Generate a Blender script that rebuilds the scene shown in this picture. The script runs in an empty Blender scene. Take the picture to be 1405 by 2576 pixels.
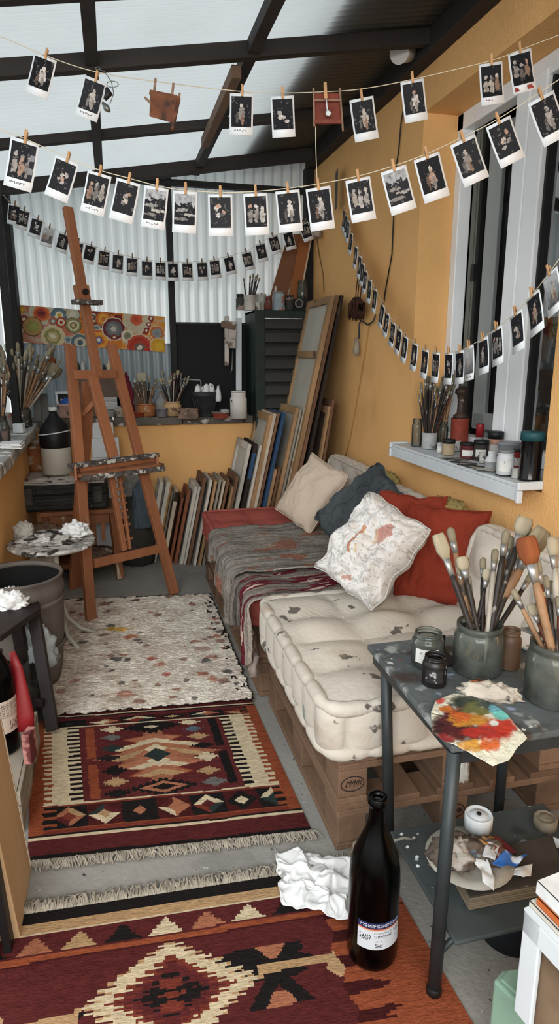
import bpy, math, random
from mathutils import Vector as V, Matrix, noise
R = random.Random(11)
S = bpy.context.scene
COL = S.collection
PI = math.pi
# ------------------------------------------------------------------ camera
F = 1650.0
PITCH = math.atan(398 / F)
YAW = math.atan(422 / math.hypot(F, 398))
CP, SP, CY, SY = math.cos(PITCH), math.sin(PITCH), math.cos(YAW), math.sin(YAW)
FWD = V((SY * CP, CY * CP, -SP)); RGT = V((CY, -SY, 0)); UPV = RGT.cross(FWD)
EYE = V((0, 0, 1.55))
cd = bpy.data.cameras.new('camera'); cam = bpy.data.objects.new('camera', cd); COL.objects.link(cam)
cd.sensor_fit = 'VERTICAL'; cd.sensor_height = 36; cd.lens = F * 36 / 2576; cd.clip_start = .05
m = Matrix((RGT, UPV, -FWD)).transposed().to_4x4(); m.translation = EYE; cam.matrix_world = m
S.camera = cam
# where a sight line of the photo meets a real plane of the room
def ray(x, y): return FWD + RGT * ((x - 702.5) / F) - UPV * ((y - 1288) / F)
def Zp(x, y, z=0.0): d = ray(x, y); return EYE + d * ((z - EYE.z) / d.z)
def Xp(x, y, X): d = ray(x, y); return EYE + d * ((X - EYE.x) / d.x)
def Yp(x, y, Y): d = ray(x, y); return EYE + d * ((Y - EYE.y) / d.y)
def Wp(x, y, w): return EYE + ray(x, y) * w
def Pp(x, y, p0, n): d = ray(x, y); return EYE + d * ((p0 - EYE).dot(n) / d.dot(n))
def dep(p): return (p - EYE).dot(FWD)
# ------------------------------------------------------------------ materials
def c(h):
    h = h.lstrip('#'); o = []
    for i in (0, 2, 4):
        s = int(h[i:i + 2], 16) / 255
        o.append(s / 12.92 if s <= .04045 else ((s + .055) / 1.055) ** 2.4)
    return tuple(o)
def mul(a, k): return tuple(min(1, x * k) for x in a[:3])
def lerp(a, b, t): return tuple(x + (y - x) * t for x, y in zip(a, b))
MATS = {}
def mat(name, col='#888888', rough=.75, var=.18, scale=6, st=(1, 1, 1), bump=0, bscale=30, metal=0, spots=(), attr=False, spec=.3, coat=0, trans=0):
    if name in MATS: return MATS[name]
    m = bpy.data.materials.new(name); m.use_nodes = True; MATS[name] = m
    nt = m.node_tree; N = nt.nodes; L = nt.links; b = N['Principled BSDF']
    b.inputs['Roughness'].default_value = rough; b.inputs['Metallic'].default_value = metal
    b.inputs['Specular IOR Level'].default_value = spec
    if coat: b.inputs['Coat Weight'].default_value = coat
    tc = N.new('ShaderNodeTexCoord'); oi = N.new('ShaderNodeObjectInfo')
    mp = N.new('ShaderNodeMapping'); mp.inputs['Scale'].default_value = st
    ml = N.new('ShaderNodeMath'); ml.operation = 'MULTIPLY'; ml.inputs[1].default_value = 37.0
    L.new(oi.outputs['Random'], ml.inputs[0]); L.new(tc.outputs['Object'], mp.inputs['Vector'])
    cx = N.new('ShaderNodeCombineXYZ'); L.new(ml.outputs[0], cx.inputs[0]); L.new(ml.outputs[0], cx.inputs[2]); L.new(cx.outputs[0], mp.inputs['Location'])
    nz = N.new('ShaderNodeTexNoise'); nz.inputs['Scale'].default_value = scale; nz.inputs['Detail'].default_value = 5; L.new(mp.outputs[0], nz.inputs['Vector'])
    mx = N.new('ShaderNodeMix'); mx.data_type = 'RGBA'
    cr = N.new('ShaderNodeMapRange'); cr.inputs['From Min'].default_value = .3; cr.inputs['From Max'].default_value = .7; L.new(nz.outputs['Fac'], cr.inputs['Value']); L.new(cr.outputs[0], mx.inputs[0])
    base = c(col)
    if attr:
        at = N.new('ShaderNodeAttribute'); at.attribute_name = 'Col'
        for k, f in ((6, 1 - var), (7, 1 + var)):
            q = N.new('ShaderNodeVectorMath'); q.operation = 'SCALE'; q.inputs[3].default_value = f
            L.new(at.outputs['Color'], q.inputs[0]); L.new(q.outputs[0], mx.inputs[k])
    else:
        mx.inputs[6].default_value = mul(base, 1 - var) + (1,); mx.inputs[7].default_value = mul(base, 1 + var) + (1,)
    out = mx.outputs[2]
    for i, (sc, sscale, th, soft) in enumerate(spots):
        n2 = N.new('ShaderNodeTexNoise'); n2.inputs['Scale'].default_value = sscale; n2.inputs['Detail'].default_value = 3
        ad = N.new('ShaderNodeVectorMath'); ad.inputs[1].default_value = (3.7 * i + 1, 9.1 * i, 2.3); L.new(mp.outputs[0], ad.inputs[0]); L.new(ad.outputs[0], n2.inputs['Vector'])
        r2 = N.new('ShaderNodeMapRange'); r2.inputs['From Min'].default_value = th; r2.inputs['From Max'].default_value = th + soft; L.new(n2.outputs['Fac'], r2.inputs['Value'])
        m2 = N.new('ShaderNodeMix'); m2.data_type = 'RGBA'; L.new(r2.outputs[0], m2.inputs[0]); L.new(out, m2.inputs[6]); m2.inputs[7].default_value = c(sc) + (1,); out = m2.outputs[2]
    L.new(out, b.inputs['Base Color'])
    if bump:
        n3 = N.new('ShaderNodeTexNoise'); n3.inputs['Scale'].default_value = bscale; n3.inputs['Detail'].default_value = 6; L.new(mp.outputs[0], n3.inputs['Vector'])
        bp = N.new('ShaderNodeBump'); bp.inputs['Strength'].default_value = bump; bp.inputs['Distance'].default_value = .01; L.new(n3.outputs['Fac'], bp.inputs['Height']); L.new(bp.outputs[0], b.inputs['Normal'])
    return m
def glass(name, tint='#dfe6e4', dirt='#8a8a80', amount=.3, rough=.08, scale=14, blend=.25):
    if name in MATS: return MATS[name]
    m = bpy.data.materials.new(name); m.use_nodes = True; MATS[name] = m
    nt = m.node_tree; N = nt.nodes; L = nt.links; N.remove(N['Principled BSDF']); o = N['Material Output']
    t = N.new('ShaderNodeBsdfTransparent'); t.inputs[0].default_value = c(tint) + (1,)
    g = N.new('ShaderNodeBsdfGlossy'); g.inputs['Roughness'].default_value = rough
    d = N.new('ShaderNodeBsdfDiffuse'); d.inputs[0].default_value = c(dirt) + (1,)
    fr = N.new('ShaderNodeLayerWeight'); fr.inputs[0].default_value = blend
    a = N.new('ShaderNodeMixShader'); L.new(fr.outputs['Fresnel'], a.inputs[0]); L.new(t.outputs[0], a.inputs[1]); L.new(g.outputs[0], a.inputs[2])
    nz = N.new('ShaderNodeTexNoise'); nz.inputs['Scale'].default_value = scale; nz.inputs['Detail'].default_value = 4
    tc = N.new('ShaderNodeTexCoord'); L.new(tc.outputs['Object'], nz.inputs['Vector'])
    r = N.new('ShaderNodeMapRange'); r.inputs['From Min'].default_value = .35; r.inputs['From Max'].default_value = .65
    r.inputs['To Min'].default_value = amount * .6; r.inputs['To Max'].default_value = min(1, amount * 1.4); L.new(nz.outputs['Fac'], r.inputs['Value'])
    b = N.new('ShaderNodeMixShader'); L.new(r.outputs[0], b.inputs[0]); L.new(a.outputs[0], b.inputs[1]); L.new(d.outputs[0], b.inputs[2])
    L.new(b.outputs[0], o.inputs[0]); return m
def sheet(name, col, back, gloss=.06, rib=None, dif=.3):
    m = bpy.data.materials.new(name); m.use_nodes = True; MATS[name] = m
    nt = m.node_tree; N = nt.nodes; L = nt.links; N.remove(N['Principled BSDF']); o = N['Material Output']
    t = N.new('ShaderNodeBsdfTranslucent'); d = N.new('ShaderNodeBsdfDiffuse'); g = N.new('ShaderNodeBsdfGlossy'); g.inputs['Roughness'].default_value = .35
    tc = N.new('ShaderNodeTexCoord'); nz = N.new('ShaderNodeTexNoise'); nz.inputs['Scale'].default_value = 3; nz.inputs['Detail'].default_value = 6
    mp = N.new('ShaderNodeMapping'); mp.inputs['Scale'].default_value = (1, 1, .3); L.new(tc.outputs['Object'], mp.inputs[0]); L.new(mp.outputs[0], nz.inputs['Vector'])
    mx = N.new('ShaderNodeMix'); mx.data_type = 'RGBA'; mx.inputs[6].default_value = mul(c(col), .86) + (1,); mx.inputs[7].default_value = mul(c(col), 1.06) + (1,)
    L.new(nz.outputs['Fac'], mx.inputs[0]); L.new(mx.outputs[2], t.inputs[0]); d.inputs[0].default_value = c(back) + (1,)
    if rib:   # shading of the ribs, painted into the translucent colour as thin darker lines
        sp = N.new('ShaderNodeSeparateXYZ'); L.new(tc.outputs['Object'], sp.inputs[0]); k = N.new('ShaderNodeMath'); k.operation = 'MULTIPLY'; k.inputs[1].default_value = 2 * PI / rib[1]; L.new(sp.outputs[rib[0]], k.inputs[0])
        sn = N.new('ShaderNodeMath'); sn.operation = 'SINE'; L.new(k.outputs[0], sn.inputs[0]); rr = N.new('ShaderNodeMapRange'); rr.inputs['From Min'].default_value = rib[3]; rr.inputs['From Max'].default_value = 1; L.new(sn.outputs[0], rr.inputs['Value'])
        m2 = N.new('ShaderNodeMix'); m2.data_type = 'RGBA'; L.new(rr.outputs[0], m2.inputs[0]); L.new(mx.outputs[2], m2.inputs[6]); m2.inputs[7].default_value = mul(c(col), rib[2]) + (1,); L.new(m2.outputs[2], t.inputs[0])
    a = N.new('ShaderNodeMixShader'); a.inputs[0].default_value = dif; L.new(t.outputs[0], a.inputs[1]); L.new(d.outputs[0], a.inputs[2])
    b = N.new('ShaderNodeMixShader'); b.inputs[0].default_value = gloss; L.new(a.outputs[0], b.inputs[1]); L.new(g.outputs[0], b.inputs[2])
    L.new(b.outputs[0], o.inputs[0]); return m
PAINT = mat('painted', attr=True, rough=.8, var=.1, scale=40)
WOVEN = mat('woven_wool', attr=True, rough=.95, var=.2, scale=90, st=(.35, 1, 1), bump=.5, bscale=220, spec=.05)
SHAG = mat('shaggy_wool', attr=True, rough=1, var=.22, scale=45, bump=1, bscale=90, spec=.02)
GLOSSP = mat('glossy_print', attr=True, rough=.55, spec=.12, var=.05, scale=20)
CLOTHP = mat('stained_cloth', attr=True, rough=.9, var=.06, scale=5, bump=.9, bscale=18, spec=.05)
WETP = mat('wet_paint', attr=True, rough=.4, var=.15, scale=60, bump=.7, bscale=60)
# ------------------------------------------------------------------ mesh builder
class MB:
    def __init__(s): s.v = []; s.f = []; s.c = []; s.sm = []; s.mi = []
    def add(s, vs, fs, sm=False, mi=0, cols=None):
        o = len(s.v); s.v.extend(V(p) for p in vs)
        for i, f in enumerate(fs):
            s.f.append(tuple(o + k for k in f)); s.sm.append(sm); s.mi.append(mi); s.c.append(cols[i] if cols else (.5, .5, .5))
        return s
    def box(s, a, b, mi=0, M=None):
        x0, y0, z0 = a; x1, y1, z1 = b
        vs = [V((x, y, z)) for z in (z0, z1) for y in (y0, y1) for x in (x0, x1)]
        if M: vs = [M @ p for p in vs]
        return s.add(vs, [(0, 2, 3, 1), (4, 5, 7, 6), (0, 1, 5, 4), (2, 6, 7, 3), (0, 4, 6, 2), (1, 3, 7, 5)], mi=mi)
    def beam(s, p, q, w, h, side=None, mi=0, taper=1):
        p = V(p); q = V(q); d = (q - p).normalized()
        sd = V(side) if side else (d.cross(V((0, 0, 1))) if abs(d.z) < .99 else V((1, 0, 0)))
        sd = (sd - d * sd.dot(d)).normalized(); u = sd.cross(d)
        vs = []
        for e, k in ((p, 1), (q, taper)):
            for a, b in ((-1, -1), (1, -1), (1, 1), (-1, 1)): vs.append(e + sd * (a * w * k / 2) + u * (b * h * k / 2))
        return s.add(vs, [(3, 2, 1, 0), (4, 5, 6, 7), (0, 1, 5, 4), (1, 2, 6, 5), (2, 3, 7, 6), (3, 0, 4, 7)], mi=mi)
    def tube(s, pts, r, n=8, cap=True, mi=0, flat=1.0, fside=None):
        pts = [V(p) for p in pts]; k = len(pts); rr = r if isinstance(r, (list, tuple)) else [r] * k
        vs = []; prev = None
        for i, p in enumerate(pts):
            d = (pts[min(i + 1, k - 1)] - pts[max(i - 1, 0)])
            d = d.normalized() if d.length > 1e-9 else V((0, 0, 1))
            if prev is None:
                a = V(fside) if fside else (V((0, 0, 1)) if abs(d.z) < .9 else V((1, 0, 0)))
            else: a = prev
            a = (a - d * a.dot(d)).normalized(); prev = a; b = d.cross(a)
            for j in range(n):
                t = 2 * PI * j / n; vs.append(p + a * (math.cos(t) * rr[i]) + b * (math.sin(t) * rr[i] * flat))
        fs = [(i * n + j, i * n + (j + 1) % n, (i + 1) * n + (j + 1) % n, (i + 1) * n + j) for i in range(k - 1) for j in range(n)]
        s.add(vs, fs, True, mi)
        if cap: o = len(s.v) - k * n; s.f += [tuple(o + j for j in range(n))[::-1], tuple(o + (k - 1) * n + j for j in range(n))]; s.sm += [False] * 2; s.mi += [mi] * 2; s.c += [(.5,) * 3] * 2
        return s
    def lathe(s, prof, o=(0, 0, 0), n=24, mi=0, colf=None, wob=None):
        o = V(o); vs = []; k = len(prof)
        for i, (r, z) in enumerate(prof):
            for j in range(n):
                t = 2 * PI * j / n; rr = r * (wob(t, z) if wob else 1); vs.append(o + V((math.cos(t) * rr, math.sin(t) * rr, z)))
        fs = [(i * n + j, i * n + (j + 1) % n, (i + 1) * n + (j + 1) % n, (i + 1) * n + j) for i in range(k - 1) for j in range(n)]
        return s.add(vs, fs, True, mi)
    def grid(s, nu, nv, fn, colf=None, sm=True, mi=0):
        vs = [fn(i / nu, j / nv) for j in range(nv + 1) for i in range(nu + 1)]
        fs = []; cs = [] if colf else None
        for j in range(nv):
            for i in range(nu):
                a = j * (nu + 1) + i; fs.append((a, a + 1, a + nu + 2, a + nu + 1))
                if colf: cs.append(colf((i + .5) / nu, (j + .5) / nv))
        return s.add(vs, fs, sm, mi, cs)
    def build(s, name, mats, parent=None, bev=0, sub=0, solid=0, recalc=True):
        me = bpy.data.meshes.new(name)
        off = V(parent.location) if parent else V((0, 0, 0))
        if parent and parent.parent: off = off + V(parent.parent.location)
        me.from_pydata([tuple(p - off) for p in s.v], [], s.f)
        me.polygons.foreach_set('use_smooth', s.sm); me.polygons.foreach_set('material_index', s.mi)
        ms = mats if isinstance(mats, (list, tuple)) else [mats]
        for q in ms: me.materials.append(q)
        if any(q in (PAINT, WOVEN, SHAG, GLOSSP, WETP, CLOTHP) for q in ms):
            ca = me.color_attributes.new('Col', 'FLOAT_COLOR', 'CORNER'); buf = []
            for f, k in zip(s.f, s.c): buf += [k[0], k[1], k[2], 1.0] * len(f)
            ca.data.foreach_set('color', buf)
        if recalc and len(s.f) < 30000:
            import bmesh
            bm = bmesh.new(); bm.from_mesh(me); bmesh.ops.recalc_face_normals(bm, faces=bm.faces); bm.to_mesh(me); bm.free()
        me.update()
        ob = bpy.data.objects.new(name, me); COL.objects.link(ob)
        if parent: ob.parent = parent
        if bev: q = ob.modifiers.new('bevel', 'BEVEL'); q.width = bev; q.segments = 2; q.limit_method = 'ANGLE'
        if solid: q = ob.modifiers.new('solid', 'SOLIDIFY'); q.thickness = solid; q.offset = 1
        if sub: q = ob.modifiers.new('sub', 'SUBSURF'); q.levels = sub; q.render_levels = sub
        return ob
def tag(o, label, cat, group=None, kind=None):
    o['label'] = label; o['category'] = cat
    if group: o['group'] = group
    if kind: o['kind'] = kind
    return o
def thing(name, label, cat, loc=(0, 0, 0), group=None):
    o = bpy.data.objects.new(name, None); COL.objects.link(o); o.location = loc; o.empty_display_size = .02
    return tag(o, label, cat, group)
def struct(o): o['kind'] = 'structure'; return o
KIDS = {}
def copy_tree(o, parent=None):
    q = o.copy(); COL.objects.link(q)
    if parent: q.parent = parent
    for ch in o.children: copy_tree(ch, q)
    return q
def fbm(p, sc=1.0, seed=0.0): return noise.fractal(V(p) * sc + V((seed, seed * 1.7, seed * .3)), 1.0, 2.0, 4)
# common colours
M_wood = mat('easel_wood', '#8a583b', .6, .28, 5, (1, 1, .15), .25, 40, spots=(('#4a3222', 9, .66, .06), ('#8d8a86', 13, .71, .03), ('#56626e', 17, .74, .02)))
M_pallet = mat('pallet_wood', '#6f5745', .85, .35, 4, (1, .25, 1), .6, 30, spots=(('#4b3b2e', 3, .55, .2),))
M_pallet_d = mat('pallet_wood_dark', '#5e4a3a', .9, .35, 5, (1, 1, .6), .7, 30)
M_steel = mat('dark_steel', '#2f3436', .45, .2, 10, metal=.35)
M_white = mat('white_plastic', '#c6ccd0', .45, .05)
M_black = mat('black_plastic', '#141516', .5, .2)
M_card = mat('photo_card', '#d9dde0', .5, .04)
M_pin = mat('clothespin_wood', '#b08a62', .7, .2, 30)
M_pin_d = mat('clothespin_wood_weathered', '#6e5a48', .7, .2, 30)
M_string = mat('string_cotton', '#c8bfa8', .9, .1)
M_iron = mat('spring_wire', '#70706c', .4, .1, metal=.8)
M_paper = mat('crumpled_paper', '#d6d8d8', .8, .06, 10, spots=(('#8c8a86', 22, .64, .05),))
M_cream = mat('cream_cotton', '#beb5a9', .9, .08, 4, bump=.3, bscale=60, spec=.05)
M_cream_st = mat('cream_cotton_stained', '#bbb4a9', .9, .08, 4, bump=.3, bscale=60, spec=.05, spots=(('#5f5a55', 13, .66, .03), ('#7c8f86', 9, .72, .03), ('#a39282', 5, .6, .15)))
M_redcot = mat('red_cotton', '#a4574f', .9, .1, 4, bump=.25, bscale=80, spec=.05)
M_rust = mat('rust_red_linen', '#7d3325', .85, .12, 3, bump=.2, bscale=120, spec=.05)
M_slate = mat('slate_blue_cloth', '#42474a', .9, .35, 5, bump=1, bscale=22, spec=.05)
M_stainw = mat('paint_stained_white_cloth', '#c6c4c0', .9, .06, 4, bump=.9, bscale=18, spec=.05, spots=(('#b07a52', 7, .66, .03), ('#a5776a', 4.5, .68, .03), ('#8f8a86', 18, .66, .04)))
M_bristle = mat('brush_bristle', '#7d7460', .9, .3, 60, (1, 1, .1))
M_bristle_p = mat('brush_bristle_pale', '#978e78', .9, .2, 60, (1, 1, .1))
M_bristle_b = mat('brush_bristle_brown', '#7c4526', .9, .3, 60, (1, 1, .1))
M_ferrule = mat('ferrule_metal', '#9a9a98', .35, .15, 20, metal=.7)
M_hd = mat('handle_dark', '#2b2522', .5, .4, 20, spots=(('#8d867c', 30, .66, .05),))
M_hw = mat('handle_wood', '#8a6a4e', .6, .3, 20, spots=(('#3c332c', 30, .62, .05),))
M_hr = mat('handle_red_brown', '#5a3020', .5, .3, 20, spots=(('#b8aea0', 30, .66, .05),))
M_hp = mat('handle_pale', '#9c9588', .6, .3, 20, spots=(('#4c4740', 30, .6, .05),))
# ------------------------------------------------------------------ room shell
XW, YB, XL = 1.60, 5.42, -.62
M_wall = mat('ochre_render', '#e2b074', .9, .05, 2.5, bump=.35, bscale=120, spec=.1, spots=(('#b98a50', 1.6, .62, .3), ('#8a6238', 45, .74, .03)))
M_floor = mat('grey_concrete', '#86847f', .85, .1, 2.2, bump=.3, bscale=60, spots=(('#7a7974', 5, .56, .1), ('#3c3e3e', 38, .68, .03), ('#a5a8a6', 60, .71, .03)))
M_beam = mat('dark_stained_beam', '#2d2825', .7, .3, 8, (.2, 1, 1), .2, 40)
M_beam_l = mat('bare_roof_batten', '#6a5546', .75, .3, 8, (1, .2, 1), .3, 40)
M_post = mat('black_post_paint', '#1d1d1e', .7, .3, 6, bump=.3)
M_ledge = mat('stone_ledge', '#5b554f', .85, .3, 6, bump=.5, bscale=40, spots=(('#bfbdb6', 11, .6, .08), ('#37332f', 8, .62, .08)))
M_ledge_l = mat('stone_ledge_splashed', '#8d8d8a', .85, .25, 6, bump=.5, bscale=40, spots=(('#d2d1cc', 9, .55, .08), ('#45423e', 12, .6, .06)))
M_pvc = mat('window_pvc', '#e6eaec', .4, .04, 4)
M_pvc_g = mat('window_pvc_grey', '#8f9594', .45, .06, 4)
M_gasket = mat('window_gasket', '#1e1f1f', .6, .1)
M_roof = sheet('roof_polycarbonate', '#b3b9bb', '#7d7a70', rib=(1, .048, .45, .55), dif=.1)
M_pane = sheet('frosted_corrugated_panel', '#c2caca', '#a4adad', .12, rib=(0, .075, .62, .3))
M_paneg = sheet('grey_corrugated_panel', '#485054', '#6a7377', .05, rib=(0, .075, .6, .3))
M_glass = glass('window_glass', '#8c9694', '#4a4e4c', .1, .03, 3, .75)
mb = MB(); mb.box((-3.2, -2.2, -.12), (2.6, 6.2, 0)); struct(mb.build('floor', M_floor))
# house wall with the window niche
NY0, NY1, NZ0, NZ1, XN = 2.19, 3.41, 1.02, 2.735, 1.86
mb = MB()
mb.box((XW, NY1, 0), (XN, 6.0, 3.3)); mb.box((XW, -2, 0), (XN, NY0, 3.3)); mb.box((XW, NY0, 0), (XN, NY1, NZ0)); mb.box((XW, NY0, NZ1), (XN, NY1, 3.3))
struct(mb.build('wall_right', M_wall))
mb = MB(); mb.box((-.9, 5.16, 0), (XW, 5.5, 1.03)); struct(mb.build('wall_back', M_wall))
mb = MB(); mb.box((-.9, 3.3, 0), (XL, 5.16, 1.0)); struct(mb.build('wall_left', M_wall))
# ledges (coping) on the two low walls: separate slabs of stone
mb = MB()
for k, (a, b) in enumerate([(-.62, -.02), (-.015, .5), (.505, .98), (.985, 1.6)]): mb.box((a, 5.10, 1.02), (b, 5.5, 1.075))
struct(mb.build('trim_1', M_ledge, bev=.006))
def led(y): return -.515 - .02 * (y - 3.1)
mb = MB()
ys = [2.9, 3.55, 4.2, 4.75, 5.12]
for a, b in zip(ys, ys[1:]): mb.box((-.92, a + .004, 1.0), (led(a) + R.uniform(-.008, .008), b - .004, 1.06))
struct(mb.build('trim_2', M_ledge_l, bev=.008))
# roof
def rz(x): return 3.05 - .16 * (XW - x)
mb = MB(); NR = 980
ysr = [-1.6 + 7.3 * j / NR for j in range(NR + 1)]
vs = []
for j, y in enumerate(ysr):
    a = .007 * math.sin(2 * PI * y / .048)
    for x in (-1.0, .3, 1.6): vs.append((x, y, rz(x) + a))
fs = [(j * 3 + i, j * 3 + i + 1, j * 3 + i + 4, j * 3 + i + 3) for j in range(NR) for i in range(2)]
mb.add(vs, fs, True); struct(mb.build('ceiling', M_roof))
# house eave above the sheet: the reason the strip beside the wall is dark
mb = MB()
mb.add([(x, y, z) for y in (-2, 6) for x, z in ((1.0, rz(1.0) + .035), (2.4, 3.5), (2.4, 3.7), (1.0, rz(1.0) + .2))], [(0, 1, 2, 3), (7, 6, 5, 4), (0, 4, 5, 1), (1, 5, 6, 2), (2, 6, 7, 3), (3, 7, 4, 0)])
struct(mb.build('trim_3', mat('eave_board', '#5c4a36', .8, .2)))
def rafter(y, n, h=.095, w=.06, x0=-.75, x1=1.6, drop=.012):
    mb = MB(); mb.beam((x0, y, rz(x0) - drop - h / 2), (x1, y, rz(x1) - drop - h / 2), w, h); struct(mb.build('trim_%d' % n, M_beam, bev=.004))
rafter(2.70, 4, .04, .045); rafter(3.24, 5, .068, .05); rafter(4.25, 6, .05, .05); rafter(5.12, 7, .085, .06); rafter(1.9, 8); rafter(1.1, 9)
for n, x in ((10, -.012), (11, .68)):
    mb = MB(); mb.box((x - .026, .4, rz(x) - .07), (x + .026, 5.3, rz(x) - .012)); struct(mb.build('trim_%d' % n, M_beam, bev=.003))
mb = MB(); mb.box((.600, 3.31, rz(.62) - .125), (.645, 4.38, rz(.62) - .07)); struct(mb.build('trim_12', M_beam_l, bev=.003))
mb = MB(); mb.box((1.52, -1.5, 2.93), (1.6, 5.3, 3.03)); struct(mb.build('trim_13', M_beam, bev=.004))
# back glazing: posts, frosted corrugated sheets, lower grey sheet, black board
def post(n, x, y, w, d, z0, z1, m=M_post):
    mb = MB(); mb.box((x - w / 2, y - d / 2, z0), (x + w / 2, y + d / 2, z1)); struct(mb.build('trim_%d' % n, m, bev=.004))
post(14, -.665, 5.30, .06, .16, 1.06, 2.66); post(15, .475, 5.36, .045, .08, 1.07, 2.82); post(16, 1.565, 5.36, .06, .1, 1.07, 2.95)
post(17, -.64, 4.72, .05, .06, 1.06, 2.66); 
mb = MB(); mb.beam((-.1, 5.33, 2.785), (1.58, 5.33, 2.775), .05, .04); struct(mb.build('trim_18', M_post))
def corr(name, x0, x1, z0, z1, y, m, amp=.004, per=.075, slope=False):
    n = int((x1 - x0) / per * 6); mb = MB(); vs = []
    for i in range(n + 1):
        x = x0 + (x1 - x0) * i / n; a = amp * math.sin(2 * PI * x / per)
        vs += [(x, y + a, z0), (x, y + a, rz(x) - .02 if slope else z1)]
    mb.add(vs, [(2 * i, 2 * i + 2, 2 * i + 3, 2 * i + 1) for i in range(n)], True); struct(mb.build(name, m))
corr('window_2', -.66, .46, 1.62, 2.9, YB, M_pane, slope=True)
corr('window_3', .49, 1.60, 1.07, 2.9, YB, M_pane, slope=True)
corr('window_4', -.66, .46, 1.07, 1.63, YB - .015, M_paneg)
# left glazing
n = 150; vs = []
for i in range(n + 1):
    y = 3.0 + 2.42 * i / n; a = .005 * math.sin(2 * PI * y / .06); vs += [(-.78 + a, y, 1.06), (-.78 + a, y, 2.66)]
mb = MB(); mb.add(vs, [(2 * i, 2 * i + 2, 2 * i + 3, 2 * i + 1) for i in range(n)], True); struct(mb.build('window_5', M_pane))
# black board low in the right bay
o = thing('black_board', 'large matt black board standing on the back ledge below the pale panel', 'board', (.72, 5.37, 1.075))
mb = MB(); mb.box((.50, 5.36, 1.076), (1.10, 5.385, 1.775)); mb.build('panel', mat('black_board_paint', '#0d0e12', .7, .2), o)
mb = MB(); mb.box((.49, 5.345, 1.775), (1.12, 5.385, 1.79)); mb.box((.482, 5.345, 1.076), (.498, 5.385, 1.79)); mb.build('frame', M_black, o)
# window
win = bpy.data.objects.new('window_1', None); COL.objects.link(win); win.location = (1.83, 2.8, 1.06); win['kind'] = 'structure'
mb = MB(); X0, X1 = 1.79, 1.86
for a, b in (((X0, NY1 - .06, 1.06), (X1, NY1, NZ1)), ((X0, NY0, 1.06), (X1, NY0 + .05, NZ1)), ((X0, NY0, NZ1 - .08), (X1, NY1, NZ1)), ((X0, NY0, 1.06), (X1, NY1, 1.13))): mb.box(a, b)
mb.build('frame', M_pvc, win, bev=.005)
mb = MB(); mb.box((X0 - .005, 2.775, 1.06), (X1, 2.875, NZ1 - .05)); mb.box((X0 - .005, 2.66, 1.06), (X1, 2.77, NZ1 - .05)); mb.build('mullion', M_pvc, win, bev=.006)
mb = MB(); mb.box((X0 + .02, 2.645, 1.12), (X0 + .05, 2.87, NZ1 - .08)); mb.build('gasket', M_gasket, win)
mb = MB(); mb.box((1.83, NY0 + .05, 1.13), (1.836, 2.66, NZ1 - .08)); mb.build('pane', M_glass, win)
# inner left sash standing open into the house
sa = bpy.data.objects.new('sash', None); COL.objects.link(sa); sa.parent = win; sa.location = (0, 0, 0)
def sashbox(y0, y1, z0, z1, dx=0.0):
    pass
hy = NY1 - .07
def sp(t, z, off=0.0):   # t along the open sash from its hinge
    a = math.radians(14); return V((1.87 + t * math.sin(a) + off * math.cos(a), hy - t * math.cos(a) + off * math.sin(a), z))
def sbeam(mb, t0, z0, t1, z1, w, d=.05):
    mb.beam(sp(t0, z0), sp(t1, z1), w, d, side=(0, 0, 1) if abs(z1 - z0) < .01 else sp(1, 0) - sp(0, 0))
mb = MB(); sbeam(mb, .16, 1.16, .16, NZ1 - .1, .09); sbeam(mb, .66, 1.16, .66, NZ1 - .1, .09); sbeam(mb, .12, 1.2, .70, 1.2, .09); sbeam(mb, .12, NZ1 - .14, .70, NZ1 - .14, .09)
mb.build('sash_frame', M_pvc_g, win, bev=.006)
mb = MB(); sbeam(mb, .02, 1.12, .02, NZ1 - .08, .03, .03); sbeam(mb, .055, 1.12, .055, NZ1 - .08, .012, .05); mb.build('hinge_profile', mat('pvc_dark_grey', '#63665f', .5, .1), win)  # hinge profile in a darker grey PVC
mb = MB(); sbeam(mb, .08, 1.12, .08, NZ1 - .08, .016, .06); mb.build('seal', M_gasket, win)
mb = MB(); mb.beam(sp(.07, 1.92, -.03), sp(.07, 2.0, -.03), .03, .03); mb.build('hinge', M_black, win)
mb = MB(); mb.add([sp(.2, 1.24), sp(.62, 1.24), sp(.62, NZ1 - .18), sp(.2, NZ1 - .18)], [(0, 1, 2, 3)]); mb.build('sash_pane', glass('sash_glass', '#3a3c3a', '#242523', .5, .05, 3), win)
bpy.data.objects.remove(sa)
# dark room behind the window
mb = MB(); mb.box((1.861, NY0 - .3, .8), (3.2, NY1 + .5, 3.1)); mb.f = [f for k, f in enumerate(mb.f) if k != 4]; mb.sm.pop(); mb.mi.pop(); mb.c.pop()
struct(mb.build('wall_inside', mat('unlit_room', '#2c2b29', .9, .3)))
# window sill, white folded sheet with end caps
sl = bpy.data.objects.new('trim_19', None); COL.objects.link(sl); sl.location = (1.5, 2.8, 1.0); sl['kind'] = 'structure'
mb = MB(); mb.box((1.495, NY0 + .01, 1.045), (1.79, NY1 - .0, 1.06)); mb.box((1.495, NY0 + .01, .99), (1.507, NY1, 1.0449)); mb.build('sill_sheet', M_white, sl, bev=.004)
mb = MB()
for y in (NY0 - .01, NY1): mb.box((1.488, y, .985), (1.512, y + .018, 1.0345)); mb.box((1.488, y, 1.035), (XW + .0, y + .018, 1.068))
mb.build('end_cap', M_white, sl, bev=.005)
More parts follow.
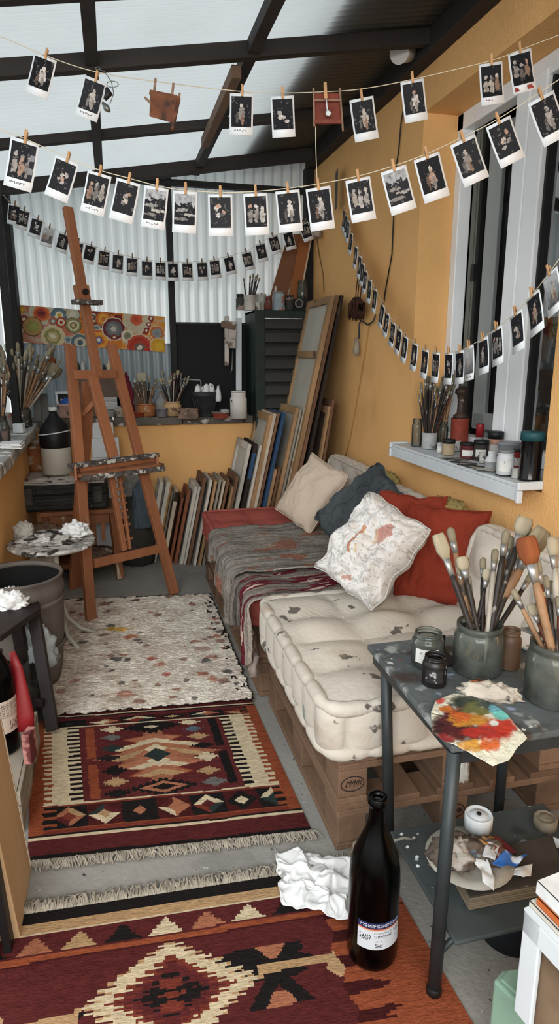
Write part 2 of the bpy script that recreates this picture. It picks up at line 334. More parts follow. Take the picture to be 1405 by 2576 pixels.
# ------------------------------------------------------------------ lighting
w = bpy.data.worlds.new('overcast'); S.world = w; w.use_nodes = True
nt = w.node_tree; bg = nt.nodes['Background']
tc = nt.nodes.new('ShaderNodeTexCoord'); sx = nt.nodes.new('ShaderNodeSeparateXYZ'); nt.links.new(tc.outputs['Generated'], sx.inputs[0])
mr = nt.nodes.new('ShaderNodeMapRange'); mr.inputs['From Min'].default_value = -.4; mr.inputs['From Max'].default_value = .45; nt.links.new(sx.outputs['Z'], mr.inputs['Value'])
mx = nt.nodes.new('ShaderNodeMix'); mx.data_type = 'RGBA'; mx.inputs[6].default_value = (.34, .35, .36, 1); mx.inputs[7].default_value = (.98, 1.0, 1.0, 1); nt.links.new(mr.outputs[0], mx.inputs[0])
nt.links.new(mx.outputs[2], bg.inputs['Color']); bg.inputs['Strength'].default_value = 1.0
ld = bpy.data.lights.new('added_fill', 'AREA'); ld.shape = 'RECTANGLE'; ld.size = 3; ld.size_y = 2; ld.energy = 115; ld.color = (1, .98, .95)  # fill light added behind the camera to brighten the interior
lo = bpy.data.objects.new('added_fill', ld); COL.objects.link(lo); lo.location = (-.6, -1.6, 2.6); lo.rotation_euler = (math.radians(62), 0, math.radians(-12))
S.view_settings.view_transform = 'Standard'; S.view_settings.look = 'None'; S.view_settings.exposure = 1.0
# ------------------------------------------------------------------ sofa of pallets
def pallet(label, x0, x1, y0, y1, z0, group):
    H = .165 if z0 < .1 else .165
    t = thing('wooden_pallet', label, 'pallet', (x0, y0, z0), group)
    lx, ly = x1 - x0, y1 - y0; e = .003
    zt = z0 + H
    n = 5
    for i in range(n):   # deck boards run away from the camera
        w = lx * (.16 if i % 2 == 0 else .11); xc = x0 + w / 2 + (lx - w) * i / (n - 1) if False else x0 + .08 * lx + (lx * .84) * i / (n - 1)
        mb = MB(); mb.box((xc - w / 2, y0 + R.uniform(0, .006), zt - .022), (xc + w / 2, y1 - R.uniform(0, .006), zt)); mb.build('deck_board', M_pallet, t, bev=.003)
    for j in range(3):
        yc = y0 + .07 + (ly - .14) * j / 2
        mb = MB(); mb.box((x0 + e, yc - .068, zt - .046), (x1 - e, yc + .068, zt - .0225)); mb.build('stringer_board', M_pallet_d if j else M_pallet, t, bev=.003)
        for i in range(3):
            xc = x0 + .05 + (lx - .1) * i / 2
            mb = MB(); mb.box((xc - .05 + (.004 if i == 0 else 0), yc - .066, z0 + .0225), (xc + .05, yc + .066, zt - .0465)); b = mb.build('block', M_pallet, t, bev=.004)
            if j == 0 and (i < 2):   # stamped oval mark on the end grain
                k = MB(); yy = yc - .0675; zc = (z0 + zt) / 2 - .012
                if i == 0 and z0 > .1 or i == 1:
                    k.tube([(xc + .038 * math.cos(a * PI / 12), yy, zc + .026 * math.sin(a * PI / 12)) for a in range(25)], .0016, 5)
                    for q in range(4):
                        xx = xc - .022 + q * .013; k.tube([(xx, yy, zc - .01), (xx + .004, yy, zc + .012), (xx + .008, yy, zc - .004 * q + .004), (xx + .012, yy, zc + .008)], .0016, 5)
                    k.build('stamped_mark', mat('stamp_burn', '#2b211b', .9), b)
    for i in range(3):
        xc = x0 + .05 + (lx - .1) * i / 2
        mb = MB(); mb.box((xc - .05, y0 + .002, z0), (xc + .05, y1 - .002, z0 + .022)); mb.build('bottom_board', M_pallet, t, bev=.003)
    return t
GP = 'pallets stacked in pairs under the mattresses'
SF = [(.607, 1.43, 1.69, 2.66), (.575, 1.40, 2.70, 3.56), (.56, 1.385, 3.59, 4.44)]
for (x0, x1, y0, y1), nm in zip(SF, ('nearest stack below the cream mattress', 'middle stack below the red and grey throw', 'far stack below the red mattress')):
    pallet('bottom wooden pallet on the floor, ' + nm, x0, x1, y0, y1, .001, GP)
    pallet('upper wooden pallet, ' + nm, x0, x1, y0, y1, .167, GP)
ZD = .334
def rrect(s, hx, hy, r):   # point and normal on a rounded rectangle, s in 0..1
    per = [2 * (hx - r), PI * r / 2, 2 * (hy - r), PI * r / 2] * 2; d = (s % 1) * sum(per)
    a = 0; cxs = [(0, -1), (1, -1), (1, 1), (-1, 1)]
    segs = [((-hx + r, -hy), (1, 0), None), (None, None, (hx - r, -hy + r, -PI / 2)), ((hx, -hy + r), (0, 1), None), (None, None, (hx - r, hy - r, 0)), ((hx - r, hy), (-1, 0), None), (None, None, (-hx + r, hy - r, PI / 2)), ((-hx, hy - r), (0, -1), None), (None, None, (-hx + r, -hy + r, PI))]
    for L_, (p, q, arc) in zip(per, segs):
        if d <= L_ or L_ is per[-1] and False:
            if arc: th = arc[2] + d / r; return (arc[0] + r * math.cos(th), arc[1] + r * math.sin(th)), (math.cos(th), math.sin(th))
            return (p[0] + q[0] * d, p[1] + q[1] * d), (q[1], -q[0])
        d -= L_
    return (-hx + r, -hy), (0, -1)
def mattress(name, label, cat, M, hx, hy, T, a, mt, group=None, amp=.018, rollr=None):
    """tufted mattress centred on its own axes, bottom at 0; M places it"""
    t = thing(name, label, cat, M.translation, group)
    per = 4 * (hx + hy); n = int(per / .012); rr = rollr or T * .125
    mb = MB(); vs = []; prof = [(-.03, 0), (-.006, rr * .7), (0, rr * 1.6)] + [(0, rr * 1.6 + (T - 3.2 * rr) * k / 6) for k in range(1, 7)] + [(-.006, T - rr * .7), (-.02, T - rr * .25)]
    nr = 14
    def tuft(x, y):
        u = abs(math.sin(PI * (x + hx) / (2 * hx) * max(1, round(2 * hx / a)))); v = abs(math.sin(PI * (y + hy) / (2 * hy) * max(1, round(2 * hy / a))))
        return amp * ((u * v) ** .45 + .35 * (u * u + v * v) - .9) + .006 * noise.noise(V((x * 9, y * 9, T)))
    rows = []
    for o, z in prof:
        row = []
        for i in range(n):
            (x, y), (nx, ny) = rrect(i / n, hx, hy, .06)
            k = z / T; bulge = .004 + amp * 1.0 * abs(math.sin(PI * (i / n) * round(per / (a * .55)))) ** .5 * max(0, 1 - (2 * k - 1) ** 4) if 0 < k < 1 else 0
            row.append(V((x + nx * (o + bulge - .004), y + ny * (o + bulge - .004), z)))
        rows.append(row)
    for k in range(1, nr + 1):
        f = 1 - k / nr; row = []
        for i in range(n):
            (x, y), (nx, ny) = rrect(i / n, hx, hy, .06)
            px, py = (x - nx * .02) * f, (y - ny * .02) * f
            e = min(1, (hx - abs(px)) / .07, (hy - abs(py)) / .07); e = max(0, e)
            row.append(V((px, py, T - rr * .25 + tuft(px, py) * e)))
        rows.append(row)
    vs = [M @ p for r_ in rows for p in r_]
    fs = [(j * n + i, j * n + (i + 1) % n, (j + 1) * n + (i + 1) % n, (j + 1) * n + i) for j in range(len(rows) - 1) for i in range(n)]
    fs.append(tuple(range(n))[::-1]); mb.add(vs, fs, True); mb.build('tufted_cover', mt, t)
    for z, nm in ((T - rr * .9, 'top_edge_roll'), (rr * .95, 'bottom_edge_roll')):
        mb = MB(); pts = []; rad = []
        for i in range(n + 1):
            (x, y), (nx, ny) = rrect(i / n + .62, hx, hy, .06); pts.append(M @ V((x + nx * .004, y + ny * .004, z + .003 * noise.noise(V((x * 8, y * 8, z))))))
            rad.append(rr * (1 - .24 * (abs(math.cos(PI * (i / n) * round(per / (a * .55)))) ** 12)))
        mb.tube(pts, rad, 10, cap=False); mb.build(nm, mt, t)
    nx_, ny_ = max(1, round(2 * hx / a)), max(1, round(2 * hy / a))
    for i in range(1, nx_):
        for j in range(1, ny_):
            bt = MB(); p = V((-hx + 2 * hx * i / nx_, -hy + 2 * hy * j / ny_, T - rr * .25 - amp * .85)); bt.lathe([(0, .004), (.006, .003), (.008, 0)], n=8); k = len(bt.v) - 24
            for q in range(k, len(bt.v)): bt.v[q] = M @ (bt.v[q] + p)
            bt.build('tuft_knot', mt, t)
    return t
T0 = Matrix.Translation
mattress('mattress', 'cream cotton tufted mattress with rolled edges and paint spots on the nearest pallets', 'mattress', T0((1.0, 2.14, ZD + .002)), .430, .458, .195, .26, M_cream_st, amp=.026)
mattress('mattress', 'red cotton tufted mattress with rolled edges at the far end of the sofa', 'mattress', T0((.985, 3.585, ZD + .002)), .425, .855, .15, .3, M_redcot, amp=.018)
# backrests leaning on the house wall
def basis(n, up):
    n = V(n).normalized(); u = V(up); u = (u - n * u.dot(n)).normalized(); r = u.cross(n); return Matrix((r, u, n)).transposed().to_4x4()
def lean(x, y, z, tilt): M = basis((-math.cos(tilt), 0, math.sin(tilt)), (0, 0, 1)); M.translation = V((x, y, z)); return M
mattress('back_cushion', 'cream tufted back cushion leaning on the wall above the cream mattress', 'cushion', lean(1.5, 1.93, .635, .22), .42, .20, .13, .24, M_cream, 'tufted back cushions along the house wall', amp=.03)
mattress('back_cushion', 'cream tufted back cushion behind the white stained pillow and red pillows', 'cushion', lean(1.515, 2.95, .61, .2), .42, .20, .12, .24, M_cream, 'tufted back cushions along the house wall', amp=.03)
mattress('back_cushion', 'cream tufted back cushion behind the beige pillow at the far end', 'cushion', lean(1.515, 3.95, .625, .2), .40, .21, .12, .24, M_cream, 'tufted back cushions along the house wall', amp=.03)
# loose pillows
def oriented(px, py, w, ang, n):
    p = Wp(px, py, w); n = V(n).normalized(); d = ray(px, py)
    v = RGT * math.cos(math.radians(ang)) + UPV * math.sin(math.radians(ang)); u = (v - d * (v.dot(n) / d.dot(n))).normalized()
    q = n.cross(u); M = Matrix((u, q, n)).transposed().to_4x4(); M.translation = p; return M
def pillow(name, label, M, w, h, t, mt, wr=.01, seed=0, pinch=.08, pow_=.42, sag=0, seam=True, floor=None, group=None, colf=None):
    T = thing(name, label, 'pillow', M.translation, group)
    def pt(u, v, s):
        e = (1 - u * u) * (1 - v * v); k = max(0, e) ** pow_
        x = u * w / 2 * (1 - pinch * (1 - v * v) ** 1.0 * u * u); y = v * h / 2 * (1 - pinch * (1 - u * u) * v * v)
        r = math.hypot(u, v); wrk = wr * (noise.fractal(V((u * 2.2 + seed, v * 2.2, s * 3 + seed)), 1, 2, 5) + .6 * abs(noise.noise(V((u * 5 + seed, v * 3, s)))) ) * (.3 + k)
        wrk += wr * .8 * math.sin(14 * math.atan2(v - math.copysign(1, v), u - math.copysign(1, u)) + seed) * max(0, .55 - math.hypot(1 - abs(u), 1 - abs(v))) * 1.6
        z = s * (t / 2 * k + wrk * min(1, k * 3)); x += .018 * noise.noise(V((v * 2.3, seed, 1))) ; y += .018 * noise.noise(V((u * 2.3, seed, 5)))
        return M @ V((x, y, z))
    n = 44 if not colf else 90
    mb = MB()
    for s in (1, -1): mb.grid(n, n, lambda a, b, s=s: pt(2 * a - 1, 2 * b - 1, s), (lambda a, b: colf(2 * a - 1, 2 * b - 1)) if colf else None)
    mb.build('pillow_cover', mt, T)
    if seam:
        mb = MB(); pts = []
        for q in range(0, 4 * 24 + 1):
            k = q % 96; side, f = divmod(k, 24); f = f / 12 - 1
            u, v = ((f, -1), (1, f), (-f, 1), (-1, -f))[side]; pts.append(pt(u, v, 1))
        mb.tube(pts, .0035, 6, cap=False); mb.build('seam', mt, T)
    return T
def stain(u, v):
    n = noise.noise(V((u * 4, v * 4, 3))); n2 = noise.noise(V((u * 12, v * 12, 8))); q = lerp(c('#c9c7c4'), c('#bdb9b4'), max(0, n))
    def seg(a, b, w, cc, k=.85):
        nonlocal q
        dx, dy = b[0] - a[0], b[1] - a[1]; t = max(0, min(1, ((u - a[0]) * dx + (v - a[1]) * dy) / (dx * dx + dy * dy))); d = math.hypot(u - a[0] - dx * t, v - a[1] - dy * t) / w + .5 * n2
        if d < 1: q = lerp(q, c(cc), k)
    seg((-.30, .10), (-.05, .22), .05, '#a8653c'); seg((-.05, .22), (.26, .24), .045, '#b0754a'); seg((.34, -.26), (.52, -.36), .13, '#a3685a', .8); seg((.20, -.16), (.36, -.12), .06, '#b59a80', .7)
    seg((-.80, .02), (-.70, -.12), .05, '#a4644c', .7); seg((-.2, -.1), (-.1, .0), .03, '#b79c6a', .6)
    if abs(noise.noise(V((u * 5, v * 5, 1)))) < .018 or abs(noise.noise(V((u * 9, v * 3, 6)))) < .014: q = lerp(q, c('#77736e'), .5)
    return q
M_beige = mat('beige_linen', '#bfae9c', .9, .06, 4, bump=.25, bscale=90, spec=.05, spots=(('#7a7166', 9, .74, .02),))
pillow('pillow', 'beige linen pillow standing at the far end of the red mattress', oriented(782, 1241, 3.97, 56, (-.72, -.5, .48)), .42, .335, .16, M_beige, .010, 2, pinch=.05, pow_=.36)
pillow('pillow', 'crumpled slate blue pillow between the beige and the white pillow', oriented(900, 1276, 3.5, 40, (-.70, -.48, .52)), .47, .27, .15, M_slate, .036, 5, pinch=.05, pow_=.34)
pillow('pillow', 'big rust red pillow leaning behind the white stained pillow', oriented(1108, 1398, 2.85, -9, (-.60, -.72, .35)), .36, .44, .17, M_rust, .016, 9, pinch=.06, pow_=.36)
pillow('pillow', 'second rust red pillow half hidden behind the big rust red one', oriented(1022, 1335, 3.12, -8, (-.70, -.62, .35)), .34, .36, .12, M_rust, .014, 12)
pillow('pillow', 'white pillow crumpled and stained with dried orange and pink paint', oriented(935, 1382, 2.72, 54, (-.62, -.62, .48)), .40, .32, .24, CLOTHP, .028, 21, pinch=.03, pow_=.33, colf=stain)
# mustard cloth over the back cushions
def heap(name, label, cat, loc, rx, ry, h, mt, seed=0, amp=.35, group=None, rot=0, n=40, parent=None, sharp=1.0, f=3.2):
    mb = MB(); ca, sa_ = math.cos(rot), math.sin(rot)
    def fn(u, v):
        th = 2 * PI * u; ph = (v - .5) * PI
        d = V((math.cos(ph) * math.cos(th), math.cos(ph) * math.sin(th), math.sin(ph)))
        k = noise.fractal(d * f + V((seed, 0, 0)), 1, 2, 5); k = 1 + amp * (k - sharp * .5 * abs(noise.noise(d * f * 1.7 + V((0, seed, 0)))))
        x, y, z = d.x * rx * k, d.y * ry * k, max(0, d.z * k + .35) / 1.35 * h
        return V((loc[0] + ca * x - sa_ * y, loc[1] + sa_ * x + ca * y, loc[2] + z))
    mb.grid(n, n // 2, fn); o = mb.build(name, mt, parent)
    return o if parent else tag(o, label, cat, group)
M_must = mat('mustard_cloth', '#94814e', .95, .15, 6, bump=.4)
heap('mustard_cloth', 'mustard cloth bunched on the wall behind the rust red pillows', 'cloth', (1.50, 2.72, .83), .05, .15, .06, M_must, 3, group='mustard cloth scraps along the wall')
heap('mustard_cloth', 'mustard cloth bunched on the wall behind the slate blue pillow', 'cloth', (1.51, 3.46, .82), .05, .1, .07, M_must, 8, group='mustard cloth scraps along the wall')
# woollen throws over the sofa edge
def throw(name, label, y0, y1, x_in, x_out, ztop, zhang, colf, seed, slant=0.0, hang_prof=None, bump=.008):
    def fn(u, v):
        y = y0 + (y1 - y0) * v + slant * (1 - u) * (1 - v) * .0
        Lt = x_in - x_out; hg = hang_prof(v) if hang_prof else (ztop - zhang); tot = Lt + hg
        d = u * tot; nz = noise.fractal(V((d * 5 + seed, y * 7, seed)), 1, 2, 4)
        z = ztop; x = x_in - d
        r = .05
        if d > Lt - r:
            a = (d - (Lt - r)) / r
            if a < PI / 2: x = x_out + r - r * math.sin(a) ; z = ztop - r + r * math.cos(a)
            else: x = x_out; z = ztop - r - (d - (Lt - r) - r * PI / 2)
            fl = max(0, d - Lt) ; x += -.012 - .022 * math.sin(y * 26 + seed) * min(1, fl / .1) - .01 * nz
            y += .02 * math.sin(y * 11 + seed) * min(1, fl / .1) + .05 * slant * fl
        else:
            z += bump * (nz + .7 + .5 * math.sin(x * 21 + y * 9 + seed)) 
        ed = min(1, min(v, 1 - v) / .06); z += .012 * (1 - ed)
        y += .02 * noise.noise(V((d * 6, seed, v * 2))) * (1 - min(1, min(v, 1 - v) / .15))
        return V((x - .012, y, z + .016))
    mb = MB(); mb.grid(110, 90, fn, colf)
    return mb.build(name, SHAG, solid=.008)
def greycol(u, v):
    n = fbm((u * 3, v * 30, 0), 1.0, 3); k = .5 + .5 * n
    q = lerp(c('#57534f'), c('#a39c93'), min(1, max(0, k)))
    n2 = fbm((u * 6, v * 9, 2), 1, 9)
    if n2 > .34: q = lerp(q, c('#8d5a48'), .8)
    return q
def redcol(u, v):
    n = fbm((u * 3.5, v * 26, 0), 1.0, 5); q = lerp(c('#3f3d3d'), c('#93897f'), min(1, max(0, .5 + .6 * n)))
    n2 = fbm((u * 4, v * 7, 1), 1, 21)
    if n2 > .1 and .08 < v < .93: q = lerp(q, c('#5e242b') if n2 < .5 else c('#b7a598'), min(1, (n2 - .08) * 6))
    if v < .1: q = lerp(c('#7b716a'), c('#a4998e'), max(0, min(1, .5 + n)))
    return q
th1 = tag(throw('wool_throw', '', 2.96, 3.80, 1.28, .525, .498, .30, greycol, 2.0, hang_prof=lambda v: .13 + .07 * math.sin(v * 7) + .10 * (1 - v)), 'shaggy grey wool throw draped over the red mattress edge', 'throw')
th2 = tag(throw('wool_throw', '', 2.615, 3.06, 1.36, .53, .490, .2, redcol, 7.0, hang_prof=lambda v: .20 + .07 * (1 - v) + .03 * math.sin(v * 9)), 'red and grey marled wool throw next to the cream mattress', 'throw')
mb = MB()
for k in range(3): mb.tube([(.55, 2.64 + k * .02, .24), (.535, 2.62 + k * .02, .2), (.53, 2.60 + k * .03, .16)], [.016, .012, .018], 8)
mb.build('knotted_corner', mat('throw_knot', '#8a7d75', .95, .3, 30, bump=.6), th2)
heap('fluff_tuft', 'small pale tuft of wool caught on the lower pallet edge', 'tuft', Zp(628, 1598, .18)[:], .03, .03, .04, mat('raw_wool', '#a59c8e', 1, .2, 20, bump=.6), 4)
# ------------------------------------------------------------------ rugs
def quad(TL, TR, BL, BR): TL, TR, BL, BR = map(V, (TL, TR, BL, BR)); return lambda u, v: (BL * (1 - u) + BR * u) * (1 - v) + (TL * (1 - u) + TR * u) * v
MAR, ORA, CRE, BLK, SAL, TAN, RUS, DKG, GRY = map(c, ('#4a2020', '#7a3f29', '#b3a488', '#1b1818', '#8f5c45', '#9a7d5c', '#652e24', '#262f2d', '#5d5b59'))
def tri(x): return abs((x % 1) * 2 - 1)
def kil1(u, v):
    wob = .004 * noise.noise(V((u * 30, v * 30, 0))); v += .006 * noise.noise(V((u * 5, v * 4, 1))); u += wob
    if v < .022: return BLK
    if v < .10: return MAR
    if v < .114: return CRE
    if v < .124: return BLK
    if v > .945: return MAR
    if v > .935: return CRE
    if v > .925: return BLK
    if .900 < v <= .925 and .06 < u < .94: return mul(MAR, 1.1)
    if u < .05 or u > .955: return ORA
    if v < .15: return RUS if v < .145 else ORA
    def band(vv, k, s):
        if u < .1 or u > .92:
            return BLK if tri(vv * 3.0) > .45 else ORA
        x = (u - .08) / .84 * k; i = int(x); f = x - i; a = abs(f - .5) * 2; d = a + abs(vv - .5) * 2
        pal = [CRE, RUS, SAL, DKG, TAN, MAR, CRE, SAL]
        if d < .42: return pal[(i * 3 + s) % 8]
        if d < .95: return pal[(i + (0 if f < .5 else 2) + s + (1 if vv > .5 else 4)) % 8] if (i + s) % 3 else BLK
        return BLK if (i + s) % 2 else mul(MAR, .7)
    if v < .272: return band((v - .15) / .122, 6.5, 1)
    if v < .29: return CRE if v > .282 else RUS
    if v > .835:
        if v < .845: return CRE
        return band((v - .845) / .055, 5.5, 3)
    # comb borders
    rv = (v - .29) / .545; tooth = (rv * 17) % 1 < .5
    if u < .085: return CRE if tooth and u > .052 else ORA
    if u < .15: return CRE
    if u < .20: return CRE if tooth else BLK
    if u > .925: return CRE if tooth else ORA
    if u > .865: return CRE
    if u > .82: return CRE if tooth else BLK
    if .225 < u < .265 and (.02 < rv < .44 or .52 < rv < .97): return ORA
    if .765 < u < .80 and (.06 < rv < .48 or .56 < rv < .98): return BLK
    # small side motifs
    for (mu, mv, mw, mh, cc) in ((.33, .06, .065, .05, BLK), (.33, .2, .06, .055, TAN), (.33, .34, .06, .06, BLK), (.31, .51, .06, .045, mul(BLK, 1.6)), (.33, .64, .055, .05, DKG), (.335, .8, .055, .045, GRY), (.34, .93, .06, .05, CRE), (.71, .1, .06, .05, GRY), (.70, .24, .055, .05, TAN), (.71, .42, .055, .06, CRE), (.71, .58, .06, .04, BLK), (.70, .72, .055, .05, TAN), (.69, .84, .05, .045, c('#4b5560')), (.68, .95, .055, .04, CRE)):
        a = abs(u - mu) / mw + abs(rv - mv) / mh * .8
        if a < .72 + .45 * tri((u - mu) * 55 + .5) * (.5 + .5 * tri(rv * 40)): return cc
    du, dv = (u - .51) / .285, (rv - .50) / .47
    d = abs(du) + abs(dv); z = tri(rv * 8 + .5) * .34 * (1 if abs(du) > .15 else .3)
    for (mv, s) in ((.09, 1), (.93, -1)):
        dd = abs(u - .51) / .12 + abs(rv - mv) / .09
        if dd < .45: return CRE if s < 0 and dd < .3 else BLK
        if dd < 1.0 + .35 * tri(u * 38): 
            if dd > .8: return BLK
            return SAL if s > 0 else BLK
    if d < .2: return DKG
    if d < .34: return CRE if abs(dv) > abs(du) else SAL
    if d < .95 - z:
        w = int(rv * 16 + abs(du) * 3.2) % 5
        return (SAL, CRE, mul(SAL, 1.1), mul(SAL, .82), TAN)[w]
    if d < 1.0 - z and abs(du) < .5: return mul(ORA, 1.05)
    return mul(MAR, 1.18)
Q1 = quad((-.43, 2.80, .006), (.535, 2.70, .006), (-.345, 1.875, .006), (.556, 1.795, .006))
r1 = thing('kilim_rug', 'maroon and orange kilim rug with cream comb borders and central star', 'rug', (0, 2.3, .001))
def wav(Q, amp, seed, z=.004):
    def f(u, v):
        p = Q(u, v); p.z = z + amp * (noise.noise(V((p.x * 3, p.y * 3, seed))) + .6); return p
    return f
mb = MB(); mb.grid(190, 200, wav(Q1, .003, 1), kil1); mb.build('woven_field', WOVEN, r1)
M_fringe = mat('fringe_cotton', '#948d80', .95, .3, 40, bump=.4)
def fringe(name, a, b, out, n, ln, root, seed, z=.006):
    rr = random.Random(seed); mb = MB(); a = V(a); b = V(b); out = V(out)
    for k in range(n):
        p = a.lerp(b, (k + rr.random()) / n); L_ = ln * rr.uniform(.6, 1.25); sd = (b - a).normalized() * rr.uniform(-.7, .7) * L_
        q = p + out * L_ * .55 + sd * .5; e = p + out * L_ + sd * rr.uniform(.4, 1.5)
        h = rr.uniform(.004, .016)
        mb.tube([(p.x, p.y, z), (q.x, q.y, z + h), (e.x, e.y, .003 + rr.random() * .006)], [.0035, .003, .0018], 4, cap=False)
    mb.build(name, M_fringe, root)
fringe('fringe', Q1(0, 0), Q1(1, 0), (0.05, -1, 0), 620, .038, r1, 3)
# near kilim
ka, kb = Zp(0, 2310, .006), Zp(690, 2204, .006); kd = (kb - ka) / (kb.x - ka.x)
Q2 = quad(ka + kd * (-.80 - ka.x), ka + kd * (.722 - ka.x), (-.92, .62, .006), (.765, .42, .006))
O2 = Q2(0, 1); EU = (Q2(1, 1) - O2).normalized(); EV = V((EU.y, -EU.x, 0)) * -1
EV = V((EU.y, -EU.x, 0)); W2 = (Q2(1, 1) - O2).length
def g2(px, py):
    d = Zp(px, py) - O2; d.z = 0; return d.dot(EU), d.dot(EV)
DC = g2(432, 2503); DTP = g2(430, 2366); DRT = g2(652, 2472); T1, T2, T3, T4 = g2(430, 2276)[1], g2(430, 2304)[1], g2(430, 2356)[1], g2(430, 2370)[1]
XC = g2(695, 2455); TT = g2(900, 2440)
def kil2(u, v):
    P = Q2(u, v) - O2; s, t = P.dot(EU), P.dot(EV)
    t += .004 * noise.noise(V((s * 4, t * 4, 2))); s += .003 * noise.noise(V((s * 40, t * 40, 5)))
    if t < T1: return BLK
    if t < T2: return TAN if t < T2 - .004 else CRE
    if t < T3:
        k = (s / .115) % 1; h = (T3 - .006 - t) / (T3 - T2 - .014)
        a = abs(k - .5) * 2 + (.08 * (int(t * 150) % 2))
        if 0 < h < 1 and a < 1 - h * .8 - .12: return (CRE, SAL, CRE, BLK, mul(SAL, .9), TAN, BLK)[int(s / .115) % 7]
        return mul(MAR, 1.05)
    if t < T4: return mul(ORA, 1.1)
    if t < T4 + .006: return mul(MAR, .7)
    if s > W2 - .23 + .02 * tri(t * 9):
        if (t / .075) % 1 < .42 and s < W2 - .10 - .05 * tri(t / .0315): return mul(MAR, .6)
        return mul(ORA, 1.05)
    du, dv = abs(s - DC[0]), t - DC[1]
    hw, hh = abs(DRT[0] - DC[0]) * 1.0, abs(DTP[1] - DC[1])
    st = round(dv / (hh / 9)) * (hh / 9)
    d = du / hw + abs(st) / hh + .09 * (int(abs(dv) / (hh / 18) + .5) % 2)
    if d < .16: return RUS
    if d < .43: return (RUS if abs(abs(dv) - hh * .2) < hh * .07 and du < hw * .13 else BLK)
    if d < .74: return RUS if d > .62 else mul(MAR, 1.15)
    if d < 1.05: return CRE if (d < .98 or int(dv / .012) % 2) else TAN
    # hooked rays left and right
    for sx, cc in ((-1, TAN), (1, TAN)):
        q = (s - DC[0]) * sx - hw
        if 0 < q < .22 and abs(dv + .02 * sx) < .012 + .05 * max(0, .08 - q): return cc
        if .18 < q < .46 and abs(dv) < (.13 - abs(q - .32) * .8) * (1 - .3 * tri(q * 22)):
            return (mul(SAL, 1.1) if abs(dv) < .05 else GRY) if q > .24 else TAN
    a, b = abs(s - XC[0]), t - XC[1]
    if abs(b) < .085 and abs(a - abs(b) * .75) < .022: return BLK
    if abs(b) < .085 and a < abs(b) * .55 and abs(b) > .045: return SAL
    a, b = abs(s - (2 * DC[0] - XC[0])), t - XC[1] - .08
    if abs(b) < .07 and a < abs(b) * .8 + .004: return BLK
    dm = abs((s - W2 + .50) / .26) + abs((t - .66) / .22)
    if dm < .9 - .25 * tri(t * 14): return (BLK, CRE, MAR, TAN)[int(dm * 5) % 4]
    if t > .235 and t < .33 and abs(s - (W2 - .42)) < .14 - .6 * abs(t - .28) - .03 * tri(t * 30): return BLK
    return mul(MAR, 1.05 + .1 * noise.noise(V((s * 2, t * 30, 0))))
r2 = thing('kilim_rug', 'large maroon kilim rug with cream zigzag diamond nearest the camera', 'rug', (0, 1.1, .001))
mb = MB(); mb.grid(270, 200, wav(Q2, .003, 6), kil2); mb.build('woven_field', WOVEN, r2)
fringe('fringe', Q2(0, 1), Q2(1, 1), (0.1, 1, 0), 680, .042, r2, 8)
# shaggy white rug with painted blots
rb = random.Random(5)
BL = []
for k in range(95):
    BL.append((rb.random(), rb.random() ** .9, rb.uniform(.008, .035), rb.uniform(.3, .6), c(rb.choice(['#7d5a4e', '#8d6a5c', '#5d5753', '#9a6e60', '#a9988a', '#4b4744', '#a56a55', '#8c8278']))))
BL += [(.40, .63, .05, .35, c('#c59a3d')), (.35, .635, .035, .5, c('#b8923f')), (.47, .64, .02, .4, c('#b9a545')), (.46, .55, .04, .4, c('#a8663f')), (.56, .35, .03, .4, c('#a35a46')), (.30, .92, .04, .5, c('#8d6a60')), (.5, .95, .03, .4, c('#5f2a2c')), (.62, .22, .025, .4, c('#a9564a')), (.42, .1, .05, .4, c('#a77766')), (.83, .4, .05, .4, c('#aa8d80')), (.8, .2, .03, .5, c('#9c5c4a'))]
def whit(u, v):
    n = fbm((u * 5, v * 9, 0), 1.2, 4); q = lerp(c('#bdaea0'), c('#e2dacc'), min(1, max(0, .65 + .7 * n - .75 * max(0, .4 - u) / .4)))
    if fbm((u * 9, v * 34, 0), 1, 14) > .2: q = lerp(q, c('#a08c7d'), .55 if u < .4 else .25)
    for (a, b, r_, as_, cc) in BL:
        d = ((u - a) / r_) ** 2 + ((v - b) / (r_ * as_ * 1.3)) ** 2
        if d < 1.6:
            k = 1.2 - d + .9 * noise.noise(V((u * 34, v * 90, a)))
            if k > 0: q = lerp(q, cc, min(.9, k * 1.3))
    e = min(u, 1 - u, v, 1 - v) + .006 * noise.noise(V((u * 40, v * 40, 3)))
    if e < .006 or (u > .93 and fbm((u * 30, v * 30, 1), 1, 2) > .42): q = c('#2a2724')
    return q
Q3 = quad((-.43, 4.20, .006), (.545, 4.07, .006), (-.44, 2.74, .006), (.545, 2.665, .006))
def shag(u, v):
    p = Q3(u, v); p.z = .014 + .0045 * (noise.noise(V((p.x * 30, p.y * 70, 0))) + .5 * noise.noise(V((p.x * 70, p.y * 160, 3))))
    p.x += .012 * noise.noise(V((v * 30, 5, u))) * (u < .02 or u > .98); p.y += .02 * noise.noise(V((u * 22, 3, v))) * (v < .02 or v > .98); return p
r3 = thing('shaggy_rug', 'worn white shaggy rug spotted with paint in front of the easel', 'rug', (0, 3.4, .001))
mb = MB(); mb.grid(200, 240, shag, whit); mb.build('pile', SHAG, r3)
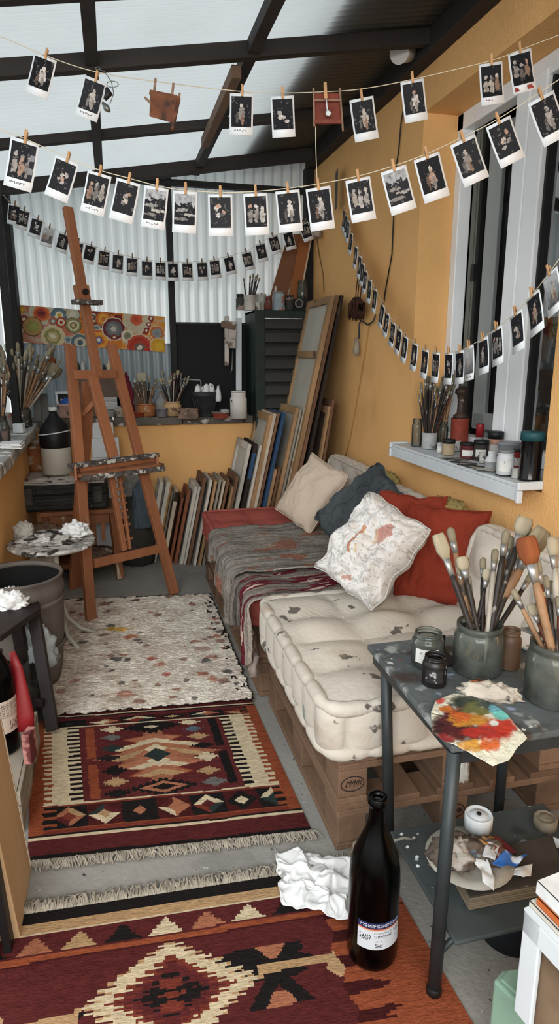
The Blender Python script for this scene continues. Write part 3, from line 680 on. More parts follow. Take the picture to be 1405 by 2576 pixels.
# ------------------------------------------------------------------ easel
e0 = Zp(228, 1565); e1 = Zp(440, 1497); eu = (e1 - e0).normalized(); eb = V((-eu.y, eu.x, 0)); ph = math.radians(13)
en = (eu.cross(V((0, 0, 1)) * math.cos(ph) + eb * math.sin(ph))).normalized()
def E_(x, y, off=0.0): return Pp(x, y, e0 + en * off, en)
ez = thing('studio_easel', 'tall orange brown wooden studio easel standing on the shaggy rug', 'easel', (e0.x, e0.y, 0))
def eb_(nm, a, b, w, h, off=0.0, lab=None):
    mb = MB(); mb.beam(E_(*a, off), E_(*b, off), w, h, side=eu if abs((E_(*b) - E_(*a)).normalized().dot(eu)) < .8 else V((0, 0, 1))); o = mb.build(nm, M_wood, ez, bev=.004)
    return o
eb_('leg', (176, 868), (229, 1560), .062, .034); eb_('leg', (279, 866), (438, 1494), .062, .034)
eb_('crossbar', (186, 943), (292, 941), .052, .022, .03)
eb_('lower_crossbar', (236, 1417), (405, 1379), .055, .024)
eb_('mast', (170, 522), (246, 950), .056, .036, .035)
eb_('mast', (231, 945), (285, 1150), .064, .034, .03)
for k, (a, b) in enumerate((((279, 1195), (312, 1385)), ((299, 1195), (326, 1382)))): eb_('ratchet_rail', a, b, .034 if k == 0 else .016, .03, .0)
for k in range(9):
    f = .1 + .85 * k / 9; mb = MB(); a = E_(286 + 33 * f, 1195 + 190 * f, .0); mb.beam(a, a + eu * .055, .01, .014); mb.build('ratchet_tooth', M_wood, ez)
# sliding canvas clamp
mb = MB(); mb.beam(E_(203, 718, .06), E_(210, 762, .06), .085, .045, side=eu); mb.build('clamp_block', M_wood, ez, bev=.004)
M_crust = mat('paint_crusted_wood', '#4f4a46', .8, .5, 30, bump=.8, bscale=60, spots=(('#b9b6b0', 24, .56, .06), ('#5d7484', 30, .66, .05)))
mb = MB(); mb.beam(E_(186, 759, .08), E_(252, 762, .08), .028, .07, side=V((0, 0, 1))); mb.build('clamp_shelf', M_crust, ez, bev=.004)
mb = MB(); p = E_(213, 735, .085); mb.tube([p, p - en * .0 + en * .02], .017, 14); mb.build('clamp_knob', M_black, ez)
# tray
tl, tr = E_(178, 1184, .05), E_(402, 1160, .05); dn = (E_(178, 1190) - E_(178, 1184)).normalized()
mb = MB(); mb.beam(E_(175, 1173, .04), E_(395, 1144, .04), .026, .05, side=V((0, 0, 1))); mb.build('tray_lip', M_crust, ez, bev=.003)
mb = MB(); mb.beam(E_(203, 1203, .12), E_(413, 1178, .12), .032, .03, side=V((0, 0, 1))); mb.build('tray_lip', M_crust, ez, bev=.003)
mb = MB(); mb.beam(E_(186, 1196, .08), E_(400, 1166, .08), .014, .11, side=V((0, 0, 1))); mb.build('tray_floor', M_wood, ez, bev=.002)
mb = MB(); mb.beam(E_(200, 1184, .03), E_(396, 1158, .03), .075, .012, side=V((0, 0, 1))); mb.build('tray_back', M_wood, ez, bev=.002)
for a in ((190, 1190), (396, 1160)):
    mb = MB(); mb.beam(E_(*a, .03), E_(*a, .125), .085, .014, side=V((0, 0, 1))); mb.build('tray_end', M_wood, ez, bev=.002)
# rear strut
bf = Zp(188, 1480); top = E_(222, 960, -.03); 
mb = MB(); mb.beam(top, bf, .085, .03, side=eu); mb.build('rear_leg', M_wood, ez, bev=.004)
mb = MB(); mb.beam(E_(244, 1002, .0), E_(207, 1045, -.1), .03, .012, side=V((0, 0, 1))); mb.build('brace', M_wood, ez, bev=.003)
# paint tube lying on the tray
# ------------------------------------------------------------------ helpers for small containers
M_lab = mat('paper_label', '#c6c6c2', .8, .12, 20, spots=(('#4b4b4b', 40, .6, .05),))
G_dirty = glass('dirty_jar_glass', '#eceeec', '#6d706a', .16, .08, 22)
G_murk = glass('murky_jar_glass', '#e6eae8', '#7b8079', .2, .1, 16)
G_clear = glass('clear_jar_glass', '#eef0ef', '#8b8c86', .1, .06, 20)
def place(cx, by, pw, ty, z):
    """container seen at pixel column cx with its base edge at by and rim at ty, standing on height z"""
    p = Zp(cx, by, z); r0 = pw / 2 * dep(p) / F; hd = V((p.x, p.y, 0)) - V((EYE.x, EYE.y, 0)); p = p + hd.normalized() * r0
    r = pw / 2 * dep(p) / F; d = dep(p); t = Yp(cx, ty, p.y); return V((p.x, p.y, z + .0015)), r, max(.012, t.z - z - r * .28)
PRO = {
 'jar': [(.92, 0), (1, .03), (1, .70), (.96, .78), (.80, .84), (.80, .87), (.86, .88), (.86, .91), (.80, .92), (.84, .95), (.84, 1)],
 'wide': [(.94, 0), (1, .04), (1, .74), (.9, .83), (.86, .86), (.92, .88), (.92, 1)],
 'cup': [(.93, 0), (.95, .02), (1, 1)],
 'tub': [(.78, 0), (.8, .02), (.94, .88), (1.0, .89), (1, 1)],
 'can': [(1, 0), (1, .04), (.97, .06), (.97, .92), (1, .94), (1, 1)],
 'bottle': [(.96, 0), (1, .03), (1, .55), (.9, .66), (.45, .78), (.34, .86), (.34, 1)],
 'flask': [(1, 0), (1, .45), (.75, .62), (.6, .7), (.6, .9)],
 'pot': [(.62, 0), (.64, .02), (.95, .8), (1, .81), (1, 1)],
 'gasjar': [(1, 0), (1, .75), (.9, .8), (.86, .82), (.88, .84), (.88, 1)],
 'mill': [(1, 0), (1, .08), (.55, .16), (.5, .55), (.62, .66), (.62, .72), (.95, .78), (.9, .9), (.3, 1)],
}
def jar(name, label, cat, cx, by, pw, ty, z, prof, mt, lid=None, lab=None, fill=None, open_=True, group=None, parts=None, labdir=0.0, labz=(.2, .62), at=None, n=24, labcol=None):
    loc, r, h = at if at else place(cx, by, pw, ty, z)
    t = thing(name, label, cat, loc, group)
    P = [(a * r, b * h) for a, b in PRO[prof]]; rt, zt = P[-1]
    mb = MB(); th = max(.0018, r * .06)
    pr = [(0, 0)] + P + ([(rt - th, zt)] + [(max(.001, a - th), max(b, th * 1.5)) for a, b in reversed(P[:-1])] + [(0, th * 1.5)] if open_ and not lid else [(0, zt)])
    mb.lathe(pr, loc, n); mb.build('body', mt, t)
    if lid:
        lm, lh, lr = lid; mb = MB(); L_ = lh * h; mb.lathe([(0, zt - L_ * .5), (rt * lr, zt - L_ * .5), (rt * lr, zt + L_ * .45), (rt * lr * .94, zt + L_ * .5), (0, zt + L_ * .5)], loc, n); mb.build('lid', lm, t)
    if fill and open_ and not lid:
        fm, fh = fill; k = 1; 
        ri = min(a for a, b in P if b <= fh * h * 1.2 + .001) - th * 1.2; mb = MB(); mb.lathe([(0, th * 1.6), (max(.002, ri), th * 1.6), (max(.002, max(a for a, b in P) * .9 - th if prof not in ('pot', 'tub') else ri), fh * h), (0, fh * h)], loc, n); mb.build('contents', fm, t)
    if lab:
        hd = math.atan2(-loc.y, -loc.x) + labdir; mb = MB(); rm = max(a for a, b in P) * 1.012
        mb.grid(10, 1, lambda u, v: loc + V((rm * math.cos(hd + (u - .5) * 1.5), rm * math.sin(hd + (u - .5) * 1.5), h * (labz[0] + (labz[1] - labz[0]) * v)))); mb.build('label', lab, t)
    return t, loc, r, h
# ------------------------------------------------------------------ brushes
BR = {}
def brush_proto(key, handle, bristle, L_, r, flat, bl, fr=1.0):
    """three small part meshes along +z with the tip up; reused by every brush of the kind"""
    a = MB(); a.tube([(0, 0, 0), (0, 0, L_ * .3), (0, 0, L_ * .72), (0, 0, L_ * .8)], [r * .45, r * .95, r * 1.1, r * .8], 7)
    b = MB(); b.tube([(0, 0, L_ * .79), (0, 0, L_ * .80 + bl * .5), (0, 0, L_ * .8 + bl)], [r * .95, r * 1.1 * fr, r * 1.25 * fr], 8, flat=1 / (1 + (flat - 1) * .5), fside=(1, 0, 0))
    d = MB(); d.tube([(0, 0, L_ * .8 + bl * .9), (0, 0, L_ * .8 + bl * 1.5), (0, 0, L_ * .8 + bl * 2.2), (0, 0, L_ * .8 + bl * 2.5)], [r * 1.15 * fr, r * 1.4 * fr * flat ** .5, r * 1.35 * fr * flat ** .5, r * (.5 if flat < 1.5 else 1.1 * flat ** .5) * fr], 8, flat=1 / flat, fside=(1, 0, 0))
    ms = []
    for q, nm, mt in ((a, 'handle', handle), (b, 'ferrule', M_ferrule), (d, 'bristles', bristle)):
        o = q.build(nm, mt); ms.append((nm, o.data)); bpy.data.objects.remove(o)
    BR[key] = (ms, L_ * .8 + bl * 2.5)
for k, hm in (('d', M_hd), ('w', M_hw), ('r', M_hr), ('p', M_hp)):
    brush_proto('round_' + k, hm, M_bristle, .24, .0042, 1.0, .016)
    brush_proto('flat_' + k, hm, M_bristle_p, .24, .005, 2.2, .018, 1.3)
brush_proto('big_pale', M_hd, M_bristle_p, .25, .006, 3.0, .034, .98)
brush_proto('big_brown', M_hw, M_bristle_b, .25, .007, 3.0, .03, 1.1)
brush_proto('huge_grey', M_hw, M_bristle, .26, .009, 3.0, .034, 1.35)
def brush(key, base, tip, label, group=None, parts=True, turn=0.0, thick=1.0):
    ms, L_ = BR[key]; base = V(base); tip = V(tip); d = tip - base; s = d.length / L_
    z = d.normalized(); x = (V((math.cos(turn), math.sin(turn), 0))); x = (x - z * x.dot(z)).normalized(); y = z.cross(x)
    M = Matrix((x * s * thick, y * s * thick, z * s)).transposed().to_4x4(); M.translation = base
    o = thing('paintbrush', label, 'paintbrush', (0, 0, 0), group); o.matrix_world = M
    for nm, me in ms:
        q = bpy.data.objects.new(nm, me); COL.objects.link(q); q.parent = o
    return o
def bunch(loc, r, h, n, ztip, spread, label, group, keys, seed, zvar=.25, squash=1.0, lean_=(0, 0), thick=1.0, mouth=.75):
    """brushes standing in a container: butts on its floor, stems against its rim"""
    rr = random.Random(seed)
    for k in range(n):
        a = 2 * PI * (k * .618) ; q = rr.uniform(.25, 1) ** .6
        tx = math.cos(a) * q; ty = math.sin(a) * q * squash
        z1 = (ztip - loc.z) * rr.uniform(1 - zvar, 1.04)
        mouthp = V((loc.x + tx * r * mouth, loc.y + ty * r * mouth, loc.z + h))
        tip = V((loc.x + tx * spread + lean_[0] * z1, loc.y + ty * spread * .8 + lean_[1] * z1, loc.z + z1))
        d = tip - mouthp; base = mouthp - d * ((mouthp.z - loc.z - .008) / max(.01, d.z))
        off = V((base.x - loc.x, base.y - loc.y, 0))
        if off.length > r * .7: base = V((loc.x, loc.y, base.z)) + off.normalized() * r * .7
        brush(rr.choice(keys), base, tip, label, group, turn=rr.uniform(0, PI), thick=thick)
# ------------------------------------------------------------------ work table on the right
TZ = .70
tb = thing('work_table', 'paint spattered grey work table on dark steel legs in front of the sofa', 'table', (.95, 1.45, 0))
MT_top = mat('spattered_tabletop', '#4d5354', .7, .35, 7, (1, 1, 1), .35, 40, spots=(('#8b8f8c', 13, .58, .08), ('#3a302c', 9, .58, .1), ('#7c8aa0', 21, .66, .04), ('#6e4a44', 26, .70, .03), ('#b7b9b6', 33, .68, .03)))
TX0, TX1, TY0, TY1 = .685, 1.25, 1.165, 1.71
mb = MB(); mb.add([(TX0, TY0, z) for z in (TZ - .018, TZ)] + [(TX1, TY0, z) for z in (TZ - .018, TZ)] + [(TX1, TY1, z) for z in (TZ - .018, TZ)] + [(TX0 + .012, TY1, z) for z in (TZ - .018, TZ)],
  [(0, 2, 4, 6), (1, 7, 5, 3), (0, 1, 3, 2), (2, 3, 5, 4), (4, 5, 7, 6), (6, 7, 1, 0)]); mb.build('tabletop', MT_top, tb, bev=.004)
mb = MB(); mb.box((TX0 + .03, TY0 + .012, TZ - .055), (TX1 - .03, TY0 + .03, TZ - .019)); mb.build('apron', M_steel, tb)
mb = MB(); mb.box((TX0 + .02, TY0 + .03, TZ - .05), (TX0 + .035, TY1 - .03, TZ - .019)); mb.build('apron', M_steel, tb)
LEG = [((.700, TY0 + .015), (.687, TY0 + .01)), ((.72, 1.62), (.765, 1.632)), ((1.14, 1.63), (1.145, 1.632)), ((1.22, TY0 + .02), (1.225, TY0 + .01))]
for (a, b) in LEG: mb = MB(); mb.tube([(a[0], a[1], TZ - .02), (b[0], b[1], .006)], .0165, 14); mb.build('leg', M_steel, tb)
for (a, b) in LEG: mb = MB(); mb.lathe([(0, .007), (.019, .007), (.019, .022), (.0166, .026)], (b[0], b[1], 0), 14); mb.build('foot_cap', M_black, tb)
SZ = .185
mb = MB(); SX0, SX1, SY0, SY1 = .715, 1.13, 1.14, 1.53
mb.box((SX0, SY0, SZ - .012), (SX1 + .1, SY1, SZ)); mb.build('lower_shelf', mat('grey_shelf_plate', '#3d4445', .6, .2, 8, spots=(('#aeb2b3', 30, .71, .02), ('#2b2f30', 6, .6, .1))), tb, bev=.004)
mb = MB(); mb.tube([(.69, TY0 + .012, .03), (.69, TY0 + .012, .12), (.72, TY0 + .0, .165), (.80, TY0 - .01, .172), (1.22, TY0 - .01, .172)], .009, 8); mb.build('shelf_stay', M_steel, tb)
# brush jars in front
tr_ = lambda x, y, d: Wp(x, y, d)
jA = jar('brush_jar', 'large murky glass jar packed with brushes in the middle of the work table', 'jar', 1196, 1712, 122, 1553, TZ, 'wide', G_murk, fill=(mat('murky_water', '#565a55', .3, .2), .3))
jB = jar('brush_jar', 'large cloudy glass jar of brushes at the right edge of the work table', 'jar', 1383, 1790, 140, 1600, TZ, 'wide', G_murk, fill=(mat('rusty_water', '#5a4a42', .4, .3), .4))
FG = [  # tip pixel, kind, label
 (1100, 1343, 'big_pale', 'wide pale bristled brush leaning left out of the middle jar'), (1131, 1326, 'round_w', 'brown pointed brush beside the wide pale one in the middle jar'),
 (1214, 1402, 'round_d', 'thin dark brush with silver point in the middle jar'), (1228, 1432, 'flat_d', 'short black handled flat brush in the middle jar'), (1176, 1447, 'round_r', 'short red brown brush stub in the middle jar'),
 (1274, 1333, 'round_d', 'black tipped slim brush in the middle jar'), (1322, 1302, 'flat_d', 'tallest silver ferrule flat brush in the middle jar'), (1285, 1348, 'round_w', 'pale handled brush behind the black tipped one'),
 (1368, 1332, 'huge_grey', 'huge grey bristled varnish brush leaning right'), (1330, 1345, 'big_pale', 'wide dusty brush behind the huge grey one'), (1245, 1380, 'round_p', 'pale thin handle leaning right in the middle jar'), (1290, 1420, 'round_r', 'orange brown handled brush in the middle jar'),
 (1340, 1440, 'round_d', 'dark handle leaning far right out of the middle jar'), (1150, 1420, 'round_d', 'thick black handle at the left of the middle jar'), (1262, 1465, 'flat_w', 'wooden handled brush at the front of the middle jar'), (1160, 1400, 'flat_d', 'black flat brush behind the red brown stub')]
def fgb(J, lst, mouthk):
    t, loc, r, h = J
    for i, (x, y, k, lb) in enumerate(lst):
        w = dep(loc) + (-.03 + .06 * ((i * 7) % 5) / 4); tip = Wp(x, y, w)
        dx = (tip - loc).dot(RGT); m_ = loc + RGT * max(-.8, min(.8, dx / .16)) * r * .72 + V((0, 0, h)) + V((0, r * .4 * (((i * 3) % 5) / 2 - 1), 0))
        d = tip - m_; base = m_ - d * ((h - .012) / d.z); o = V((base.x - loc.x, base.y - loc.y, 0))
        if o.length > r * .75: base = V((loc.x, loc.y, base.z)) + o.normalized() * r * .75
        brush(k, base, tip, lb, turn=YAW * -1 + (.5 if i % 3 else 0), thick=1.15 if 'round' in k else 1.0)
fgb(jA, FG, .7)
fgb(jB, [(1320, 1350, 'big_brown', 'wide orange brown bristled brush in the right hand jar'), (1348, 1405, 'round_r', 'red brown round brush beside the wide orange brown one'), (1390, 1352, 'flat_p', 'silver ferrule brush standing upright in the right hand jar'), (1288, 1482, 'round_w', 'thin brush leaning left over the rim of the right hand jar'), (1370, 1447, 'round_d', 'short dark brush in the right hand jar'), (1402, 1500, 'round_r', 'red handled brush at the right of the cloudy jar'), (1335, 1520, 'flat_r', 'stubby flat brush at the left of the cloudy jar'), (1385, 1460, 'round_d', 'dark slim brush behind the upright silver one'), (1360, 1490, 'flat_w', 'wooden brush at the front of the cloudy jar')], .7)
jar('glass_jar', 'open glass jar with white label and grey paint at the back of the work table', 'jar', 1071, 1688, 80, 1580, TZ, 'jar', G_murk, lab=M_lab, fill=(mat('grey_paint_crust', '#3b3a37', .6, .3), .5))
jar('glass_jar', 'small black ink jar with printed label at the front left of the table', 'jar', 1089, 1735, 61, 1642, TZ, 'jar', mat('black_ink_jar', '#1a1818', .35, .2, spots=(('#8d8d8d', 50, .66, .03),)), lab=mat('black_label', '#242223', .6, .3, 30, spots=(('#8f8f8f', 60, .6, .05),)), fill=(M_black, .85))
jar('glass_jar', 'brown glass jar half hidden behind the middle brush jar', 'jar', 1277, 1690, 52, 1578, TZ, 'jar', mat('brown_jar', '#5a4638', .5, .2, spots=(('#7b6753', 12, .6, .1),)), fill=(M_black, .8))
heap('paint_rag', 'stiff paint crusted rag lying between the two brush jars', 'rag', Zp(1233, 1752, TZ)[:], .075, .032, .038, mat('crusted_rag', '#a29a8e', .8, .3, 12, bump=.8, spots=(('#8e5432', 10, .58, .05), ('#2f2b29', 16, .66, .04))), 14, rot=-.55)
mb = MB(); p = Zp(1125, 1668, TZ + .002); mb.box((p.x - .045, p.y - .02, TZ + .001), (p.x + .03, p.y + .08, TZ + .006)); mb.box((p.x - .045, p.y + .075, TZ + .001), (p.x + .03, p.y + .08, TZ + .05))
tag(mb.build('lidded_tin', M_black), 'flat black tin with open lid behind the glass jars', 'tin')
mb = MB(); 
for k in range(4):
    p = Zp(1318, 1612, TZ + .002 + .003 * k); a = .3 + .15 * k; M = Matrix.Rotation(a, 4, 'Z'); M.translation = p; mb.box((-.05, -.075, 0), (.05, .075, .002), M=M)
tag(mb.build('paper_sheets', M_paper), 'white paper sheets fanned out behind the brown jar', 'paper')
# paper palette drooping over the table edge
pol = [(1083, 1795), (1095, 1765), (1140, 1745), (1190, 1752), (1235, 1772), (1275, 1800), (1300, 1830), (1325, 1856), (1300, 1875), (1280, 1900), (1240, 1911), (1200, 1897), (1160, 1882), (1120, 1868), (1085, 1845)]
PB = [(1118, 1832, 48, 34, '#3a191d'), (1165, 1840, 60, 34, '#4a1a1f'), (1140, 1805, 40, 26, '#52252a'), (1245, 1838, 55, 30, '#a52f22'), (1265, 1828, 34, 24, '#b23524'), (1180, 1812, 55, 20, '#b07a2e'), (1160, 1800, 26, 22, '#b85a28'), (1175, 1772, 48, 26, '#27332b'), (1205, 1785, 48, 18, '#5c5f33'), (1225, 1775, 30, 14, '#2f3c3a'), (1258, 1786, 30, 16, '#5f9fae'), (1262, 1803, 26, 12, '#62aea4'), (1105, 1765, 14, 10, '#b9504a'), (1185, 1876, 34, 14, '#b8873c'), (1230, 1874, 26, 14, '#b5582c'), (1115, 1862, 34, 12, '#7d2a2c'), (1240, 1822, 14, 8, '#c9c9c4'), (1215, 1845, 60, 16, '#9c2a24'), (1120, 1788, 20, 10, '#b2622c')]
def palc(px, py):
    n = noise.noise(V((px * .05, py * .09, 2))); n2 = noise.noise(V((px * .12, py * .2, 7))); q = c('#c3c3b2')
    for (x, y, a, b, cc) in PB:
        d = ((px - x) / a) ** 2 + ((py - y) / b) ** 2 + .55 * n + .3 * n2
        if d < 1: q = lerp(c(cc), q, max(0, d) ** 3 * .8)
    return q
PC = (1200, 1828)
def bd(u):
    k = u * len(pol); i = int(k) % len(pol); f = k - int(k); a, b = pol[i], pol[(i + 1) % len(pol)]; return (a[0] + (b[0] - a[0]) * f, a[1] + (b[1] - a[1]) * f)
def palp(u, v):
    b = bd(u); x, y = PC[0] + (b[0] - PC[0]) * v, PC[1] + (b[1] - PC[1]) * v
    p = Zp(x, y, TZ + .004); over = max(0, TY0 - p.y)
    p.z += .0035 * noise.noise(V((x * .03, y * .05, 1))) + .002
    if over > 0: p.z -= over * .25
    return p
mb = MB(); mb.grid(150, 46, palp, lambda u, v: palc(*(lambda b: (PC[0] + (b[0] - PC[0]) * v, PC[1] + (b[1] - PC[1]) * v))(bd(u))))
tag(mb.build('paper_palette', WETP, solid=.0012), 'torn paper palette of red, maroon, orange and turquoise paint hanging over the table edge', 'palette')
# ------------------------------------------------------------------ lower shelf things
o = thing('sketchbook_stack', 'old dark covered sketchbook with warped pages on the lower shelf', 'book', (.95, 1.27, SZ))
def slab(mb, pts, z0, z1): n = len(pts); mb.add([(x, y, z0) for x, y in pts] + [(x, y, z1) for x, y in pts], [tuple(range(n))[::-1], tuple(range(n, 2 * n))] + [(i, (i + 1) % n, n + (i + 1) % n, n + i) for i in range(n)])
bk = [(q.x, q.y) for q in (Zp(1178, 2292, SZ), Zp(1420, 2245, SZ), Zp(1385, 2130, SZ), Zp(1125, 2195, SZ))]
cx_, cy_ = sum(p[0] for p in bk) / 4, sum(p[1] for p in bk) / 4
for k in range(5):
    f = 1 - .012 * (k % 2) - .01 * R.random(); mb = MB(); slab(mb, [(cx_ + (x - cx_) * f, cy_ + (y - cy_) * f) for x, y in bk], SZ + .001 + k * .0072, SZ + .0075 + k * .0072); mb.build('page_block', mat('aged_pages', '#6b6050', .9, .35, 8, (1, 1, 14)), o, bev=.002)
mb = MB(); slab(mb, [(cx_ + (x - cx_) * 1.0, cy_ + (y - cy_) * 1.0) for x, y in bk], SZ + .0375, SZ + .042); mb.build('cover', mat('dark_book_cover', '#3c3732', .7, .3, 10, spots=(('#7a7066', 18, .66, .05),)), o, bev=.004)
BZ = SZ + .043
o = thing('palette_plate', 'oval white plate heaped with dried palettes and torn paper on the sketchbook', 'plate', Zp(1180, 2170, BZ))
L0 = Zp(1178, 2168, BZ)
mb = MB(); mb.lathe([(0, 0), (.07, 0), (.112, .014), (.115, .017), (.07, .005), (0, .005)], L0, 32); mb.build('plate_rim', mat('stained_plate', '#a9a69c', .5, .2, 10, spots=(('#5a544c', 12, .6, .06),)), o)
M_dried = mat('dried_palette', '#5b5048', .7, .4, 14, bump=.8, spots=(('#a9a39a', 12, .56, .06), ('#b0803f', 10, .68, .03), ('#5c6f80', 13, .68, .03), ('#7c3a34', 15, .69, .03)))
heap('dried_paint', '', '', (L0.x - .035, L0.y + .015, BZ + .012), .075, .06, .045, M_dried, 31, .4, parent=o); heap('dried_paint', '', '', (L0.x + .05, L0.y + .0, BZ + .012), .06, .05, .03, M_dried, 37, .4, parent=o)
def scrap(name, label, cat, pix, z, mt, curl=.01, seed=0, group=None, sag=0):
    P = [Zp(x, y, z) for x, y in pix]; n = len(P); cc = sum(P, V((0, 0, 0))) / n
    def fn(u, v):
        k = u * n; i = int(k) % n; f = k - int(k); b = P[i].lerp(P[(i + 1) % n], f); p = cc.lerp(b, v); p.z += curl * (noise.noise(V((p.x * 30, p.y * 30, seed))) + .5) + sag * v * v; return p
    mb = MB(); mb.grid(n * 5, 8, fn); return tag(mb.build(name, mt, solid=.0008), label, cat, group)
scrap('paper_strip', 'white twisted paper strip falling from the plate over the sketchbook', 'paper', [(1180, 2125), (1200, 2155), (1225, 2175), (1243, 2215), (1241, 2247), (1212, 2222), (1206, 2190), (1175, 2160)], BZ + .018, M_paper, .016, 3)
scrap('paper_note', 'white handwritten note propped beside the blue wrapper on the shelf', 'paper', [(1224, 2122), (1256, 2128), (1243, 2170), (1211, 2158)], BZ + .034, mat('note_paper', '#c6c8ca', .8, .05, 10, spots=(('#6b6f78', 40, .66, .03),)), .01, 5)
scrap('blue_wrapper', 'bright blue torn wrapper with white label on the lower shelf', 'wrapper', [(1235, 2178), (1270, 2158), (1300, 2152), (1325, 2168), (1300, 2180), (1262, 2188)], BZ + .03, mat('blue_foil', '#2f62a8', .4, .15, 8, spots=(('#d5d8dc', 9, .56, .03),)), .02, 7)
scrap('paper_scrap', 'torn white paper scrap under the blue wrapper', 'paper', [(1285, 2190), (1338, 2178), (1334, 2205), (1315, 2212), (1290, 2205)], BZ + .012, M_paper, .012, 9)
scrap('red_sleeve', 'dark red plastic sleeve behind the white note', 'sleeve', [(1240, 2110), (1258, 2112), (1298, 2150), (1270, 2155), (1252, 2140)], BZ + .02, mat('dark_red_plastic', '#5c1f22', .4, .2), .012, 11)
scrap('grey_film', 'translucent grey dried film of paint on the shelf plate', 'film', [(1285, 2135), (1312, 2112), (1345, 2122), (1360, 2150), (1352, 2162), (1310, 2158)], SZ + .002, mat('dried_film', '#7f8992', .4, .15), .004, 13)
p, r, h = place(1198, 2118, 68, 2072, BZ); t = thing('tape_roll', 'white round ribbed tape roll lying on the heaped plate of the lower shelf', 'tape roll', V((p.x, p.y, BZ + .02))); p = V((p.x, p.y, BZ + .02))
mb = MB(); mb.lathe([(0, 0), (r, 0), (r, .04), (r * .93, .044), (r * .9, .040), (r * .62, .038), (r * .6, .042), (r * .2, .042), (.0, .042)], p, 40, wob=lambda t, z: 1 + .012 * math.cos(30 * t)); mb.build('ribbed_ring', M_white, t)
mb = MB(); mb.lathe([(0, .0425), (r * .18, .0425), (r * .16, .046), (0, .046)], p, 16); mb.build('core', M_black, t)
p, r, h = place(1367, 2098, 58, 2060, SZ); t = thing('wooden_lid', 'brown ringed round wooden lid near the rear table leg', 'coaster', p)  # round wooden lid lying on the lower shelf
mb = MB(); mb.lathe([(0, 0), (r, 0), (r * .97, .03), (r * .8, .034), (r * .78, .03), (r * .5, .03), (r * .48, .034), (r * .2, .031), (0, .032)], p, 32); mb.build('ringed_disc', mat('ringed_wood', '#7b7364', .8, .3, 30), t)
scrap('saucer_piece', 'white broken saucer piece at the right edge of the shelf', 'saucer', [(1378, 2108), (1405, 2122), (1425, 2140), (1425, 2150), (1395, 2140), (1380, 2125)], SZ + .004, M_white, .006, 15, sag=.01)
scrap('paint_chip', 'white dried paint splash on the shelf plate right of the grey film', 'paint chip', [(1372, 2152), (1392, 2158), (1390, 2172), (1374, 2166)], SZ + .001, M_white, .002, 17)
for k, (x, y, lb) in enumerate(((1010, 2100, 'white paint crumb near the back left corner of the shelf'), (1024, 2132, 'white paint crumb below the topmost crumb on the shelf'), (1040, 2110, 'white paint crumb nearest the plate on the shelf'), (1048, 2157, 'white paint crumb at the middle left of the shelf'), (1050, 2180, 'white paint crumb nearest the front leg on the shelf'))):
    heap('paint_crumb', lb, 'paint crumb', Zp(x, y, SZ)[:], .006, .005, .006, M_white, k + 40, n=12)
# cable end over the shelf corner, hanging tag on the pallet
mb = MB(); mb.tube([Zp(968, 2128, .2), Zp(990, 2115, .21), Zp(1015, 2108, .205), Zp(1040, 2112, SZ + .006)], .004, 6); tag(mb.build('white_cable', mat('dirty_cord', '#8d8a82', .8)), 'short dirty white cable reaching over the left corner of the shelf', 'cable')
p = Yp(1162, 1935, 1.675)
heap('plastic_wrap', 'scrap of clear white plastic stuck on the front of the near pallet', 'wrap', (p.x, 1.672, p.z - .04), .022, .012, .085, mat('milky_plastic', '#a9aaa6', .4, .15), 22)
# ------------------------------------------------------------------ crates and books at bottom right
M_mint = mat('mint_metal', '#75917f', .5, .1, 6, spots=(('#5a6b62', 30, .68, .03), ('#a08a78', 8, .72, .03)))
z = .21; A, B_, C_ = Zp(1240, 2465, z), Zp(1262, 2440, z), Zp(1325, 2432, z)
o = thing('metal_box', 'mint green painted metal box with rubbed edges at the bottom right', 'box', (A.x + .08, A.y - .1, 0))
dd = V((.35, -1, 0)).normalized(); 
poly = [A, B_, C_, C_ + V((.3, 0, 0)), C_ + V((.3, -.35, 0)), A + dd * .34]
mb = MB(); slab(mb, [(q.x, q.y) for q in poly], .002, z); mb.build('box_body', M_mint, o, bev=.006)
mb = MB(); cc2 = sum(poly, V((0, 0, 0))) / 6; slab(mb, [(cc2.x + (q.x - cc2.x) * .93, cc2.y + (q.y - cc2.y) * .93) for q in poly], z + .0005, z + .008); mb.build('box_lid', M_mint, o, bev=.004)
zt = .47; a = Zp(1317, 2290, zt); b = Zp(1440, 2420, zt); dr = (b - a); dr.z = 0; dr.normalize(); nr_ = V((dr.y, -dr.x, 0)); nr_ = nr_ if nr_.x > 0 else -nr_
o = thing('magazine_crate', 'white open fronted box crate with brown cardboard inside standing on the mint green box', 'crate', (a.x, a.y, z + .009))
def cr(s, n_, zz): return V((a.x, a.y, 0)) + dr * s + nr_ * n_ + V((0, 0, zz))
zb = z + .0095
for nm, pts in (('side_panel', [(0, 0), (.045, 0), (.045, .012), (0, .012)]), ('side_panel', [(.30, 0), (.345, 0), (.345, .012), (.30, .012)])):
    mb = MB(); slab(mb, [cr(s, q, 0)[:2] for s, q in pts], zb, zt); mb.build(nm, M_white, o, bev=.003)
mb = MB(); slab(mb, [cr(s, q, 0)[:2] for s, q in ((0, 0), (.345, 0), (.345, .012), (0, .012))], zt - .05, zt); mb.build('top_rail', M_white, o, bev=.003)
mb = MB(); slab(mb, [cr(s, q, 0)[:2] for s, q in ((0, 0), (.345, 0), (.345, .25), (0, .25))], zt + .0005, zt + .006); mb.build('top_panel', M_white, o)
mb = MB(); slab(mb, [cr(s, q, 0)[:2] for s, q in ((.03, .014), (.34, .014), (.34, .24), (.03, .24))], zb, zt - .03); mb.build('cardboard_insert', mat('brown_cardboard', '#5d4a38', .85, .3, 3, (1, 1, 1), spots=(('#7b6650', 4, .55, .15),)), o)
zz = zt + .0065
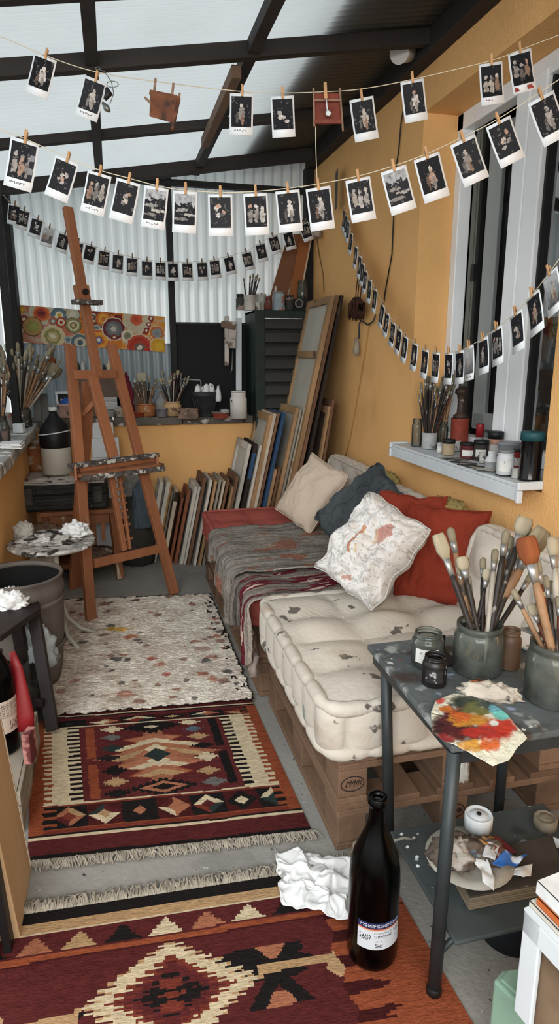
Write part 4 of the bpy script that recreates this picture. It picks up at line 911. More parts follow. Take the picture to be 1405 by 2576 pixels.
for k, (h_, cl, lb, s0, n0) in enumerate(((.012, '#b7b2a8', 'book with patterned spine, bottom of the stack on the white crate', .0, .012), (.016, '#b8602f', 'orange book in the stack on the white crate', .012, .018), (.03, '#cfd2d2', 'thick white book in the stack on the white crate', .004, .022), (.014, '#a9736c', 'pink covered book topmost of the stack on the white crate', .05, .05))):
    o = thing('book', lb, 'book', cr(s0, n0, zz)); q = [(s0, n0), (s0 + .25, n0), (s0 + .25, n0 + .19), (s0, n0 + .19)]
    mb = MB(); slab(mb, [cr(s, n_, 0)[:2] for s, n_ in [(s0 + .003, n0 + .003), (s0 + .247, n0 + .003), (s0 + .247, n0 + .187), (s0 + .003, n0 + .187)]], zz + .0015, zz + h_ - .0015); mb.build('pages', mat('book_pages', '#b9b4a8', .9, .2, 6, (1, 1, 40)), o)
    mb = MB(); slab(mb, [cr(s, n_, 0)[:2] for s, n_ in q], zz + h_ - .002, zz + h_); slab(mb, [cr(s, n_, 0)[:2] for s, n_ in q], zz, zz + .0015); slab(mb, [cr(s, n_, 0)[:2] for s, n_ in [(s0, n0), (s0 + .25, n0), (s0 + .25, n0 + .002), (s0, n0 + .002)]], zz, zz + h_); mb.build('cover', mat('cover_%d' % k, cl, .6, .12, 20, spots=(('#4b4744', 30, .68, .03),)), o); zz += h_ + .0008
p, r, h = place(1318, 2440, 120, 2330, 0.0)
p = Zp(1325, 2405, .0); t = thing('dark_basin', 'dark round basin standing on the floor under the lower shelf', 'basin', (p.x, p.y + .08, .001))
mb = MB(); mb.lathe([(0, .0), (.085, .0), (.1, .10), (.106, .105), (.098, .10), (.082, .008), (0, .008)], (p.x, p.y + .08, .001), 32); mb.build('basin_wall', mat('blue_black_plastic', '#1c2128', .5, .2), t)
# ------------------------------------------------------------------ wine bottle and crumpled paper
M_bot = mat('black_bottle_glass', '#020202', .22, .1, spec=.15)
def glyphs(u, v, rows, seed, cols=16):
    """illegible print: small blocks of dark strokes in text lines"""
    for (v0, v1, u0, u1, k, cc) in rows:
        if v0 < v < v1 and u0 < u < u1:
            x = (u - u0) / (u1 - u0) * k; i = int(x); f = x - i; y = (v - v0) / (v1 - v0)
            if f > .78: return None
            h = (i * 7919 + int(f * 4) * 104729 + int(y * 5) * 1299709 + seed * 31) % 7
            return cc if h < 4 else None
    return None
def bottle(name, label, base, r, h, labf, z0, z1, ang, half, mt=M_bot, labm=GLOSSP):
    o = thing(name, label, 'bottle', base); P = [(0, .012), (.75, .0), (.95, .01), (1, .035), (1, .50), (.97, .58), (.86, .66), (.62, .745), (.42, .81), (.335, .87), (.315, .93), (.31, .955), (.37, .957), (.38, .965), (.36, .972), (.36, .998), (.34, 1), (.22, 1), (.22, .97)]
    mb = MB(); mb.lathe([(a * r, b * h) for a, b in P], base, 40); mb.build('glass_body', mt, o)
    hd = math.atan2(-base[1], -base[0]) + ang; mb = MB()
    mb.grid(84, 54, lambda u, v: V(base) + V((r * 1.006 * math.cos(hd + (u - .5) * 2 * half), r * 1.006 * math.sin(hd + (u - .5) * 2 * half), h * (z0 + (z1 - z0) * v))), labf); mb.build('paper_label', labm, o)
    return o
def lab1(u, v):
    if v > .78:
        g = glyphs(u, v, [(.84, .95, .06, .97, 22, c('#a9adb8'))], 3); return g or c('#23284a')
    if v > .74: return c('#b05a3a')
    if v > .70: return c('#b9a08a')
    g = glyphs(u, v, [(.34, .56, .05, .30, 5, c('#2c2c2e')), (.60, .64, .35, .8, 24, c('#77777a')), (.44, .53, .36, .74, 12, c('#333336')), (.50, .66, .80, .95, 3, c('#333336')), (.30, .34, .38, .52, 8, c('#666669')), (.08, .22, .38, .55, 4, c('#3a3a3d')), (.3, .42, .82, .92, 3, c('#8b8b90'))], 5)
    return g or c('#b9bdc2')
bp_ = Zp(941, 2440); bp_.y += .0
bb = V((bp_.x + .01, bp_.y + .045, .008))
bottle('wine_bottle', 'large black wine bottle with blue and white label standing on the near rug', bb, .0655, .475, lab1, .16, .33, .35, .95)
# crumpled paper: one creased sheet
rpx = random.Random(2)
def crump(u, v):
    p = quadc(u, v); n = noise.fractal(V((u * 3, v * 3, 4)), 1, 2, 3); rdg = abs(noise.noise(V((u * 3.5, v * 3.3, 9)))) + .6 * abs(noise.noise(V((u * 8, v * 8, 3))))
    ed = min(u, 1 - u, v, 1 - v); p.z = .016 + .04 * max(0, .55 - rdg) * (.3 + min(1, ed * 4)) + .014 * (n + .5)
    p.x += .02 * noise.noise(V((u * 6, v * 6, 1))); p.y += .02 * noise.noise(V((u * 6, v * 6, 8))); return p
quadc = quad(Zp(705, 2142), Zp(893, 2168), Zp(722, 2290), Zp(905, 2325))
qa, qb, qc, qd = Zp(692, 2150), Zp(915, 2182), Zp(705, 2285), Zp(890, 2342)
quadc = quad(qa, qb, qc, qd)
mb = MB(); mb.grid(70, 70, crump); o = mb.build('crumpled_paper', M_paper, solid=.0006); tag(o, 'crumpled white paint wiping paper on the floor behind the wine bottle', 'paper')
# ------------------------------------------------------------------ instant photos on strings
def motif(kind, seed, pale=False):
    rr = random.Random(seed); bl = []
    bg = lerp(c('#0e0f14'), c('#2a2b2e'), rr.random() * .6)
    warm = lambda: rr.choice([c('#b5aca2'), c('#a39d98'), c('#c4beb8'), c('#a98a78'), c('#8d8783')])
    if kind == 'figure':
        x = rr.uniform(.42, .58); bl = [(x, .70, .09, .08, warm()), (x, .42, .17, .24, warm()), (x + .05, .25, .08, .18, mul(warm(), .6)), (x - .2, .3, .07, .2, mul(warm(), .35))]
    elif kind == 'group':
        for k in range(3): x = .22 + .28 * k; y = rr.uniform(.45, .6); bl += [(x, y + .17, .08, .07, warm()), (x, y - .12, .13, .22, mul(warm(), rr.uniform(.35, .9)))]
    elif kind == 'land':
        bl = [(.5, 1.02, 1.6, .34, c('#9fa3a5')), (rr.uniform(.2, .4), .48, .3, .06, c('#8d8b88')), (.7, .33, .33, .05, c('#a8a49e')), (.35, .18, .36, .05, c('#7d7a76')), (rr.uniform(.5, .8), .62, .05, .14, c('#2a2c2c'))]
    elif kind == 'bloom':
        for k in range(6): bl.append((rr.uniform(.3, .7), rr.uniform(.25, .75), rr.uniform(.07, .13), rr.uniform(.05, .1), warm()))
    def f(u, v):
        n = noise.fractal(V((u * 6, v * 8, seed)), 1, 2, 3); q = bg
        if pale: q = lerp(c('#4a4c4e'), c('#a9adae'), max(0, min(1, v * 1.1 + n * .3)))
        if n > .52: q = mul(lerp(q, c('#6d6a68'), .5), 1)
        for (x, y, a, b, cc) in bl:
            d = ((u - x) / a) ** 2 + ((v - y) / b) ** 2 + n * 1.1
            if d < 1: q = lerp(cc, mul(cc, .55), max(0, min(1, .5 + n)))
        return q
    return f
CW, CH = .0835, .134
SPR = {}
def photo(name, label, top, ang, n, kind, seed, w=CW, group=None, res=(14, 18), pale=False, marks=0, pin=True, pinlab='', pinmat=None, curl=.004, cardm=None, pings=None):
    """an instant photo hanging from its clothespin; top is the middle of its upper edge, n faces the room"""
    h = w * CH / CW; n = V(n).normalized(); up0 = V((0, 0, 1)); up0 = (up0 - n * up0.dot(n)).normalized(); r0 = up0.cross(n)
    a = math.radians(ang); r_ = r0 * math.cos(a) - up0 * math.sin(a); u_ = up0 * math.cos(a) + r0 * math.sin(a)
    def at(x, y, o=0.0): return top + r_ * (x * w) - u_ * (y * h) + n * (o + curl * (4 * (y - .5) ** 2 - 1) * (w / CW))
    mb = MB(); k = 5
    mb.grid(1, k, lambda u, v: at(u - .5, 1 - v)); card = mb.build(name, cardm or M_card, solid=.0008)
    tag(card, label, 'photo', group)
    mb = MB(); mb.grid(res[0], res[1], lambda u, v: at((u - .5) * .86, .80 - v * .73, .0012), motif(kind, seed, pale), sm=False); mb.build('print', GLOSSP, card)
    if marks:
        rr = random.Random(seed); mb = MB(); x = -.3
        for q in range(5 if marks == 1 else 3):
            pts = [at(x + .02 * j + rr.uniform(-.012, .012), .885 + rr.uniform(-.03, .03), .0016) for j in range(5)]; mb.tube(pts, w * .009, 4); x += .11
        mb.build('handwriting', MATS['ink_red'] if marks == 2 else MATS['ink_dark'], card)
    if pin:
        mb = MB(); a_, b_ = at(.02, -.20, .004), at(.02, .075, .004); mb.beam(a_, b_, w * .10, w * .05, side=r_); mb.beam(at(.02, -.17, -.004), at(.02, .06, -.003), w * .10, w * .05, side=r_)
        p = mb.build('clothespin', pinmat or M_pin, bev=.001); tag(p, pinlab or ('clothespin on the ' + label), 'clothespin', pings)
        if w > .06:
            mb = MB(); q = at(.02, -.05, .0); mb.tube([q - r_ * w * .06, q + r_ * w * .06], w * .03, 6); mb.build('spring', M_iron, p)
    return at
mat('ink_dark', '#3a3a3e', .8); mat('ink_red', '#8d3a34', .8)
FH = V((SY, CY, 0)); NV = -FH
def wline(pts, w, r, label, name='string', sagpts=True, m=None):
    P = [Wp(x, y, w) if not callable(w) else Wp(x, y, w(x)) for x, y in pts]; Q = []
    for i in range(len(P) - 1):
        p0, p1, p2, p3 = P[max(i - 1, 0)], P[i], P[i + 1], P[min(i + 2, len(P) - 1)]
        for k in range(6):
            t = k / 6; Q.append(.5 * ((2 * p1) + (p2 - p0) * t + (2 * p0 - 5 * p1 + 4 * p2 - p3) * t * t + (3 * p1 - p0 - 3 * p2 + p3) * t ** 3))
    Q.append(P[-1]); mb = MB(); mb.tube(Q, r, 5); return tag(mb.build(name, m or M_string), label, 'string')
wu = lambda x: 2.12 - .02 * x / 1400
UP = [  # corner pixels of the upper edge (left, right), kind, marks, what it shows
 ((87, 132), (142, 152), 'figure', 0, 'pale shrouded figure under a bright sky'), ((215, 190), (266, 208), 'figure', 1, 'light figure with raised arms and scribbled border'), ((578, 234), (637, 236), 'figure', 1, 'standing figure and a scrawled caption below'),
 ((680, 243), (738, 240), 'bloom', 0, 'pink and white burst on black'), ((878, 252), (938, 241), 'figure', 0, 'pink seated figure between dark trees'), ((1007, 207), (1064, 197), 'figure', 0, 'single white drooping bird shape on black'),
 ((1205, 162), (1262, 154), 'group', 2, 'grey crowd and red handwriting below'), ((1277, 135), (1334, 121), 'group', 0, 'two dim figures and red paint patches below')]
MID = [((28, 343), (98, 362), 'group', 1, 'group of figures beside a narrow film strip'), ((143, 391), (195, 412), 'bloom', 0, 'faint white petals on black'), ((222, 428), (279, 444), 'group', 1, 'three pale vessels and a scribbled border'),
 ((294, 447), (352, 463), 'bloom', 0, 'pale blossom over grey stones'), ((364, 466), (423, 475), 'land', 1, 'dark seated group before a grey lake'), ((435, 479), (496, 483), 'land', 0, 'grey harbour with masts on the horizon'), ((523, 489), (583, 489), 'bloom', 0, 'white cloud shape on dark ground'),
 ((611, 488), (672, 485), 'group', 0, 'crowd in a grey street with pink dress'), ((692, 482), (752, 476), 'figure', 0, 'small pink figure standing on black'), ((768, 476), (830, 467), 'figure', 0, 'child figure with arms spread'),
 ((868, 455), (930, 443), 'group', 0, 'white flowers scattered over dark leaves'), ((957, 434), (1020, 414), 'land', 0, 'rocky landscape with trees'), ((1040, 403), (1103, 382), 'figure', 0, 'white robed figure on black'), ((1132, 365), (1193, 338), 'figure', 0, 'bright sitter between two dark trees'),
 ((1222, 320), (1281, 291), 'bloom', 0, 'white rounded shape above dark rocks'), ((1328, 260), (1390, 228), 'figure', 0, 'pale face and rose under grey clouds')]
seed = 1
for nm, L_, wf in (('upper', UP, wu), ('middle', MID, lambda x: 2.03 - .13 * max(0, x - 800) / 600)):
    for (a, b, kind, mk, desc) in L_:
        cx, cyy = (a[0] + b[0]) / 2, (a[1] + b[1]) / 2; ang = math.degrees(math.atan2(b[1] - a[1], b[0] - a[0])); w = wf(cx)
        wid = min(.092, math.hypot(b[0] - a[0], b[1] - a[1]) * w / F); at = photo('instant_photo', 'instant photo of %s on the %s string' % (desc, nm), Wp(cx, cyy, w), ang, NV, kind, seed, w=max(.075, wid), marks=mk, pinlab='wooden clothespin holding the photo of %s' % desc, pale=False, res=(26, 34)); seed += 1
        if 'film strip' in desc:
            mb = MB()
            for q in range(5): mb.grid(1, 1, lambda u, v, q=q: at(.26 + u * .16, .12 + .135 * (q + .92 - v * .9), .0016), lambda u, v, q=q: (c('#222428'), c('#77787a'))[q % 2], sm=False)
            mb.build('film_strip', GLOSSP, bpy.data.objects[[o.name for o in COL.objects if o.get('category') == 'photo'][-1]])
        if 'paint patches' in desc:
            cardo = [o for o in COL.objects if o.get('category') == 'photo'][-1]
            for (x0, x1) in ((-.42, -.22), (.12, .40)): mb = MB(); mb.grid(1, 1, lambda u, v: at(x0 + u * (x1 - x0) * (1 - .3 * v), .95 - .10 * v, .0016)); mb.build('paint_patch', MATS['ink_red'], cardo)
wline([(-260, 20), (-120, 55), (0, 92), (115, 140), (238, 180), (400, 206), (604, 230), (706, 234), (817, 231), (907, 224), (1031, 201), (1232, 153), (1305, 126), (1405, 88), (1500, 50)], wu, .0014, 'thin cotton string strung highest across the room, carrying eight photos')
wline([(-260, 200), (-120, 262), (0, 325), (58, 347), (170, 397), (250, 428), (323, 448), (391, 466), (460, 478), (552, 484), (634, 482), (721, 474), (798, 463), (895, 444), (987, 418), (1072, 387), (1159, 347), (1247, 302), (1345, 240), (1420, 190)], lambda x: 2.03 - .13 * max(0, x - 800) / 600, .0014, 'sagging cotton string across the middle of the room, carrying sixteen photos')
# low back string of small photos
BS = [(37, 515, 10), (61, 528, 15), (95, 550, 17), (124, 572, 16), (163, 588, 18), (197, 608, 14), (229, 616, 14), (263, 630, 9), (297, 639, 6), (332, 647, 4), (369, 655, 2), (403, 658, 1), (434, 660, 0), (470, 660, -1), (507, 659, -3), (538, 654, -7), (573, 645, -12), (618, 634, -14), (653, 613, -13), (685, 594, -17), (722, 583, -16), (762, 562, -22)]
ORD = 'first second third fourth fifth sixth seventh eighth ninth tenth eleventh twelfth thirteenth fourteenth fifteenth sixteenth seventeenth eighteenth nineteenth twentieth twenty-first twenty-second twenty-third twenty-fourth twenty-fifth twenty-sixth twenty-seventh'.split()
YS = 5.0
for k, (x, y, a) in enumerate(BS):
    pl = k == 3
    photo('small_instant_photo', ('washed out pale photo on the low back string, fourth from the left' if pl else 'small dark photo on the low back string, %s from the left' % ORD[k]), Yp(x, y, YS), a, (0, -1, 0), ['figure', 'group', 'bloom', 'group'][k % 4], 60 + k, w=.079, group='photos on the low back string', res=(9, 12), pale=pl, curl=.002, pinlab='grey clothespin on the low back string, %s from the left' % ORD[k], pinmat=M_pin_d, pings='clothespins on the low back string')
mb = MB(); mb.tube([Yp(x, y, YS) for x, y in [(8, 490), (20, 505)] + [(x, y - 1) for x, y, a in BS] + [(772, 548)]], .0016, 5); tag(mb.build('string', M_string), 'thin low string hung along the back panels with small photos', 'string')
# string of photos running along the house wall and past the window
RP0 = V((1.565, 4.85, 0)); RP1 = V((1.325, 1.95, 0)); rn = V((RP1.y - RP0.y, RP0.x - RP1.x, 0)).normalized(); rn = rn if rn.x < 0 else -rn
RS = [(866, 527), (870, 540), (876, 554), (883, 585), (895, 619), (905, 643), (912, 661), (919, 680), (930, 703), (943, 727), (962, 765), (974, 786), (989, 810), (1004, 827), (1019, 845), (1043, 863), (1069, 879), (1096, 886), (1128, 887), (1155, 883), (1178, 872), (1213, 852), (1247, 826), (1296, 788), (1338, 741), (1381, 687)]
RPT = [Pp(x, y, RP0, rn) for x, y in RS]
tdir = (RP1 - RP0).normalized()
for k, p in enumerate(RPT):
    q0, q1 = RPT[max(0, k - 1)], RPT[min(len(RPT) - 1, k + 1)]; dd = q1 - q0
    sl = math.degrees(math.atan2(dd.z, Vector2 if False else math.hypot(dd.x, dd.y)))
    kind = ['figure', 'figure', 'group', 'bloom', 'figure'][k % 5]; near = k > 14
    photo('wall_string_photo', 'dark instant photo on the wall string, %s from its far end' % ORD[k] + (' with scrawled border' if k == 20 else ''), p, max(-26, min(26, -sl * (.45 if k < 10 else .75))), rn, kind, 120 + k, w=.082, group='photos along the wall string', res=(16, 20) if near else (9, 12), pale=(k == 20 or k == 25), marks=1 if k == 20 else 0, curl=.003, pinlab='clothespin on the wall string, %s from its far end' % ORD[k], pings='clothespins along the wall string')
mb = MB(); mb.tube([Pp(858, 500, RP0, rn)] + RPT + [Pp(1440, 600, RP0, rn)], .0014, 5); tag(mb.build('string', M_string), 'string of photos running along the ochre wall and past the window', 'string')
# ------------------------------------------------------------------ odd things hanging from the upper string
M_toy = mat('toy_chair_wood', '#6a4029', .7, .35, 20, spots=(('#3c2a20', 20, .6, .1),)); M_toyl = mat('toy_chair_legs', '#7d6350', .7, .3, 20); M_toyr = mat('red_stool_board', '#6e3428', .7, .25, 20)
o = thing('toy_chair', 'tiny brown wooden chair hung upside down by its legs on the upper string', 'toy chair', Wp(412, 265, 2.11))
def wb(nm, a, b, w, h, m, d=2.11, par=None, d2=None):
    mb = MB(); mb.beam(Wp(a[0], a[1], d), Wp(b[0], b[1], d2 or d), w, h, side=FH); return mb.build(nm, m, par or o, bev=.001)
mb = MB(); q = [Wp(379, 231, 2.09), Wp(446, 246, 2.09), Wp(432, 309, 2.13), Wp(376, 293, 2.13)]; q2 = [p + V((.0, .014, .006)) for p in q]
mb.add(q + q2, [(0, 1, 2, 3), (7, 6, 5, 4), (0, 4, 5, 1), (1, 5, 6, 2), (2, 6, 7, 3), (3, 7, 4, 0)]); mb.build('seat', M_toy, o, bev=.002)
wb('leg', (391, 198), (387, 234), .007, .007, M_toyl); wb('leg', (436, 209), (432, 242), .007, .007, M_toyl); wb('leg', (364, 245), (380, 260), .007, .007, M_toyl); wb('leg', (452, 234), (448, 252), .006, .006, M_toyl)
wb('back_post', (450, 245), (433, 326), .012, .010, M_toy); wb('back_rail', (376, 232), (445, 246), .008, .014, M_toy)
o = thing('toy_stool', 'small red brown wooden stool with pale rails pinned to the upper string', 'toy stool', Wp(824, 270, 2.1))
mb = MB(); mb.add([Wp(790, 235, 2.11), Wp(855, 235, 2.11), Wp(858, 312, 2.11), Wp(790, 315, 2.11)] + [Wp(790, 235, 2.13), Wp(855, 235, 2.13), Wp(858, 312, 2.13), Wp(790, 315, 2.13)], [(0, 1, 2, 3), (7, 6, 5, 4), (0, 4, 5, 1), (1, 5, 6, 2), (2, 6, 7, 3), (3, 7, 4, 0)]); mb.build('seat_board', M_toyr, o, bev=.002)
wb('leg', (788, 222), (790, 318), .006, .006, M_toyl, 2.095); wb('leg', (854, 222), (862, 330), .006, .006, M_toyl, 2.095); wb('rail', (790, 252), (857, 252), .005, .005, M_toyl, 2.094); wb('rail', (790, 307), (858, 306), .012, .012, M_toyr, 2.094)
mb = MB(); mb.beam(Wp(817, 208, 2.085), Wp(819, 249, 2.085), .010, .008, side=RGT); tag(mb.build('clothespin', M_pin, bev=.001), 'broad clothespin pinning the red brown toy stool', 'clothespin')
mb = MB(); mb.tube([Wp(820, 250, 2.085), Wp(823, 280, 2.085)], .0022, 6); mb.tube([Wp(823, 278, 2.083), Wp(826, 285, 2.083), Wp(824, 291, 2.083)], [.004, .010, .005], 10, flat=.35, fside=RGT); tag(mb.build('little_spoon', M_white), 'little white spoon dangling in front of the red brown stool', 'spoon')
wline([(793, 318), (794, 380), (796, 430), (797, 455)], 2.1, .0014, 'short thread hanging straight down from the red brown toy stool', 'thread')
o = thing('wire_trinket', 'tangle of silver wire with dark charms beside the second photo', 'trinket', Wp(270, 230, 2.11))
mb = MB(); mb.tube([Wp(246 + 2 * math.sin(k) * 3, 172 + 4 * math.cos(k), 2.11) for k in range(8)] + [Wp(262, 180, 2.11), Wp(280, 205, 2.11), Wp(286, 235, 2.11), Wp(276, 262, 2.11)], .0014, 5); mb.tube([Wp(283 + 15 * math.cos(k * .7), 212 + 8 * math.sin(k * .7), 2.10) for k in range(10)], .0012, 5); mb.build('wire_loop', M_iron, o)
mb = MB(); mb.tube([Wp(268, 222, 2.1), Wp(274, 235, 2.1), Wp(264, 250, 2.1)], [.006, .012, .006], 8); mb.build('charm', M_black, o)
mb = MB(); mb.tube([Wp(258, 258, 2.1), Wp(268, 272, 2.1), Wp(275, 280, 2.1)], [.004, .011, .005], 8); mb.build('charm', M_iron, o)
# ------------------------------------------------------------------ on the house wall
M_lamp = mat('lamp_white', '#c4c1ba', .5, .08)
p = Xp(1030, 128, 1.58); o = thing('wall_spotlight', 'small white spotlight with bracket fixed high on the ochre wall under the rafter', 'lamp', p)
mb = MB(); a, b = Xp(1052, 130, 1.58), Xp(1003, 132, 1.42); mb.tube([a, a.lerp(b, .45), a.lerp(b, .5), a.lerp(b, .9), b], [.022, .030, .042, .046, .050], 16); mb.build('lamp_head', M_lamp, o)
mb = MB(); mb.beam(Xp(1050, 108, 1.595), Xp(1052, 150, 1.595), .04, .02); mb.build('bracket', M_lamp, o)
def wallcord(nm, lab, pts, r, m, X=1.592):
    P = [Xp(x, y, X) for x, y in pts]; mb = MB(); mb.tube(P, r, 6); return tag(mb.build(nm, m), lab, 'cable')
wallcord('cable', 'black cable running from the spotlight down the ochre wall', [(1033, 150), (1030, 185), (1020, 240), (1008, 310), (1002, 380), (995, 420), (990, 530), (985, 640), (976, 690), (968, 735), (965, 760)], .004, M_black)
wallcord('cable', 'thin ochre painted cord running down the wall behind the far pillow', [(928, 815), (915, 900), (895, 1020), (880, 1100), (868, 1150)], .0028, mat('painted_cord', '#a87c44', .8))
wallcord('cable', 'thin dark cord on the wall above the tall leaning canvases', [(795, 590), (802, 640), (812, 690), (814, 735)], .003, mat('brown_cord', '#6b5030', .8), 1.594)
M_yarn = mat('brown_yarn', '#43271c', .95, .4, 40, (1, 1, .2), bump=.6)
o = thing('yarn_bundle', 'dark brown yarn bundle with tassel strands hanging on the ochre wall', 'yarn bundle', Xp(897, 775, 1.56))
mb = MB()
for k in range(16):
    x = 880 + k * 2.3; mb.tube([Xp(896 + (k % 5) * 3 - 6, 750, 1.56), Xp(x, 765, 1.55 - .02 * (k % 3)), Xp(x - 2, 785, 1.55), Xp(x + (k % 3) - 5 * (k < 3), 800 + (k * 5) % 9, 1.565)], [.008, .011, .010, .003], 6)
mb.build('tassel', M_yarn, o)
mb = MB()
for x in (893, 898, 905): mb.tube([Xp(x + 6, 700, 1.585), Xp(x + 3, 725, 1.57), Xp(x, 756, 1.56)], .0035, 5)
mb.build('hanging_cord', M_yarn, o)
o = thing('glass_pendant', 'clear glass pendant on a twisted dark cord below the brown yarn bundle', 'pendant', Xp(895, 870, 1.57))
mb = MB(); mb.tube([Xp(944, 792, 1.585), Xp(938, 808, 1.585), Xp(925, 817, 1.585), Xp(915, 812, 1.585), Xp(907, 806, 1.58), Xp(903, 815, 1.58), Xp(902, 852, 1.575)], .005, 6); mb.build('twisted_cord', M_slate, o)
mb = MB(); q = Xp(896, 872, 1.57); mb.lathe([(0, -.06), (.018, -.055), (.024, -.03), (.02, 0), (.016, .03), (.012, .055), (0, .06)], q, 14); mb.build('glass_drop', glass('pendant_glass', '#e6e6e2', '#b9b5aa', .3), o)
heap('dried_bundle', 'small pale bundle hanging at the corner of the wall under the middle string', 'bundle', Xp(794, 598, 1.55)[:], .04, .05, .07, mat('pale_bundle', '#a79d8d', .9, .3, 20, bump=.6), 51)
mb = MB(); p = Xp(845, 478, 1.55); mb.add([p + V((-.01, -.05, .12)), p + V((.01, .05, .12)), p + V((.012, .06, -.12)), p + V((-.012, -.06, -.12))], [(0, 1, 2, 3)]); tag(mb.build('edge_on_print', mat('dark_print', '#33363c', .5, .6, 20), solid=.003), 'dark print seen nearly edge on, hanging beside the tenth photo', 'print')
# ------------------------------------------------------------------ painting on the back panel
PTL, PTR, PBL, PBR = Yp(39, 766, 5.39), Yp(415, 797, 5.39), Yp(39, 860, 5.39), Yp(414, 886, 5.39)
CIR = [(.04, .88, .025, ('#c49a3c', '#b5802f')), (.165, .82, .072, ('#5d2228', '#8f3a2c', '#b8602f', '#a9a590')), (.28, .80, .055, ('#b58e35', '#c3bda4', '#5b6f78', '#4d6068')), (.37, .86, .045, ('#b9b5a0', '#a5a18c')), (.055, .62, .026, ('#c9bfa5', '#7d2a24')), (.02, .30, .024, ('#7d2a24', '#a55344')), (.11, .45, .062, ('#8a8a45', '#83834a', '#9b7a4a')), (.24, .63, .03, ('#c2bca8', '#6d6a66', '#a5573f')), (.295, .62, .034, ('#8f3a2c', '#c2bca8', '#a03f2c')), (.375, .56, .05, ('#b9a27a', '#6e6c45', '#bdb79c', '#7d7a50')), (.24, .22, .072, ('#c2bca8', '#a89a6a', '#7d7a4e', '#b5a87e')), (.34, .16, .028, ('#556a78', '#8d8f88')), (.42, .10, .06, ('#3f5260', '#a9a48e', '#4d626c')), (.50, .82, .03, ('#c5c0b0', '#37322f', '#a9a48e')), (.575, .80, .052, ('#b5672f', '#c09036', '#b5602a')), (.53, .52, .03, ('#4d5c66', '#8b8d88')), (.545, .20, .075, ('#c5c2bb', '#4a5a78', '#b5602a', '#c08a30', '#c5823a', '#a9552a')), (.645, .55, .075, ('#a9a59a', '#6d6f6e', '#5a5c5e', '#5d2228')), (.65, .32, .018, ('#c9bfa5', '#7d2a24')), (.74, .38, .042, ('#6a6a58', '#7d7a60', '#c2bca8')), (.80, .86, .085, ('#a8482f', '#b5553a', '#b0a58c', '#b0a58c')), (.90, .92, .018, ('#c9c4b5', '#7d2a24')), (.885, .75, .017, ('#c9c4b5', '#7d2a24')), (.87, .58, .017, ('#c9c4b5', '#7d2a24')), (.945, .52, .05, ('#72777a', '#7b8083', '#a9622f')), (.825, .08, .09, ('#c5bfae', '#5d5550', '#a03a2a', '#962f25', '#a8452c')), (.96, .14, .06, ('#c09a30', '#b58a2a'))]
def circ(u, v):
    n = noise.noise(V((u * 14, v * 6, 3))); n2 = noise.noise(V((u * 40, v * 14, 9)))
    if u < .42: q = lerp(c('#a5604a'), c('#a9a08e'), max(0, min(1, .45 + n * 1.2 - u * .8)))
    elif u < .70: q = c('#b56a28') if n > -.2 else c('#6d2226')
    else: q = lerp(c('#bd7d2e'), c('#b0a890'), max(0, min(1, n * 2 + .2)))
    if .46 < u < .66 and .3 < v < .68 and n > -.35: q = c('#5d2127')
    if .845 < u < .925 and abs((u - .885) - (v - .75) * .1) < .02 and .45 < v < 1: q = c('#86302a')
    for (x, y, r, cs) in CIR:
        d = math.hypot(u - x, (v - y) * .255) / r + .10 * n2
        if d < 1: q = c(cs[min(len(cs) - 1, int(d * len(cs)))])
        elif d < 1.09: q = c('#b8b09a') if (x * 100) % 2 < 1 else c('#4a3c30')
    return q
o = thing('circles_painting', 'long unframed canvas of orange, red and grey circles on the back panel', 'painting', (PBL.x, 5.39, PBL.z))
qp = lambda u, v: (PBL * (1 - u) + PBR * u) * (1 - v) + (PTL * (1 - u) + PTR * u) * v
mb = MB(); mb.grid(260, 70, lambda u, v: qp(u, v) - V((0, .0, 0)), circ, sm=False); mb.build('painted_face', PAINT, o)
mb = MB(); a = [PBL, PBR, PTR, PTL]; b = [p + V((0, .02, 0)) for p in a]; mb.add(a + b, [(0, 4, 5, 1), (1, 5, 6, 2), (2, 6, 7, 3), (3, 7, 4, 0), (4, 7, 6, 5)]); mb.build('stretched_edge', mat('canvas_edge', '#b0a896', .9, .1), o)
# ------------------------------------------------------------------ things on the back ledge
ZB = 1.0765
def cup_mat(k, col, sp='#6a655e', th=.62): return mat('cup_' + k, col, .7, .2, 14, spots=((sp, 16, th, .06),), bump=.3)
def item(name, label, cat, cx, by, pw, ty, prof, mt, z=ZB, dy=0.0, **k):
    loc, r, h = place(cx, by, pw, ty, z)
    if z < 1.6 and loc.y > 5.28: q = Yp(cx, by, 5.28); loc = V((q.x, 5.28, loc.z)); r = pw / 2 * dep(q) / F; h = Yp(cx, ty, 5.28).z - z
    if z > 1.6:   # cabinet top, seen from below: stand the item just behind its front edge
        yy = CYF + (.05 if by > 776 else .12); q = Yp(cx, by, yy); loc = V((q.x, yy, z)); r = pw / 2 * dep(q) / F; h = (by - ty) * dep(q) / F * 1.03
    return jar(name, label, cat, cx, by, pw, ty, z, prof, mt, at=(loc, r, h), **k)
M_terr = cup_mat('terracotta', '#a0663f', '#b9ab98', .58)
M_creamp = cup_mat('cream_pot', '#b0936c', '#6a5038', .58)
jt = item('clay_pot', 'terracotta pot of brushes on the back ledge right of the easel', 'pot', 369, 1049, 47, 1008, 'wide', M_terr)
bunch(jt[1], jt[2], jt[3], 14, jt[1].z + .30, .14, 'brush in the terracotta pot on the back ledge', 'brushes in the terracotta pot', ['round_d', 'round_p', 'round_w', 'flat_d'], 4, thick=.85)
jc = item('clay_pot', 'cream pot of brushes on the back ledge left of the dark bucket', 'pot', 434, 1048, 46, 1003, 'wide', M_creamp)
bunch(jc[1], jc[2], jc[3], 18, jc[1].z + .34, .15, 'brush in the cream pot on the back ledge', 'brushes in the cream pot', ['round_d', 'round_p', 'round_w', 'flat_d'], 9, thick=.85)
